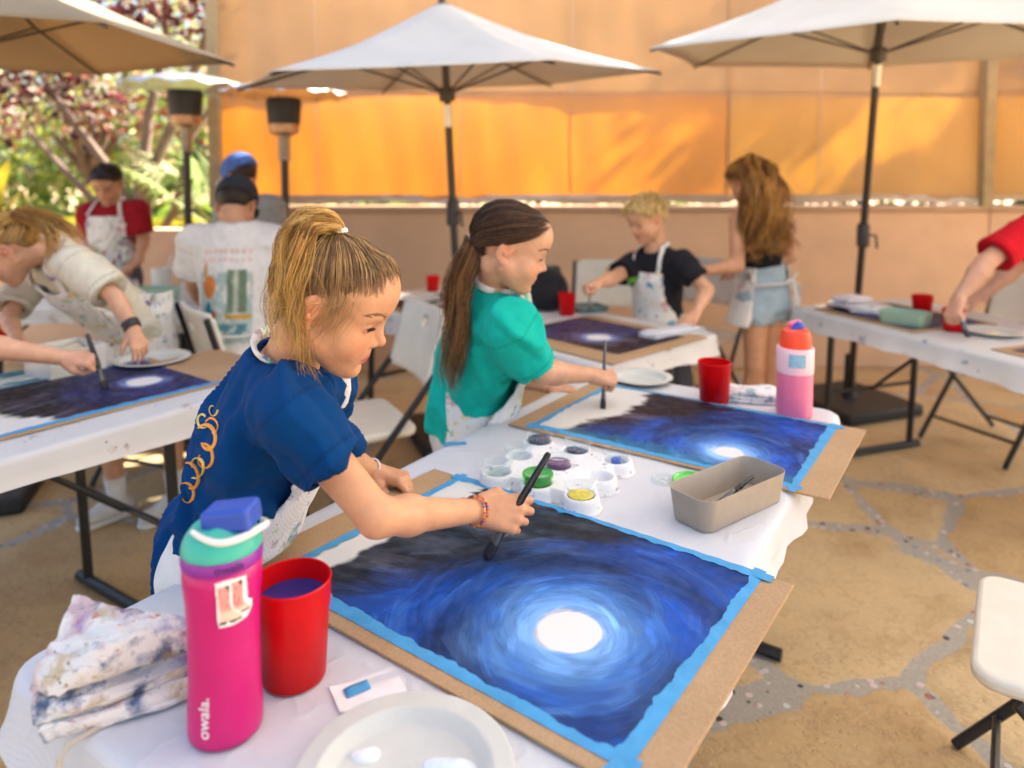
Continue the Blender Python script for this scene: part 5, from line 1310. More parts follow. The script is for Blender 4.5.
def person(label, P, group='painters at the tables', cat='person'):
    """P: joints in metres in world space -> one Empty with body, hair and clothes"""
    hip = np.array(P['hip'], float); neck = np.array(P['neck'], float); sR, sL = (np.array(q, float) for q in P['sh'])
    eR, eL = (np.array(q, float) for q in P['el']); wR, wL = (np.array(q, float) for q in P['wr']); s = P.get('s', 1.0)
    base = np.array((hip[0], hip[1], 0)); t = thing('person', label, cat, base, 0, group)
    up = U_(neck - hip); L = np.linalg.norm(neck - hip); rt = sR - sL; rt = U_(rt - up * (rt @ up)); fw = np.cross(up, rt); AX = np.stack([rt, fw, up])
    hb = P.get('res', .006); tone = np.array(P.get('tone', (.60, .34, .22)))
    k = P.get('k', .96); hc = np.array(P['head'], float); ya, pi_, ro = (R(q) for q in P['hrot'])
    f = np.array((math.cos(ya) * math.cos(pi_), math.sin(ya) * math.cos(pi_), -math.sin(pi_))); l = np.array((-math.sin(ya), math.cos(ya), 0)); u = np.cross(f, l)
    l2 = l * math.cos(ro) + u * math.sin(ro); u2 = np.cross(f, l2); HM = np.stack([f, l2, u2], 1)
    toW = lambda V: (np.asarray(V) * k) @ HM.T + hc
    toH = lambda p: (np.asarray(p) - hc) @ HM / k
    parts = []; cols = []
    # torso, arms, legs
    kn = P.get('kn'); an = P.get('an')
    allp = [hip, neck, sR, sL, eR, eL, wR, wL] + ([*map(np.array, kn), *map(np.array, an)] if kn else [])
    lo = np.min(allp, 0) - .22; hi = np.max(allp, 0) + .16; lo[2] = max(lo[2], -.005)
    B = SDF(lo, hi, hb); ws = P.get('w', 1.0) * s
    zs = np.array([-.10, .02, .35, .68, .86, .97]) * L; wz = np.array([.112, .115, .098, .118, .112, .055]) * ws; dz = np.array([.080, .085, .075, .085, .070, .048]) * ws
    B.loft(hip, AX, zs, wz, dz, .02, .05 * s)
    nk = neck + up * .03; ar = P.get('arm', 1.0) * s
    for q in (sR, sL): B.cone(neck - up * .03, q, .032 * s, .040 * s, .03)
    for a, e, w in ((sR, eR, wR), (sL, eL, wL)):
        B.cone(a, e, .042 * ar, .0335 * ar, .012); m = e + (w - e) * .28; B.cone(e, m, .0330 * ar, .0335 * ar, .012); B.cone(m, w, .0335 * ar, .0222 * ar, .015)
    if kn:
        for sgn, kk, aa in ((1, kn[0], an[0]), (-1, kn[1], an[1])):
            kk = np.array(kk, float); aa = np.array(aa, float); hj = hip + rt * sgn * .062 * s - up * .02
            B.cone(hj, kk, .072 * s, .048 * s, .02); m = kk + (aa - kk) * .3; B.cone(kk, m, .046 * s, .050 * s, .015); B.cone(m, aa, .050 * s, .030 * s, .02)
    B.cone(neck - up * .03, neck + (hc - neck) * .25, .046 * s, .044 * s, .03)
    V, F = B.mesh(); V = smooth(V, F, 1); parts.append((V, F)); cols.append(np.zeros((len(V), 3)) + tone * (.96 + .08 * fbm2(V[:, 0] * 25 + 40, V[:, 2] * 25 + V[:, 1] * 12 + 40, 3, 3)[:, None]))
    # head
    nl = toH(neck + (neck - hc) * .15); H_ = head_sdf(P.get('hres', .0036), nl, .046 * s / k * P.get('neckw', 1)); V, F = H_.mesh(); V = smooth(V, F, 1, .4); hbv = BVHTree.FromPolygons(V.tolist(), F.tolist())
    def onhead(p, o): q = hbv.find_nearest(Vector(p)); return np.array(q[0] + q[1] * o)
    cols.append(face_colours(V, tone, P.get('lip', (.50, .14, .12)), P.get('blush', tone * np.array((1.08, .72, .66))))); parts.append((toW(V), F))
    # hands
    for i, sd in enumerate('RL'):
        w = (wR, wL)[i]; d, n = P['hd'][i]; M = frame(d, n); V, F = hand_mesh(P.get('handres', .0032), sd, P['curl'][i], P.get('thumb', (TH_GRIP, TH_GRIP))[i], P.get('hk', .92) * s)
        c = np.zeros((len(V), 3)) + tone; tip = sstep(.06, .02, np.abs(V[:, 2] + .05)) * 0; cols.append(c * (.96 + .08 * fbm2(V[:, 0] * 90 + 9, V[:, 1] * 90 + 9, 6, 3)[:, None]) * np.array((1.02, .97, .95)))
        parts.append((V @ M.T + w, F))
    V, F = join(parts); bo = np_mesh('body', V, F, mskin, t, np.concatenate(cols), offset=base)
    # face details
    for y in (-1, 1):
        b = MB(); r = .0128; b.lathe([(r * math.sin(math.pi * q / 14), -r * math.cos(math.pi * q / 14)) for q in range(15)], n=20, cap0=False, cap1=False); Ve = np.array(b.v)[:, [2, 0, 1]]; iris = U_((1, y * .12, -.40))
        an_ = (Ve / r) @ iris; Ce = np.zeros((len(Ve), 3)) + (.75, .72, .68); Ce = lerp3(Ce, P.get('iris', (.10, .06, .03)), sstep(.77, .81, an_)); Ce = lerp3(Ce, (.01, .01, .01), sstep(.955, .97, an_))
        np_mesh('eye', toW(Ve + np.array((.0690, y * .033, -.003))), b.f, meye, t, Ce, offset=base)
        hr = np.random.default_rng(3); pth = []; rad = []
        for q in range(46):
            a = q / 45; cy_ = .012 + .037 * a; z0 = .0195 + .0062 * math.sin(math.pi * (a * .85 + .12)) + hr.normal() * .0012; x0 = .0795 - 9.5 * (cy_ - .012) ** 2 - .001
            p0 = np.array((x0 + .0008, y * cy_, z0)); pth.append(np.stack([onhead(q_, .0005) for q_ in (p0 - (0, 0, .001), p0 + (-.0008, y * .0045, .0012 - .002 * a), p0 + (-.003, y * .0085, .0014 - .003 * a))])); rad.append(np.array((.00042, .0005, .0002)) * (.8 + .4 * math.sin(math.pi * a)))
        V, F = tubes_np(pth, rad, 4); np_mesh('eyebrow', toW(V), F, mhair, t, np.zeros((len(V), 3)) + np.array(P.get('brow', (.10, .055, .03))), offset=base)
        pth = []; rad = []
        for q in range(17):
            a = q / 16; ang = -1 + 2 * a; p0 = np.array((.0823 - .0045 * ang * ang - .0015, y * (.033 + .0118 * ang), -.0030 + .0022 * (1 - ang * ang))); pth.append(np.stack([p0, p0 + (.0035, y * .002 * ang, -.0022), p0 + (.0065, y * .0035 * ang, -.0018)])); rad.append(np.array((.0007, .0006, .0003)))
        V, F = tubes_np(pth, rad, 4); np_mesh('eyelashes', toW(V), F, mlash, t, offset=base)
    ctx = dict(t=t, base=base, toW=toW, toH=toH, HM=HM, AX=AX, hip=hip, neck=neck, L=L, s=s, ws=ws, up=up, rt=rt, fw=fw, sh=(sR, sL), el=(eR, eL), wr=(wR, wL), k=k, hc=hc, zs=zs, wz=wz, dz=dz, P=P, body=bo)
    return ctx

def shirt(c, col, sleeve=.75, hem=-.08, loose=.016, flare=.02, res=None, colfn=None, amp=.005, name='shirt', seed=1, neckr=.062, tank=False, mat=None, sl_r=.058, droop=(0, 0, 0)):
    h = res or c['P'].get('cres', .006); AX, hip, L, s = c['AX'], c['hip'], c['L'], c['s']
    pts = [hip - c['up'] * .16, c['neck'], c['sh'][0], c['sh'][1], c['el'][0], c['el'][1]]; S = SDF(np.min(pts, 0) - .22, np.max(pts, 0) + .12, h)
    zs = c['zs'].copy(); zs[0] = (hem - .05) * L; wz = c['wz'] + loose + flare * np.array([1.2, .9, .55, .2, 0, 0]); dz = c['dz'] + loose + flare * np.array([1.3, 1, .7, .3, 0, 0])
    S.loft(hip, AX, zs, wz, dz, .02, .04)
    if not tank:
        for i in (0, 1):
            S.cone(c['neck'] - c['up'] * .030, c['sh'][i], .034 * s + loose * .5, .038 * s + loose * .6, .06)
            e = c['sh'][i] + (c['el'][i] - c['sh'][i]) * sleeve; d = U_(c['el'][i] - c['sh'][i])
            S.cone(c['sh'][i], e + d * .02 + np.array(droop), .039 * s + loose * .7, sl_r * s + loose * .45, .07)
    hp = hip + c['up'] * hem * L
    if not tank:
        for i in (0, 1):
            d = U_(c['el'][i] - c['sh'][i]); e = c['sh'][i] + (c['el'][i] - c['sh'][i]) * sleeve
            S.cone(e - d * .035, e + d * .06 + np.array(droop), .035 * s, sl_r * s + loose * .45 - .007, .004, 's')
            X = lambda X_, Y_, Z_, e=e, d=d: np.where(((X_ - e[0]) ** 2 + (Y_ - e[1]) ** 2 + (Z_ - e[2]) ** 2) < .12 ** 2, (X_ - e[0]) * d[0] + (Y_ - e[1]) * d[1] + (Z_ - e[2]) * d[2], -1.0)
            S.clip(X)
        S.cone(c['neck'] + c['up'] * .005 + c['fw'] * .004, c['neck'] + c['up'] * .09 + c['fw'] * .02, neckr * s, neckr * s * 1.25, .008, 's')
    else:
        S.plane(hip + c['up'] * L * .78, c['up'])
    S.plane(hp, -c['up'])
    V, F = S.mesh(); V = smooth(V, F, 2); V = wrinkle(V, F, c['up'], c['rt'], amp, seed=seed)
    C = np.zeros((len(V), 3)) + np.array(col)
    st = np.ones(len(V))
    if not tank:
        for i in (0, 1):
            d = U_(c['el'][i] - c['sh'][i]); e = c['sh'][i] + (c['el'][i] - c['sh'][i]) * sleeve; dd = (V - e) @ d; nearp = np.linalg.norm(V - e, axis=1) < .11
            st *= np.where(nearp, 1 - .35 * sstep(.0035, .0015, np.abs(dd + .020)) - .25 * sstep(-.004, 0, dd), 1)
            ds = (V - c['sh'][i]) @ d; st *= np.where(np.linalg.norm(V - c['sh'][i], axis=1) < .10, 1 - .30 * sstep(.0040, .0012, np.abs(ds - .004)), 1)
        a0 = c['neck'] + c['up'] * .005 + c['fw'] * .004; ax_ = U_(c['up'] * .085 + c['fw'] * .016); rel = V - a0; al_ = rel @ ax_; rd = np.linalg.norm(rel - al_[:, None] * ax_, axis=1); al2 = np.clip(al_, 0, None); rn = neckr * s * (1 + .25 * al2 / .085)
        st *= np.where(al_ > -.05, 1 - .22 * sstep(.014, .012, rd - rn), 1)
    C = C * st[:, None]
    if colfn is not None:
        q = (V - hip) @ AX.T; C = colfn(C, q[:, 0], q[:, 1], q[:, 2] / L)
    return np_mesh(name, V, F, mat or mcloth_col, c['t'], C, offset=c['base'])
def lower(c, col, length=.35, res=None, name='shorts', loose=.014, mat=None, top=.12, seed=5, amp=.004):
    h = res or c['P'].get('cres', .006); hip, s = c['hip'], c['s']; kn = [np.array(q, float) for q in c['P']['kn']]; an = [np.array(q, float) for q in c['P']['an']]
    pts = [hip, *kn] + (an if length > 1 else []); S = SDF(np.min(pts, 0) - .20, np.max(pts, 0) + .22, h)
    S.loft(hip, c['AX'], np.array([-.06, .02, top * c['L']]), np.array([.115, .120, .108]) * c['ws'] + loose, np.array([.085, .090, .08]) * c['ws'] + loose, .02, .03)
    for sg, kk, aa in ((1, kn[0], an[0]), (-1, kn[1], an[1])):
        hj = hip + c['rt'] * sg * .062 * s; f = min(length, 1); e = hj + (kk - hj) * f; S.cone(hj, e, .076 * s + loose, (.076 - .022 * f) * s + loose * 1.4, .03)
        if length > 1: S.cone(kk, kk + (aa - kk) * (length - 1), .055 * s + loose, .042 * s + loose, .02)
        if length <= 1:
            d = U_(kk - hj); S.cone(e - d * .02, e + d * .08, (.066 - .02 * f) * s + loose, (.066 - .02 * f) * s + loose, .004, 's')
    V, F = S.mesh(); V = smooth(V, F, 2); V = wrinkle(V, F, (0, 0, 1), c['rt'], amp, seed=seed)
    return np_mesh(name, V, F, mat or mcloth_col, c['t'], np.zeros((len(V), 3)) + np.array(col), offset=c['base'])
def apron(c, mat, bib=(.32, .80), bibw=.105, skirt=(.30, -.62), skw=.15, res=None, loose=.030, wrap=.02, name='apron', back=False, vertical=True, seed=3, flare=.05, straps=True, ties=False, amp=.005):
    """bib and skirt lying over the clothes, straps and ties as sub-parts"""
    h = res or c['P'].get('cres', .006); AX, hip, L, s, t = c['AX'], c['hip'], c['L'], c['s'], c['t']
    sgn = -1 if back else 1
    UPV = np.array((0, 0, 1.)) if vertical else c['up']; rtv = c['rt'] - UPV * (c['rt'] @ UPV); rtv = U_(rtv); AV = np.stack([rtv, np.cross(UPV, rtv), UPV])
    pts = [hip, c['neck'], hip + UPV * skirt[1] * L]; S = SDF(np.min(pts, 0) - .24, np.max(pts, 0) + .24, h)
    lz = np.array([skirt[1] * L - .03, 0, skirt[0] * L]); S.loft(hip, AV, lz, np.array([.118 + flare, .118, .104]) * c['ws'] + loose, np.array([.09 + flare, .095, .085]) * c['ws'] + loose, .01, .02)
    lo_ = hip + UPV * skirt[1] * L
    def reg(X, Y, Z):
        d = [(X - hip[0]) * AV[i, 0] + (Y - hip[1]) * AV[i, 1] + (Z - hip[2]) * AV[i, 2] for i in range(3)]
        return np.maximum(np.maximum(wrap - sgn * d[1], np.abs(d[0]) - skw * s - .25 * np.maximum(0, -d[2])), np.maximum(skirt[1] * L - d[2], d[2] - skirt[0] * L))
    S.clip(reg)
    # hollow it so that it is a sheet
    I = SDF(S.lo, S.lo + (S.n - 1) * S.h, h); I.n = S.n; I.ax = S.ax; I.vol = np.full(tuple(S.n), .2, np.float32)
    I.loft(hip, AV, lz + np.array([-.08, 0, .08]), np.array([.118 + flare, .118, .104]) * c['ws'] + loose - .011, np.array([.09 + flare, .095, .085]) * c['ws'] + loose - .011, .01, .02); S.vol = np.maximum(S.vol, -I.vol)
    T = SDF(S.lo, S.lo + (S.n - 1) * S.h, h); T.n = S.n; T.ax = S.ax; T.vol = np.full(tuple(S.n), .2, np.float32)
    if bib:
        T.loft(hip, AX, c['zs'], c['wz'] + loose + .004, c['dz'] + loose + .006, .01, .03)
        I2 = SDF(S.lo, S.lo + (S.n - 1) * S.h, h); I2.n = S.n; I2.ax = S.ax; I2.vol = np.full(tuple(S.n), .2, np.float32); I2.loft(hip, AX, c['zs'], c['wz'] + loose - .007, c['dz'] + loose - .005, .01, .03); T.vol = np.maximum(T.vol, -I2.vol)
        def reg2(X, Y, Z):
            d = [(X - hip[0]) * AX[i, 0] + (Y - hip[1]) * AX[i, 1] + (Z - hip[2]) * AX[i, 2] for i in range(3)]
            w = bibw * s * (1 + .5 * np.clip((bib[0] + .25 - d[2] / L) * 3, 0, 1)); return np.maximum(np.maximum(.01 - sgn * d[1], np.abs(d[0]) - w), np.maximum((bib[0] - .06) * L - d[2], d[2] - bib[1] * L))
        T.clip(reg2); S.vol = np.minimum(S.vol, T.vol)
    V, F = S.mesh(); V = smooth(V, F, 2); V = wrinkle(V, F, (0, 0, 1), c['rt'], amp, 18, 3, seed)
    ap = np_mesh(name, V, F, mat, t, offset=c['base'])
    loc = lambda q: tuple(np.array(q) - c['base'])
    if straps and bib:
        y0 = np.interp(bib[1] * L, c['zs'], c['dz']) + loose
        tp = [hip + AX[2] * bib[1] * L + AX[0] * q * bibw * s * .8 + AX[1] * (y0 * .92) for q in (-1, 1)]; nk = c['neck']
        b = MB(); side = [nk + AX[0] * q * .062 * s + AX[1] * .012 + AX[2] * .022 for q in (-1, 1)]; mid = [nk + AX[0] * q * .072 * s + AX[1] * .055 * s - AX[2] * .002 for q in (-1, 1)]; bk = nk - AX[1] * .064 * s + AX[2] * .030
        sho = [o for o in t.children if o.name.startswith('shirt')]
        sp_ = spline(np.array([loc(p) for p in (tp[0], mid[0], side[0], nk + AX[0] * -.045 * s - AX[1] * .045 * s + AX[2] * .03, bk, nk + AX[0] * .045 * s - AX[1] * .045 * s + AX[2] * .03, side[1], mid[1], tp[1])]), 50)
        for so_ in sho + [c['body']]:
            bt = BVHTree.FromPolygons([v.co[:] for v in so_.data.vertices], [p.vertices[:] for p in so_.data.polygons])
            for i_ in range(len(sp_)):
                q_ = bt.find_nearest(Vector(sp_[i_]))
                if q_[0] is not None:
                    dd_ = (Vector(sp_[i_]) - q_[0]).dot(q_[1])
                    if q_[3] < .05 and dd_ < .006: sp_[i_] = np.array(q_[0] + q_[1] * .006)
        sp_[1:-1] = (sp_[:-2] + 2 * sp_[1:-1] + sp_[2:]) / 4
        b.tube([tuple(p) for p in sp_], .0095, 8, sy=.4); b.build('neck_strap', mat, ap)
    if ties:
        b = MB(); pts = []
        for q in range(13):
            a = R(200 + 140 * q / 12) if not back else R(20 + 140 * q / 12); pts.append(loc(hip + AV[2] * .25 * L + AV[0] * math.cos(a) * ((.118) * c['ws'] + loose + .008) + AV[1] * math.sin(a) * (.096 * c['ws'] + loose + .008)))
        b.tube(pts, .008, 8, sy=.6)
        b.build('waist_tie', mat, ap)
    return ap
def hairline_keep(V): return V[:, 0] - np.interp(V[:, 2], HL_Z, HL_X)
def hair_cap(c, col, thick=.006, name='hair', HX=HL_X, res=None, dark=.55, rough=0, extra=(), recess=0):
    s = SDF((-.15, -.115, -.12), (.13, .115, .15), res or c['P'].get('hres', .0036))
    s.ell(SK_C, SK_R + thick, k=.01); s.ell((.046, 0, .041), np.array((.053, .063, .057)) + thick, k=.02)
    for e in extra: s.ell(*e, k=.015)
    s.clip(lambda X, Y, Z: (X - np.interp(Z - recess * .55, HL_Z, HX) + recess) * .8 + 0 * Y)
    for y in (-1, 1): s.ell((-.012, y * .082, -.008), (.022, .018, .032), k=.006, op='s')
    V, F = s.mesh(); V = smooth(V, F, 2); n = fbm2(np.arctan2(V[:, 1], V[:, 2] + .02) * 14 + 30, V[:, 0] * 9 + 30, 8, 3)
    if rough: V = V + vnorm(V, F) * ((fbm2(V[:, 0] * 60 + 40, V[:, 1] * 60 + V[:, 2] * 40 + 40, 3, 3) - .4) * rough)[:, None]
    return c['toW'](V), F, np.array(col) * (dark * (.6 + .9 * n[:, None]))
def sk_point(d, off): d = d / np.linalg.norm(d, axis=-1, keepdims=True); return SK_C + d * (SK_R + off)
def scalp_strands(c, K, n, rad, seed, off=.0075, jit=.0015, HX=HL_X):
    r = np.random.default_rng(seed); P = []; Rr = []
    kd = (np.array(K) - SK_C) / SK_R; kd /= np.linalg.norm(kd)
    for i in range(n):
        z = r.uniform(-.07, .108); y = r.uniform(-1, 1); z2 = z; z = z + r.normal() * .007
        x = np.interp(z, HL_Z, HX) - abs(r.normal()) * (.035 if i % 2 else .011) + .004
        q = np.array((x, 0, z)) - SK_C; e = 1 - (q[0] / SK_R[0]) ** 2 - (q[2] / SK_R[2]) ** 2
        if e > 0: yy = math.sqrt(e) * SK_R[1] * (1 if y > 0 else -1) * (r.uniform(.75, 1) if z < .07 else r.uniform(0, 1))
        else: yy = r.uniform(-.06, .06)
        sd = np.array((q[0], yy, q[2])) / SK_R; sd /= np.linalg.norm(sd); om = math.acos(np.clip(sd @ kd, -1, 1)); tt = np.linspace(0, 1, 9)[:, None]
        if om < .15: continue
        d = (np.sin((1 - tt) * om) * sd + np.sin(tt * om) * kd) / math.sin(om); o = (off + r.normal() * jit) * np.clip(.25 + tt * 5, 0, 1) + .004 * np.sin(tt * 3.14) * r.random()
        p = SK_C + d / np.linalg.norm(d, axis=1, keepdims=True) * (SK_R + o)
        if (d[:-2, 0] * SK_R[0] + SK_C[0] > np.interp(d[:-2, 2] * SK_R[2] + SK_C[2], HL_Z, HX) + .016).any(): continue
        c2 = np.array((.046, 0, .041)); k2 = np.linalg.norm((p - c2) / (np.array((.053, .063, .057)) + o), axis=1, keepdims=True); p = np.where(k2 < 1, c2 + (p - c2) / np.maximum(k2, .2), p); p += r.normal(size=p.shape) * .0006
        P.append(c['toW'](p)); Rr.append(np.array([.15, .55, .9, 1, 1, 1, 1, 1, .8]) * rad)
    return P, Rr
def spline(pts, n):
    A = np.array(pts, float); k = len(A) - 1; out = []
    for t in np.linspace(0, 1, n):
        i = min(int(t * k), k - 1); f = t * k - i; p1, p2 = A[i], A[i + 1]; p0 = A[max(i - 1, 0)]; p3 = A[min(i + 2, k)]
        out.append(.5 * (2 * p1 + (p2 - p0) * f + (2 * p0 - 5 * p1 + 4 * p2 - p3) * f * f + (3 * p1 - p0 - 3 * p2 + p3) * f ** 3))
    return np.array(out)
def tail_strands(guide, n, r0, r1, rad, seed, m=18, wave=0, wf=3, lmin=.7, flat=None, clump=9):
    r = np.random.default_rng(seed); G = spline(guide, 60); P = []; Rr = []; CI = []
    cl = r.normal(size=(clump, 3)); cl /= np.maximum(1, np.linalg.norm(cl, axis=1, keepdims=True)); ph = r.random(clump) * 6.28
    for i in range(n):
        j = r.integers(clump); o = cl[j] * .95 + r.normal(size=3) * .24; ln = r.uniform(lmin, 1.0); tt = np.linspace(0, ln, m)
        g = np.stack([np.interp(tt, np.linspace(0, 1, 60), G[:, a]) for a in range(3)], 1)
        w = (r0 + (r1 - r0) * np.sin(np.minimum(tt * 1.9, 1.57)) ** 1.0)[:, None]; oo = o if flat is None else o * np.array(flat)
        p = g + oo * w * (1 - .45 * tt ** 2)[:, None]
        if wave: 
            a = ph[j] + r.normal() * .35; p = p + wave * tt[:, None] * np.stack([np.sin(tt * wf * 6.28 + a), np.cos(tt * wf * 6.28 + a) * .7, np.sin(tt * wf * 5 + a) * .3], 1)
        p = p + np.cumsum(r.normal(size=p.shape), 0) * .0006
        P.append(p); Rr.append(rad * np.linspace(1, .25, m)); CI.append(j)
    return P, Rr, CI
def hair_mesh(c, caps, strands, cols, n=3, name='hair', seed=0, tipcol=None):
    r = np.random.default_rng(seed); VV = []; FF = []; CC = []; b = 0
    for V, F, C in caps: VV.append(V); FF.append(F + b); CC.append(C); b += len(V)
    cols = np.array(cols)
    for P, Rr, *ci_ in strands:
        V, F = tubes_np(P, Rr, n); m = [len(p) for p in P]
        ci = r.integers(0, len(cols), len(P))
        if ci_: ci = np.where(r.random(len(P)) < .65, (np.array(ci_[0]) * 7 + len(P)) % len(cols), ci)
        cc = cols[ci] * (.8 + .4 * r.random((len(P), 1)))
        C = np.repeat(cc, [k * n for k in m], 0)
        VV.append(V); FF.append(F + b); CC.append(C); b += len(V)
    return np_mesh(name, np.concatenate(VV), np.concatenate(FF), mhair, c['t'], np.concatenate(CC), offset=c['base'])
def tufts(c, n, ln, cols, seed, rad=.002, HX=HL_X):
    r = np.random.default_rng(seed); P = []; Rr = []
    for i in range(n):
        d = r.normal(size=3); d[2] = abs(d[2]) * .95 - .05; d /= np.linalg.norm(d); p = sk_point(d, .008)
        if p[0] > np.interp(p[2], HL_Z, HX) + .004: continue
        o = d * ln * r.uniform(.3, 1.0) + r.normal(size=3) * ln * .45; P.append(c['toW'](np.array([sk_point(d, .002), p, p + o * .6, p + o + (.008, 0, -.008)]))); Rr.append(np.array([1, 1, .8, .3]) * rad)
    return P, Rr
def ring_child(c, p, d, r, rt, col_or_mat, name, beads=None, n=26, parent=None, squash=1):
    d = U_(d); a = U_(np.cross(d, (.2, .3, .9))); b_ = np.cross(d, a); q = [np.array(p) + (a * math.cos(2 * math.pi * i / n) + b_ * math.sin(2 * math.pi * i / n) * squash) * r - c['base'] for i in range(n + 1)]
    b = MB()
    if beads is None: b.tube([tuple(x) for x in q], rt, 8, cap=False); return b.build(name, col_or_mat, parent or c['t'])
    b.tube([tuple(x) for x in q], rt * .5, 6, cap=False); o = b.build(name, col_or_mat, parent or c['t'])
    for i in range(n):
        m = MB(); m.tube([tuple(q[i]), tuple(q[i] + (q[i + 1] - q[i]) * .82)], rt, 7); m.build('bead', beads[i % len(beads)], o)
    return o
def shoes(c, mat, sole, sock=None):
    for i in (0, 1):
        a = np.array(c['P']['an'][i], float); f = c['fw'].copy(); f[2] = 0; f = U_(f); s = c['s']
        S = SDF(np.minimum(a, a + f * .2) - .12, np.maximum(a, a + f * .2) + .1, .006); g = np.array((a[0], a[1], 0))
        S.cone(g - f * .03 + (0, 0, .042), g + f * .13 * s + (0, 0, .034), .040 * s, .036 * s, .02); S.cone(a + (0, 0, .0), g + f * .05 + (0, 0, .05), .040 * s, .040 * s, .02); S.clip(lambda X, Y, Z: .012 - Z + 0 * X + 0 * Y); S.plane(a + np.array((0, 0, .025)), (0, 0, 1))
        V, F = S.mesh(); o = np_mesh('shoe', V, F, mat, c['t'], offset=c['base'])
        S = SDF(np.minimum(a, a + f * .2) - .12, np.maximum(a, a + f * .2) + .1, .006); S.cone(g - f * .03 + (0, 0, .02), g + f * .13 * s + (0, 0, .02), .045 * s, .041 * s, .02); S.clip(lambda X, Y, Z: np.maximum(.001 - Z, Z - .02) + 0 * X + 0 * Y)
        V, F = S.mesh(); np_mesh('sole', V, F, sole, o, offset=c['base'])
        if sock:
            b = MB(); kn = np.array(c['P']['kn'][i], float); b.tube([tuple(a - c['base']), tuple(a + (kn - a) * .28 - c['base'])], [.036 * s, .045 * s], 16); b.build('sock', sock, c['t'])
# ------------------------------------------------------------------ the painters
map_spots = [(.55, .08, .12), (.06, .30, .45), (.10, .42, .05), (.12, .08, .30), (.70, .45, .05)]
mapron = M_cloth('apron_cotton', (.76, .73, .69), .9, 500, .3, .05, stains=map_spots[:3], amount=-.05, sscale=1.2)
mapron2 = M_cloth('apron_cotton_worn', (.74, .72, .68), .9, 500, .3, .05, stains=map_spots, amount=.05, sscale=1.4)
mapron3 = M_cloth('apron_cotton_clean', (.74, .70, .64), .9, 500, .3, .05, stains=[(.5, .4, .3)], amount=-.3)
mstring = M_plain('white_thread', (.75, .72, .68), .8)
def V3_(p): return np.array(tuple(p))

# --- girl in navy, in front
nk = V3_(aty(286, 366, 1.17)); hp = V3_(aty(226, 548, 1.25))
shR = V3_(aty(286, 410, 1.035)); shL = nk * 2 - shR + np.array((.05, -.02, -.03))
G1 = dict(hip=hp, neck=nk, sh=(shR, shL), el=(V3_(aty(377, 517, 1.0)), V3_(aty(338, 452, 1.40))), wr=(V3_(aty(478, 511, 1.185)), V3_(aty(374, 472, 1.475))),
          head=V3_(aty(333, 303, 1.12)), hrot=(-4, 23, 0), k=.95, s=.94, arm=.87, res=.0045, hres=.0019, handres=.0019, cres=.0048, hk=.94, neckw=.92,
          hd=(((1, .03, -.10), (-.12, -.84, .52)), ((.92, -.25, -.1), (.1, .1, 1))), curl=(((34, 82, 50), (44, 90, 55), (54, 94, 58), (62, 95, 60)), ((35, 70, 50), (45, 80, 55), (50, 85, 55), (55, 85, 55))), thumb=(((.80, -.22, -.55), (.70, -.55, -.45)), TH_GRIP),
          tone=(.60, .31, .165), lip=(.55, .10, .10), brow=(.22, .125, .06), iris=(.09, .07, .05))
G1['kn'] = (hp + (.16, -.10, -.30), hp + (.16, .10, -.30)); G1['an'] = (hp + (.02, -.10, -.67), hp + (.02, .10, -.67))
c = person('girl with a blond ponytail in a navy T-shirt leaning over the nearest painting', G1)
shirt(c, lin(4, 56, 108), .55, -.10, .014, .012, amp=.020, seed=3, sl_r=.055, neckr=.060)
lower(c, (.72, .70, .66), 1.0, name='shorts', seed=6)
apron(c, M_cloth('apron_green_splash', (.76, .74, .71), .9, 500, .3, .04, stains=[(.30, .06, .12), (.05, .12, .30), (.18, .55, .06), (.1, .2, .3)], amount=.12, sscale=1.3), bib=(.30, .78), seed=4, loose=.034)
blond = [(.58, .33, .085), (.68, .42, .13), (.46, .25, .06), (.74, .50, .19), (.34, .175, .05)]; roots = [(.20, .115, .05), (.30, .18, .075), (.42, .26, .11), (.14, .08, .035)]
K = (-.040, 0, .114); Kw = c['toW'](np.array(K))
cap = hair_cap(c, (.17, .095, .042), .003, recess=.036)
s1 = scalp_strands(c, K, 1900, .00085, 2, .0060, .0014)
gA = [Kw, V3_(aty(326, 222, 1.115)), V3_(aty(300, 222, 1.10)), V3_(aty(283, 255, 1.09)), V3_(aty(275, 296, 1.085)), V3_(aty(271, 336, 1.08))]
gB = [Kw, V3_(aty(328, 223, 1.09)), V3_(aty(308, 230, 1.06)), V3_(aty(297, 280, 1.045)), V3_(aty(299, 330, 1.04)), V3_(aty(315, 388, 1.045))]
gC = [Kw, V3_(aty(326, 222, 1.10)), V3_(aty(304, 224, 1.08)), V3_(aty(290, 264, 1.065)), V3_(aty(284, 310, 1.06)), V3_(aty(284, 354, 1.06))]
st = [tail_strands(gA, 330, .010, .019, .00075, 4, wave=.009, lmin=.45), tail_strands(gB, 260, .010, .013, .00075, 5, wave=.009, lmin=.45), tail_strands(gC, 380, .010, .020, .00075, 6, wave=.009, lmin=.45)]
hair_mesh(c, [cap], [s1], roots, name='hair', seed=1)
ho = hair_mesh(c, [], st, blond, name='ponytail', seed=2)
r_ = np.random.default_rng(9); fl = []; fr = []
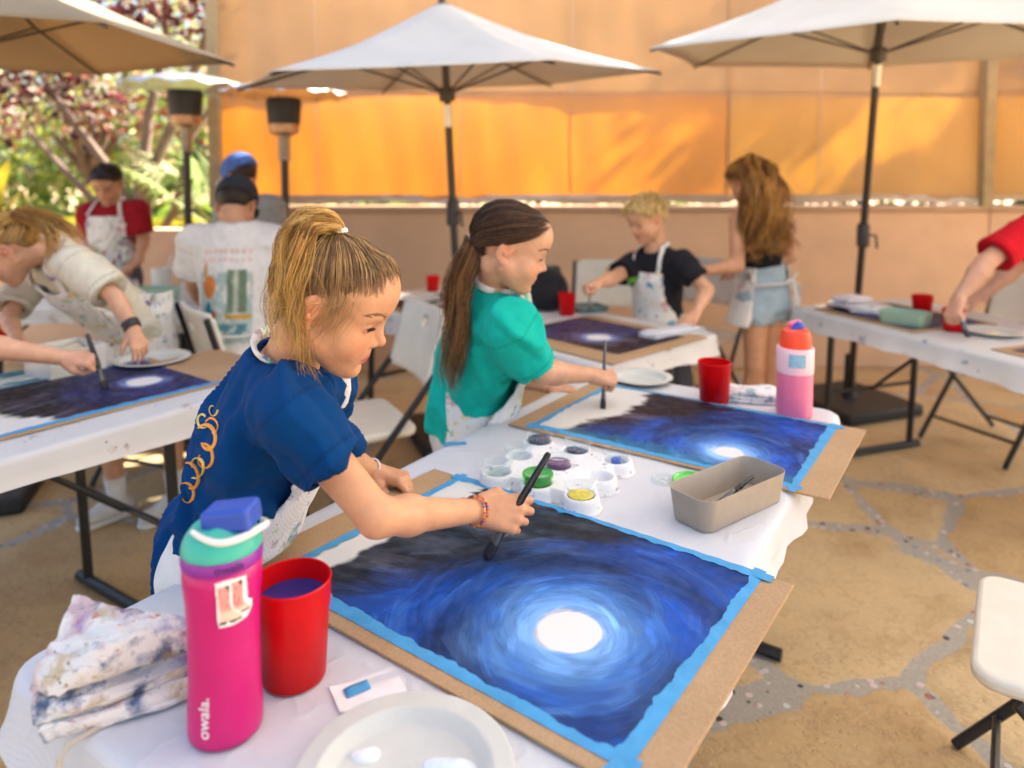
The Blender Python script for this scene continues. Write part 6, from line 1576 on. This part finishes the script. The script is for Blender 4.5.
for i in range(70):
    z = r_.uniform(-.02, .09); x = np.interp(z, HL_Z, HL_X) + .002; p0 = np.array((x, -r_.uniform(.03, .075) if z < .06 else r_.uniform(-.05, .05), z)); dd = (p0 - SK_C) / SK_R; p0 = sk_point(dd, .005); d = np.array((.012 - .05 * r_.random(), -.004 + .01 * r_.normal(), .012 + .02 * r_.normal()))
    fl.append(c['toW'](np.array([p0, p0 + d * .4 + (0, -.002, 0), p0 + d * .8 + (0, -.003, -.003), p0 + d * 1.1 + (0, 0, -.008)]))); fr.append(np.array([.6, .6, .5, .2]) * .0009)
for i in range(46):   # wisps in front of the ear
    p0 = np.array((.020 + r_.normal() * .013, -.071, .034 + r_.normal() * .006)); q = [p0, p0 + (.002, -.004, -.02), p0 + (-.002 + r_.normal() * .003, -.005, -.045), p0 + (-.010 + r_.normal() * .005, -.003, -.066 + r_.normal() * .01)]
    fl.append(c['toW'](spline(q, 8))); fr.append(np.linspace(1, .3, 8) * .0008)
hair_mesh(c, [], [(fl, fr)], [(.48, .29, .12), (.36, .21, .085)], name='loose_strands', seed=3)
ring_child(c, c['toW'](np.array((-.0405, 0, .1155))), c['HM'] @ np.array((-.25, 0, 1)), .0135, .0042, mstring, 'hair_tie')
beads = [M_plain('bead_' + str(i), cc, .35) for i, cc in enumerate(((.75, .12, .04), (.80, .45, .06), (.45, .03, .04), (.10, .10, .3), (.70, .10, .05), (.65, .30, .12)))]
dR = G1['wr'][0] - G1['el'][0]; ring_child(c, G1['wr'][0] - U_(dR) * .004, dR, .0232, .0024, mstring, 'bracelet', beads, 30)
ring_child(c, G1['wr'][0] - U_(dR) * .011, dR + np.array((.02, 0, .03)), .0236, .0021, mstring, 'bracelet', beads[::-1], 30)
dL = G1['wr'][1] - G1['el'][1]; ring_child(c, G1['wr'][1] - U_(dL) * .012, dL, .0235, .0018, mstring, 'bracelet')
# orange scrolls printed on the back of the navy shirt
from mathutils.bvhtree import BVHTree
sh_o = [o for o in c['t'].children if o.name.startswith('shirt')][0]
bv = BVHTree.FromPolygons([v.co[:] for v in sh_o.data.vertices], [p.vertices[:] for p in sh_o.data.polygons])
mor = M_plain('orange_print', (.75, .30, .03), .7, .15, 60); mye = M_plain('yellow_print', (.72, .55, .12), .7, .15, 60)
def on_shirt(px, py):
    d = Vector(ray(px, py)).normalized(); h_ = bv.ray_cast(Vector((0, 0, CAMH)) - Vector(c['base']), d); return (h_[0] + h_[1] * .0012) if h_[0] is not None else None
def scroll(cx, cy, pts, m, w, name):
    q = [on_shirt(cx + x, cy + y) for x, y in pts]; q = [x for x in q if x is not None]
    if len(q) > 3: b = MB(); b.tube(q, w, 6, sy=.4); b.build(name, m, sh_o)
sp = lambda r0_, a0, a1, n=16, dx=0, dy=0, k_=1.35: [(dx + r0_ * k_ * (1 - .55 * i / n) * math.cos(a0 + (a1 - a0) * i / n), dy + r0_ * k_ * (1 - .55 * i / n) * math.sin(a0 + (a1 - a0) * i / n) * 1.35) for i in range(n + 1)]
scroll(207, 440, sp(9, -2.4, 2.6), mor, .0030, 'print'); scroll(205, 458, sp(8, -1.8, 3.6), mor, .0030, 'print'); scroll(197, 466, sp(7, 2.0, -3.4), mye, .0028, 'print')
scroll(190, 480, sp(10, -2.0, 1.6), mor, .0035, 'print'); scroll(203, 420, sp(5, 1.0, 5.6), mye, .0018, 'print'); scroll(213, 428, sp(6, -2.6, 1.5), mor, .0018, 'print'); scroll(187, 495, sp(7, -2.0, 2.6), mor, .003, 'print')
scroll(213, 410, sp(4, 0, 5), mye, .0016, 'print')

# --- girl in teal
nk = V3_(aty(496, 288, 1.87)); hp = V3_(aty(466, 425, 2.03)); shR = V3_(aty(509, 328, 1.76)); shL = nk * 2 - shR + np.array((.03, 0, -.03))
G2 = dict(hip=hp, neck=nk, sh=(shR, shL), el=(V3_(aty(540, 372, 1.80)), V3_(aty(520, 375, 2.12))), wr=(V3_(aty(590, 375, 1.965)), V3_(aty(550, 387, 2.16))),
          head=V3_(aty(510, 247, 1.80)), hrot=(2, 18, 0), k=.99, s=.97, arm=.95, res=.006, hres=.0026, handres=.0026, cres=.006, hk=.95, neckw=.92,
          hd=(((1, .25, -.22), (.05, -.45, .9)), ((1, -.2, -.15), (.1, 0, 1))), curl=(((62, 78, 45), (72, 85, 50), (80, 88, 52), (85, 90, 55)), RELAX), thumb=(TH_GRIP, TH_OPEN),
          tone=(.56, .31, .19), lip=(.46, .15, .12), brow=(.06, .035, .02), iris=(.05, .035, .025))
G2['kn'] = (hp + (.06, -.09, -.38), hp + (.06, .09, -.38)); G2['an'] = (hp + (.0, -.09, -.70), hp + (.0, .09, -.70))
c = person('girl with a long brown ponytail in a teal T-shirt at the front table', G2)
shirt(c, lin(22, 172, 156), .92, .02, .018, .012, amp=.018, seed=13, sl_r=.057)
lower(c, (.60, .58, .55), .9, name='shorts', seed=16)
apron(c, mapron2, bib=(.30, .72), seed=14, loose=.050, skw=.26, wrap=-.07)
brown = [(.20, .095, .04), (.28, .14, .055), (.13, .06, .025), (.42, .24, .09)]; dkb = [(.045, .022, .012), (.075, .036, .018), (.11, .055, .026), (.03, .015, .01)]
K = (-.096, 0, -.012); Kw = c['toW'](np.array(K)); cap = hair_cap(c, (.06, .03, .015), .004, recess=.036)
HXg = [x - .012 * min(1, max(0, (z + .02) / .06)) for x, z in zip(HL_X, HL_Z)]; s1 = scalp_strands(c, K, 1300, .0010, 12, .0075, .0012, HX=HXg)
gA = [Kw, V3_(aty(474, 250, 1.79)), V3_(aty(462, 285, 1.78)), V3_(aty(458, 325, 1.79)), V3_(aty(455, 362, 1.80)), V3_(aty(452, 392, 1.81))]
hair_mesh(c, [cap], [s1], dkb, name='hair', seed=4)
hair_mesh(c, [], [tail_strands(gA, 620, .012, .040, .0011, 14, wave=.012, wf=2.2, lmin=.6)], brown + dkb[:2], name='ponytail', seed=5)
ring_child(c, Kw + np.array((-.002, 0, 0)), (-.9, 0, -.3), .014, .004, mstring, 'hair_tie')

# --- blond boy
nk = V3_(aty(656, 250, 3.38)); hp = V3_(aty(660, 335, 3.42))
BOY = dict(hip=hp, neck=nk, sh=(V3_(aty(633, 266, 3.46)), V3_(aty(683, 264, 3.25))), el=(V3_(aty(612, 279, 3.28)), V3_(aty(707, 290, 3.20))), wr=(V3_(aty(598, 283, 3.12)), V3_(aty(696, 312, 3.06))),
           head=V3_(aty(647, 219, 3.33)), hrot=(207, 20, 0), k=.94, s=.95, res=.008, hres=.0042, handres=.0036, cres=.0085,
           hd=(((-.9, -.4, -.2), (0, .2, 1)), ((-.5, -.6, -.3), (.2, 0, 1))), curl=(FIST, FLAT), thumb=(TH_GRIP, TH_OPEN), tone=(.60, .33, .20), brow=(.35, .22, .09))
BOY['kn'] = (np.array((hp[0] - .10, hp[1] - .02, .40)), np.array((hp[0] + .06, hp[1] - .12, .40))); BOY['an'] = (np.array((hp[0] - .08, hp[1], .07)), np.array((hp[0] + .07, hp[1] - .08, .07)))
c = person('boy with curly blond hair in a black T-shirt and white apron', BOY)
shirt(c, (.018, .018, .022), .62, -.1, .016, .015, seed=23, colfn=lambda C, x, y, z: np.where(((z > .66) & (z < .74) & (y > 0) & (np.abs(x) < .06))[:, None], np.array((.12, .30, .04)), C))
lower(c, (.05, .05, .06), .95, name='shorts', seed=26); shoes(c, M_plain('grey_shoe', (.3, .3, .3), .7), mwhitepl)
apron(c, mapron2, bib=(.26, .80), bibw=.095, skirt=(.30, -.85), skw=.19, wrap=-.05, seed=24)
r_ = np.random.default_rng(33); tuf = []; tr = []
for i in range(900):
    d = r_.normal(size=3); d[2] = abs(d[2]) * .9 + .1; d /= np.linalg.norm(d); p = sk_point(d, .010)
    if p[0] > np.interp(p[2], HL_Z, HL_X): continue
    o = d * .022 * r_.uniform(.5, 1.2) + r_.normal(size=3) * .010; tuf.append(c['toW'](np.array([sk_point(d, .004), p, p + o * .6 + (.004, 0, 0), p + o + (.012, 0, -.006)]))); tr.append(np.array([1, 1, .8, .3]) * .0022)
hair_mesh(c, [hair_cap(c, (.55, .38, .15), .012, rough=.02, dark=.75)], [(tuf, tr)], [(.66, .48, .20), (.75, .58, .28), (.50, .33, .12)], name='hair', seed=6)

# --- girl with long wavy hair, seen from behind
nk = V3_(aty(757, 205, 3.60)); hp = V3_(aty(763, 296, 3.62))
G3 = dict(hip=hp, neck=nk, sh=(V3_(aty(783, 219, 3.68)), V3_(aty(738, 219, 3.50))), el=(V3_(aty(790, 256, 3.70)), V3_(aty(737, 265, 3.42))), wr=(V3_(aty(770, 274, 3.60)) + np.array((-.1, .12, 0)), V3_(aty(708, 270, 3.40))),
          head=V3_(aty(748, 181, 3.57)), hrot=(122, 22, 0), k=1.0, s=1.02, res=.008, hres=.0044, handres=.0038, cres=.0085, tone=(.58, .30, .17), brow=(.1, .05, .03),
          hd=(((-.8, .4, -.1), (0, 0, 1)), ((-.9, .2, .05), (0, -.2, 1))), curl=(RELAX, FIST), thumb=(TH_OPEN, TH_GRIP))
G3['kn'] = (np.array((hp[0] + .05, hp[1] + .02, .44)), np.array((hp[0] - .055, hp[1] - .06, .44))); G3['an'] = (np.array((hp[0] + .055, hp[1] + .04, .075)), np.array((hp[0] - .06, hp[1] - .02, .075)))
c = person('girl with long wavy hair in a black top and denim shorts, back to the camera', G3)
shirt(c, (.012, .012, .016), .5, .28, .010, .004, seed=33, tank=True, name='tank_top')
b = MB()
for q in (-1, 1):
    e = [c['hip'] + c['up'] * c['L'] * .76 + c['rt'] * q * .075 + c['fw'] * .075, c['neck'] + c['rt'] * q * .068 - c['up'] * .012 + c['fw'] * .03, c['neck'] + c['rt'] * q * .070 - c['up'] * .01 - c['fw'] * .03, c['hip'] + c['up'] * c['L'] * .76 + c['rt'] * q * .07 - c['fw'] * .075]
    bb = MB(); bb.tube([tuple(x - c['base']) for x in e], .008, 8); bb.build('strap', M_plain('black_strap', (.012, .012, .014), .8), c['t'])
mden = M_cloth('denim', (.34, .44, .50), .9, 900, .4, .2, sheen=.1); lower(c, (.5, .6, .65), .26, name='denim_shorts', mat=mden, seed=36, top=.32, loose=.016)
shoes(c, M_plain('tan_shoe', (.4, .33, .25), .7), mwhitepl)
apron(c, mapron3, bib=None, skirt=(.34, -.30), skw=.17, wrap=-.06, loose=.040, seed=34, ties=False)
ap = [o for o in c['t'].children if o.name.startswith('apron')][0]
b = MB(); bk = lambda x, z, o=.0: tuple(hp + c['rt'] * x + np.array((0, 0, z)) - c['fw'] * (.115 + o) * (1 - .35 * (abs(x) / .16) ** 2) - c['base'])
b.tube([bk(-.16, .09), bk(-.06, .085, .012), bk(.0, .08, .016), bk(.08, .085, .01), bk(.16, .10)], .009, 8, sy=.6); b.build('waist_tie', mapron3, ap)
b = MB(); b.tube([bk(.06, .08, .02), bk(.085, .02, .03), bk(.085, -.10, .03), bk(.095, -.21, .03)], .010, 8, sy=.5); b.build('tie_end', mapron3, ap)
b = MB(); b.tube([bk(.05, .08, .02), bk(.12, .05, .03), bk(.15, -.02, .03), bk(.13, -.06, .03)], .010, 8, sy=.5); b.build('tie_end', mapron3, ap)
hw = c['hc']; wavy = [(.20, .085, .03), (.34, .15, .04), (.50, .25, .06), (.13, .055, .022), (.62, .34, .09)]
HX2 = [x + .02 for x in HL_X]; gg = []
for k_, (dx, dz, sp_) in enumerate(((-.13, -.01, .05), (-.075, -.02, .05), (-.03, .0, .06), (.02, .0, .06), (.05, -.01, .055))):
    bk2 = -c['fw'] * .10; lat = c['rt'] * dx; top = c['toW'](np.array((-.05, 0, .10))) 
    gg.append(tail_strands([top, c['toW'](np.array((-.095, -dx * .8, .03))) - c['fw'] * .01, c['toW'](np.array((-.105, -dx * 1.1, -.06))), nk + lat * 1.25 - c['fw'] * .10 - np.array((0, 0, .06)), nk + lat * 1.5 - c['fw'] * .125 - np.array((0, 0, .17)), nk + lat * 1.7 - c['fw'] * .12 - np.array((0, 0, .235 + dz))], 170, .022, .040, .0022, 40 + k_, wave=.050, wf=2.2, lmin=.6, clump=8))
hair_mesh(c, [hair_cap(c, (.16, .07, .028), .012, HX=HX2)], [scalp_strands(c, (-.105, 0, .0), 350, .002, 41, .013, .002, HX=HX2)] + gg, wavy, name='hair', seed=7)

# --- painter in cream bending over the left table
nk = V3_(aty(50, 252, 2.50)); hp = V3_(aty(140, 330, 2.86))
PL = dict(arm=.84, hk=.82, hip=hp, neck=nk, sh=(V3_(aty(34, 272, 2.66)), V3_(aty(74, 266, 2.36))), el=(V3_(aty(8, 318, 2.5)), V3_(aty(116, 298, 2.32))), wr=(V3_(aty(20, 345, 2.35)), V3_(aty(134, 330, 2.28))),
          head=V3_(aty(9, 250, 2.42)), hrot=(196, 42, 0), k=1.0, s=.94, res=.008, hres=.004, handres=.0034, cres=.0075, tone=(.60, .33, .20), brow=(.2, .12, .05), neckw=.95,
          hd=(((-.5, -.5, -.3), (0, 0, 1)), ((.35, -.2, -.75), (.6, -.5, .4))), curl=(RELAX, (20, 25, 15)), thumb=(TH_OPEN, TH_OPEN))
PL['kn'] = (np.array((hp[0] + .07, hp[1] + .08, .44)), np.array((hp[0] - .11, hp[1] - .06, .44))); PL['an'] = (np.array((hp[0] + .12, hp[1] + .02, .08)), np.array((hp[0] - .11, hp[1] - .0, .08)))
c = person('painter with a blond ponytail in a cream T-shirt bending over the left table', PL)
shirt(c, (.62, .58, .46), .82, -.05, .018, .020, seed=43, amp=.010, sl_r=.058)
lower(c, (.45, .42, .36), .6, name='shorts', seed=46); shoes(c, M_plain('white_shoe', (.62, .60, .57), .7), mwhitepl, M_plain('white_sock', (.7, .7, .68), .9))
apron(c, mapron2, bib=(.26, .82), bibw=.13, skirt=(.32, -.75), skw=.22, wrap=-.07, loose=.040, seed=44, flare=.07)
K = (-.085, 0, .055); Kw = c['toW'](np.array(K))
gA = [Kw, Kw + (.05, -.02, .03), V3_(aty(62, 222, 2.40)), V3_(aty(80, 240, 2.38))]
gB = [Kw, Kw + (.03, -.03, .02), V3_(aty(50, 232, 2.36)), V3_(aty(52, 262, 2.32))]
hair_mesh(c, [hair_cap(c, (.40, .25, .09), .008)], [scalp_strands(c, K, 420, .0014, 42, .010, .0015), tail_strands(gA, 200, .012, .026, .0015, 43, lmin=.7), tail_strands(gB, 170, .012, .026, .0015, 44, lmin=.7)], blond, name='hair', seed=8)
ring_child(c, Kw + np.array((.004, 0, 0)), (1, -.3, .4), .018, .010, mlash, 'hair_tie')
dL = PL['wr'][1] - PL['el'][1]; b = MB(); p = PL['wr'][1] - U_(dL) * .02 - c['base']; b.tube([tuple(p - U_(dL) * .014), tuple(p + U_(dL) * .014)], .0275, 20); b.build('watch', mblack, c['t'], bevel=.003)

# --- painter whose arm reaches in from the left
hp = np.array((-2.03, 1.92, .80)); nk = np.array((-1.90, 1.95, 1.18))
PA = dict(hip=hp, neck=nk, sh=(np.array((-1.88, 1.80, 1.12)), np.array((-1.86, 2.10, 1.12))), el=(np.array((-1.62, 1.72, .92)), V3_(aty(-28, 344, 2.04))), wr=(np.array((-1.52, 1.9, .80)), V3_(aty(66, 358, 2.13))),
          head=np.array((-1.86, 1.96, 1.33)), hrot=(10, 25, 0), k=.97, s=1.0, res=.008, hres=.005, handres=.003, cres=.009, tone=(.64, .35, .22),
          hd=(((1, .2, -.1), (0, 0, 1)), ((1, .1, -.05), (.0, -.55, .85))), curl=(RELAX, ((62, 78, 45), (72, 85, 50), (80, 88, 52), (85, 90, 55))), thumb=(TH_OPEN, TH_GRIP))
PA['kn'] = (np.array((-2.0, 1.85, .42)), np.array((-2.0, 2.02, .42))); PA['an'] = (np.array((-2.03, 1.85, .07)), np.array((-2.03, 2.02, .07)))
c = person('painter mostly out of frame whose bare forearm reaches in at the left edge', PA)
shirt(c, (.5, .05, .06), .7, -.1, seed=53); lower(c, (.06, .07, .1), 1.9, name='trousers', seed=56); shoes(c, M_plain('dark_shoe', (.05, .05, .05), .7), mwhitepl)
hair_mesh(c, [hair_cap(c, (.12, .06, .03), .006)], [tufts(c, 500, .018, dkb, 6)], dkb, name='hair')

# --- boy in maroon behind the far left table
nk = V3_(aty(112, 203, 4.42)); hp = V3_(aty(115, 274, 4.45))
BM = dict(hip=hp, neck=nk, sh=(V3_(aty(89, 213, 4.42)), V3_(aty(138, 211, 4.42))), el=(V3_(aty(87, 240, 4.45)), V3_(aty(144, 238, 4.42))), wr=(V3_(aty(95, 262, 4.25)), V3_(aty(138, 262, 4.25))),
          head=V3_(aty(107, 183, 4.36)), hrot=(-82, 32, 0), k=1.0, s=1.05, res=.011, hres=.0055, handres=.0045, cres=.011, tone=(.50, .26, .15), brow=(.05, .03, .02),
          hd=(((.3, -.8, -.3), (0, 0, 1)), ((-.3, -.8, -.3), (0, 0, 1))), curl=(RELAX, RELAX), thumb=(TH_OPEN, TH_OPEN))
BM['kn'] = (np.array((hp[0] - .08, hp[1], .44)), np.array((hp[0] + .08, hp[1], .44))); BM['an'] = (np.array((hp[0] - .08, hp[1], .07)), np.array((hp[0] + .08, hp[1], .07)))
c = person('dark haired boy in a maroon T-shirt and white apron by the plum tree', BM)
shirt(c, (.28, .012, .02), .85, -.1, .018, .015, seed=63); lower(c, (.10, .10, .12), 1.0, name='shorts'); shoes(c, M_plain('black_shoe', (.04, .04, .04), .7), mwhitepl)
apron(c, mapron2, bib=(.26, .85), bibw=.12, seed=64, loose=.032)
hair_mesh(c, [hair_cap(c, (.035, .02, .012), .004)], [tufts(c, 700, .014, dkb, 5)], [(.05, .028, .015), (.09, .05, .025)], name='hair')

# --- seated painter in a white T-shirt and dark cap
def cap_hat(c, m, m2=None, brim=1):
    s = SDF((-.14, -.12, -.06), (.2, .12, .16), .0045); s.ell(SK_C + (0, 0, .012), SK_R + .014, k=.01); s.clip(lambda X, Y, Z: (.018 - .22 * (X + .02)) - Z + 0 * Y)
    V, F = s.mesh(); o = np_mesh('cap', c['toW'](smooth(V, F, 2)), F, m, c['t'], offset=c['base'])
    s = SDF((-.14, -.12, -.06), (.22, .12, .16), .0045); s.ell((.075, 0, .012), (.088, .072, .024), k=.005); s.clip(lambda X, Y, Z: np.maximum(Z - .030 + .25 * (X - .06), .021 - .25 * (X - .06) - Z) + 0 * Y); s.ell((-.01, 0, .01), (.085, .07, .05), k=.004, op='s')
    V, F = s.mesh(); np_mesh('brim', c['toW'](V), F, m2 or m, o, offset=c['base']); return o
nk = V3_(aty(238, 226, 3.18)); hp = V3_(aty(238, 362, 3.12))
MW = dict(hip=hp, neck=nk, sh=(V3_(aty(280, 243, 3.18)), V3_(aty(196, 243, 3.22))), el=(V3_(aty(286, 285, 3.20)), V3_(aty(195, 285, 3.30))), wr=(V3_(aty(272, 305, 3.40)), V3_(aty(212, 316, 3.48))),
          head=V3_(aty(237, 206, 3.22)), hrot=(95, 28, 0), k=1.05, s=1.2, res=.010, hres=.005, handres=.0045, cres=.0065, tone=(.52, .27, .16), w=.98,
          hd=(((-.3, .9, -.2), (0, 0, 1)), ((.2, .9, -.2), (0, 0, 1))), curl=(RELAX, RELAX), thumb=(TH_OPEN, TH_OPEN))
MW['kn'] = (np.array((hp[0] + .14, hp[1] + .42, .50)), np.array((hp[0] - .12, hp[1] + .42, .50))); MW['an'] = (np.array((hp[0] + .14, hp[1] + .38, .09)), np.array((hp[0] - .12, hp[1] + .38, .09)))
c = person('seated painter in a dark cap and white picture T-shirt, seen from behind', MW)
def backprint(C, x, y, z):
    bkk = y < 0; n = fbm2(x * 40 + 30, z * 18 + 30, 77, 4)
    def put(m, col): C[m & bkk] = np.array(col)
    put((np.abs(x) < .115) & (z > .16) & (z < .66) & (n > .38), (.42, .52, .48)); put((x > .02) & (x < .095) & (z > .38) & (z < .68), (.16, .22, .14)); put((x > .045) & (x < .065) & (z > .38) & (z < .68), (.45, .48, .38))
    put(((x + .062) ** 2 / .034 ** 2 + ((z - .56)) ** 2 / .085 ** 2) < 1, (.62, .20, .05)); put(((x + .085) ** 2 / .012 ** 2 + ((z - .68)) ** 2 / .06 ** 2) < 1, (.55, .30, .12)); put(((x + .068) ** 2 / .022 ** 2 + ((z - .37)) ** 2 / .09 ** 2) < 1, (.03, .20, .30)); put(((x + .04) ** 2 / .014 ** 2 + ((z - .33)) ** 2 / .07 ** 2) < 1, (.35, .12, .04))
    put((np.abs(x - .06) < .05) & (z > .33) & (z < .37), (.60, .34, .05)); put((np.abs(x) < .10) & (z > .22) & (z < .30) & (n > .5), (.10, .24, .26))
    t1m = (np.abs(x) < .11) & (((z > .80) & (z < .83)) | ((z > .74) & (z < .765))) & (np.sin(x * 260) > -.5); put(t1m, (.72, .46, .38)); return C
shirt(c, (.72, .69, .64), .62, -.1, .028, .03, seed=73, colfn=backprint, amp=.008, sl_r=.075, neckr=.058)
lower(c, (.03, .03, .035), 1.9, name='trousers', seed=76); shoes(c, M_plain('black_sneaker', (.03, .03, .03), .7), mwhitepl)
cap_hat(c, M_plain('dark_navy_cap', (.015, .018, .03), .85, .2, 40)); hair_mesh(c, [hair_cap(c, (.03, .018, .012), .006)], [], dkb, name='hair')
apron(c, mapron, bib=None, skirt=(.2, -.1), skw=.2, wrap=.02, loose=.05, ties=True, seed=77)

# --- painter in a blue cap farther back
nk = V3_(aty(249, 198, 3.98)); hp = V3_(aty(255, 275, 4.0))
BC = dict(hip=hp, neck=nk, sh=(V3_(aty(272, 208, 3.95)), V3_(aty(228, 207, 4.02))), el=(V3_(aty(277, 238, 3.95)), V3_(aty(222, 240, 4.08))), wr=(V3_(aty(262, 262, 4.12)), V3_(aty(226, 262, 4.2))),
          head=V3_(aty(240, 178, 4.0)), hrot=(150, 22, 0), k=1.06, s=1.12, res=.011, hres=.0055, handres=.005, cres=.011, tone=(.55, .28, .16),
          hd=(((-.6, .6, -.2), (0, 0, 1)), ((-.5, .7, -.2), (0, 0, 1))), curl=(RELAX, RELAX), thumb=(TH_OPEN, TH_OPEN))
BC['kn'] = (np.array((hp[0] + .08, hp[1], .46)), np.array((hp[0] - .08, hp[1], .46))); BC['an'] = (np.array((hp[0] + .08, hp[1], .08)), np.array((hp[0] - .08, hp[1], .08)))
c = person('painter in a blue and white cap and grey shirt standing behind the man in white', BC)
shirt(c, (.30, .29, .28), .85, -.1, .02, .015, seed=83); lower(c, (.08, .08, .1), 1.9, name='trousers'); shoes(c, M_plain('brown_shoe', (.1, .07, .05), .7), mwhitepl)
cap_hat(c, M_plain('blue_cap', (.05, .13, .42), .8, .3, 25), M_plain('pale_brim', (.60, .66, .72), .8)); hair_mesh(c, [hair_cap(c, (.05, .03, .02), .006)], [], dkb, name='hair')

# --- painter in red at the right edge
hp = np.array((2.74, 3.02, .84)); nk = np.array((2.52, 3.02, 1.24))
PR = dict(hip=hp, neck=nk, sh=(np.array((2.40, 3.14, 1.20)), V3_(aty(1052, 214, 2.95))), el=(np.array((2.30, 3.25, .98)), V3_(aty(985, 263, 2.86))), wr=(np.array((2.15, 3.30, .82)), V3_(aty(959, 298, 2.84))),
          head=np.array((2.40, 2.98, 1.42)), hrot=(185, 30, 0), k=1.0, s=1.1, res=.008, hres=.0055, handres=.0036, cres=.008, tone=(.62, .34, .22),
          hd=(((-1, .1, -.2), (0, 0, 1)), ((-.45, -.2, -.85), (-.85, -.2, .3))), curl=(RELAX, ((40, 55, 30), (52, 66, 35), (62, 72, 40), (70, 80, 45))), thumb=(TH_OPEN, TH_GRIP))
PR['kn'] = (np.array((2.74, 3.12, .45)), np.array((2.74, 2.92, .45))); PR['an'] = (np.array((2.76, 3.12, .08)), np.array((2.76, 2.92, .08)))
c = person('painter in a red T-shirt leaning in from the right edge over the table', PR)
shirt(c, (.55, .010, .02), .85, -.1, .02, .015, seed=93, sl_r=.062); lower(c, (.08, .09, .12), 1.9, name='trousers'); shoes(c, M_plain('dark_sneaker', (.06, .06, .06), .7), mwhitepl)
hair_mesh(c, [hair_cap(c, (.10, .055, .025), .006)], [tufts(c, 500, .018, dkb, 7)], dkb, name='hair')
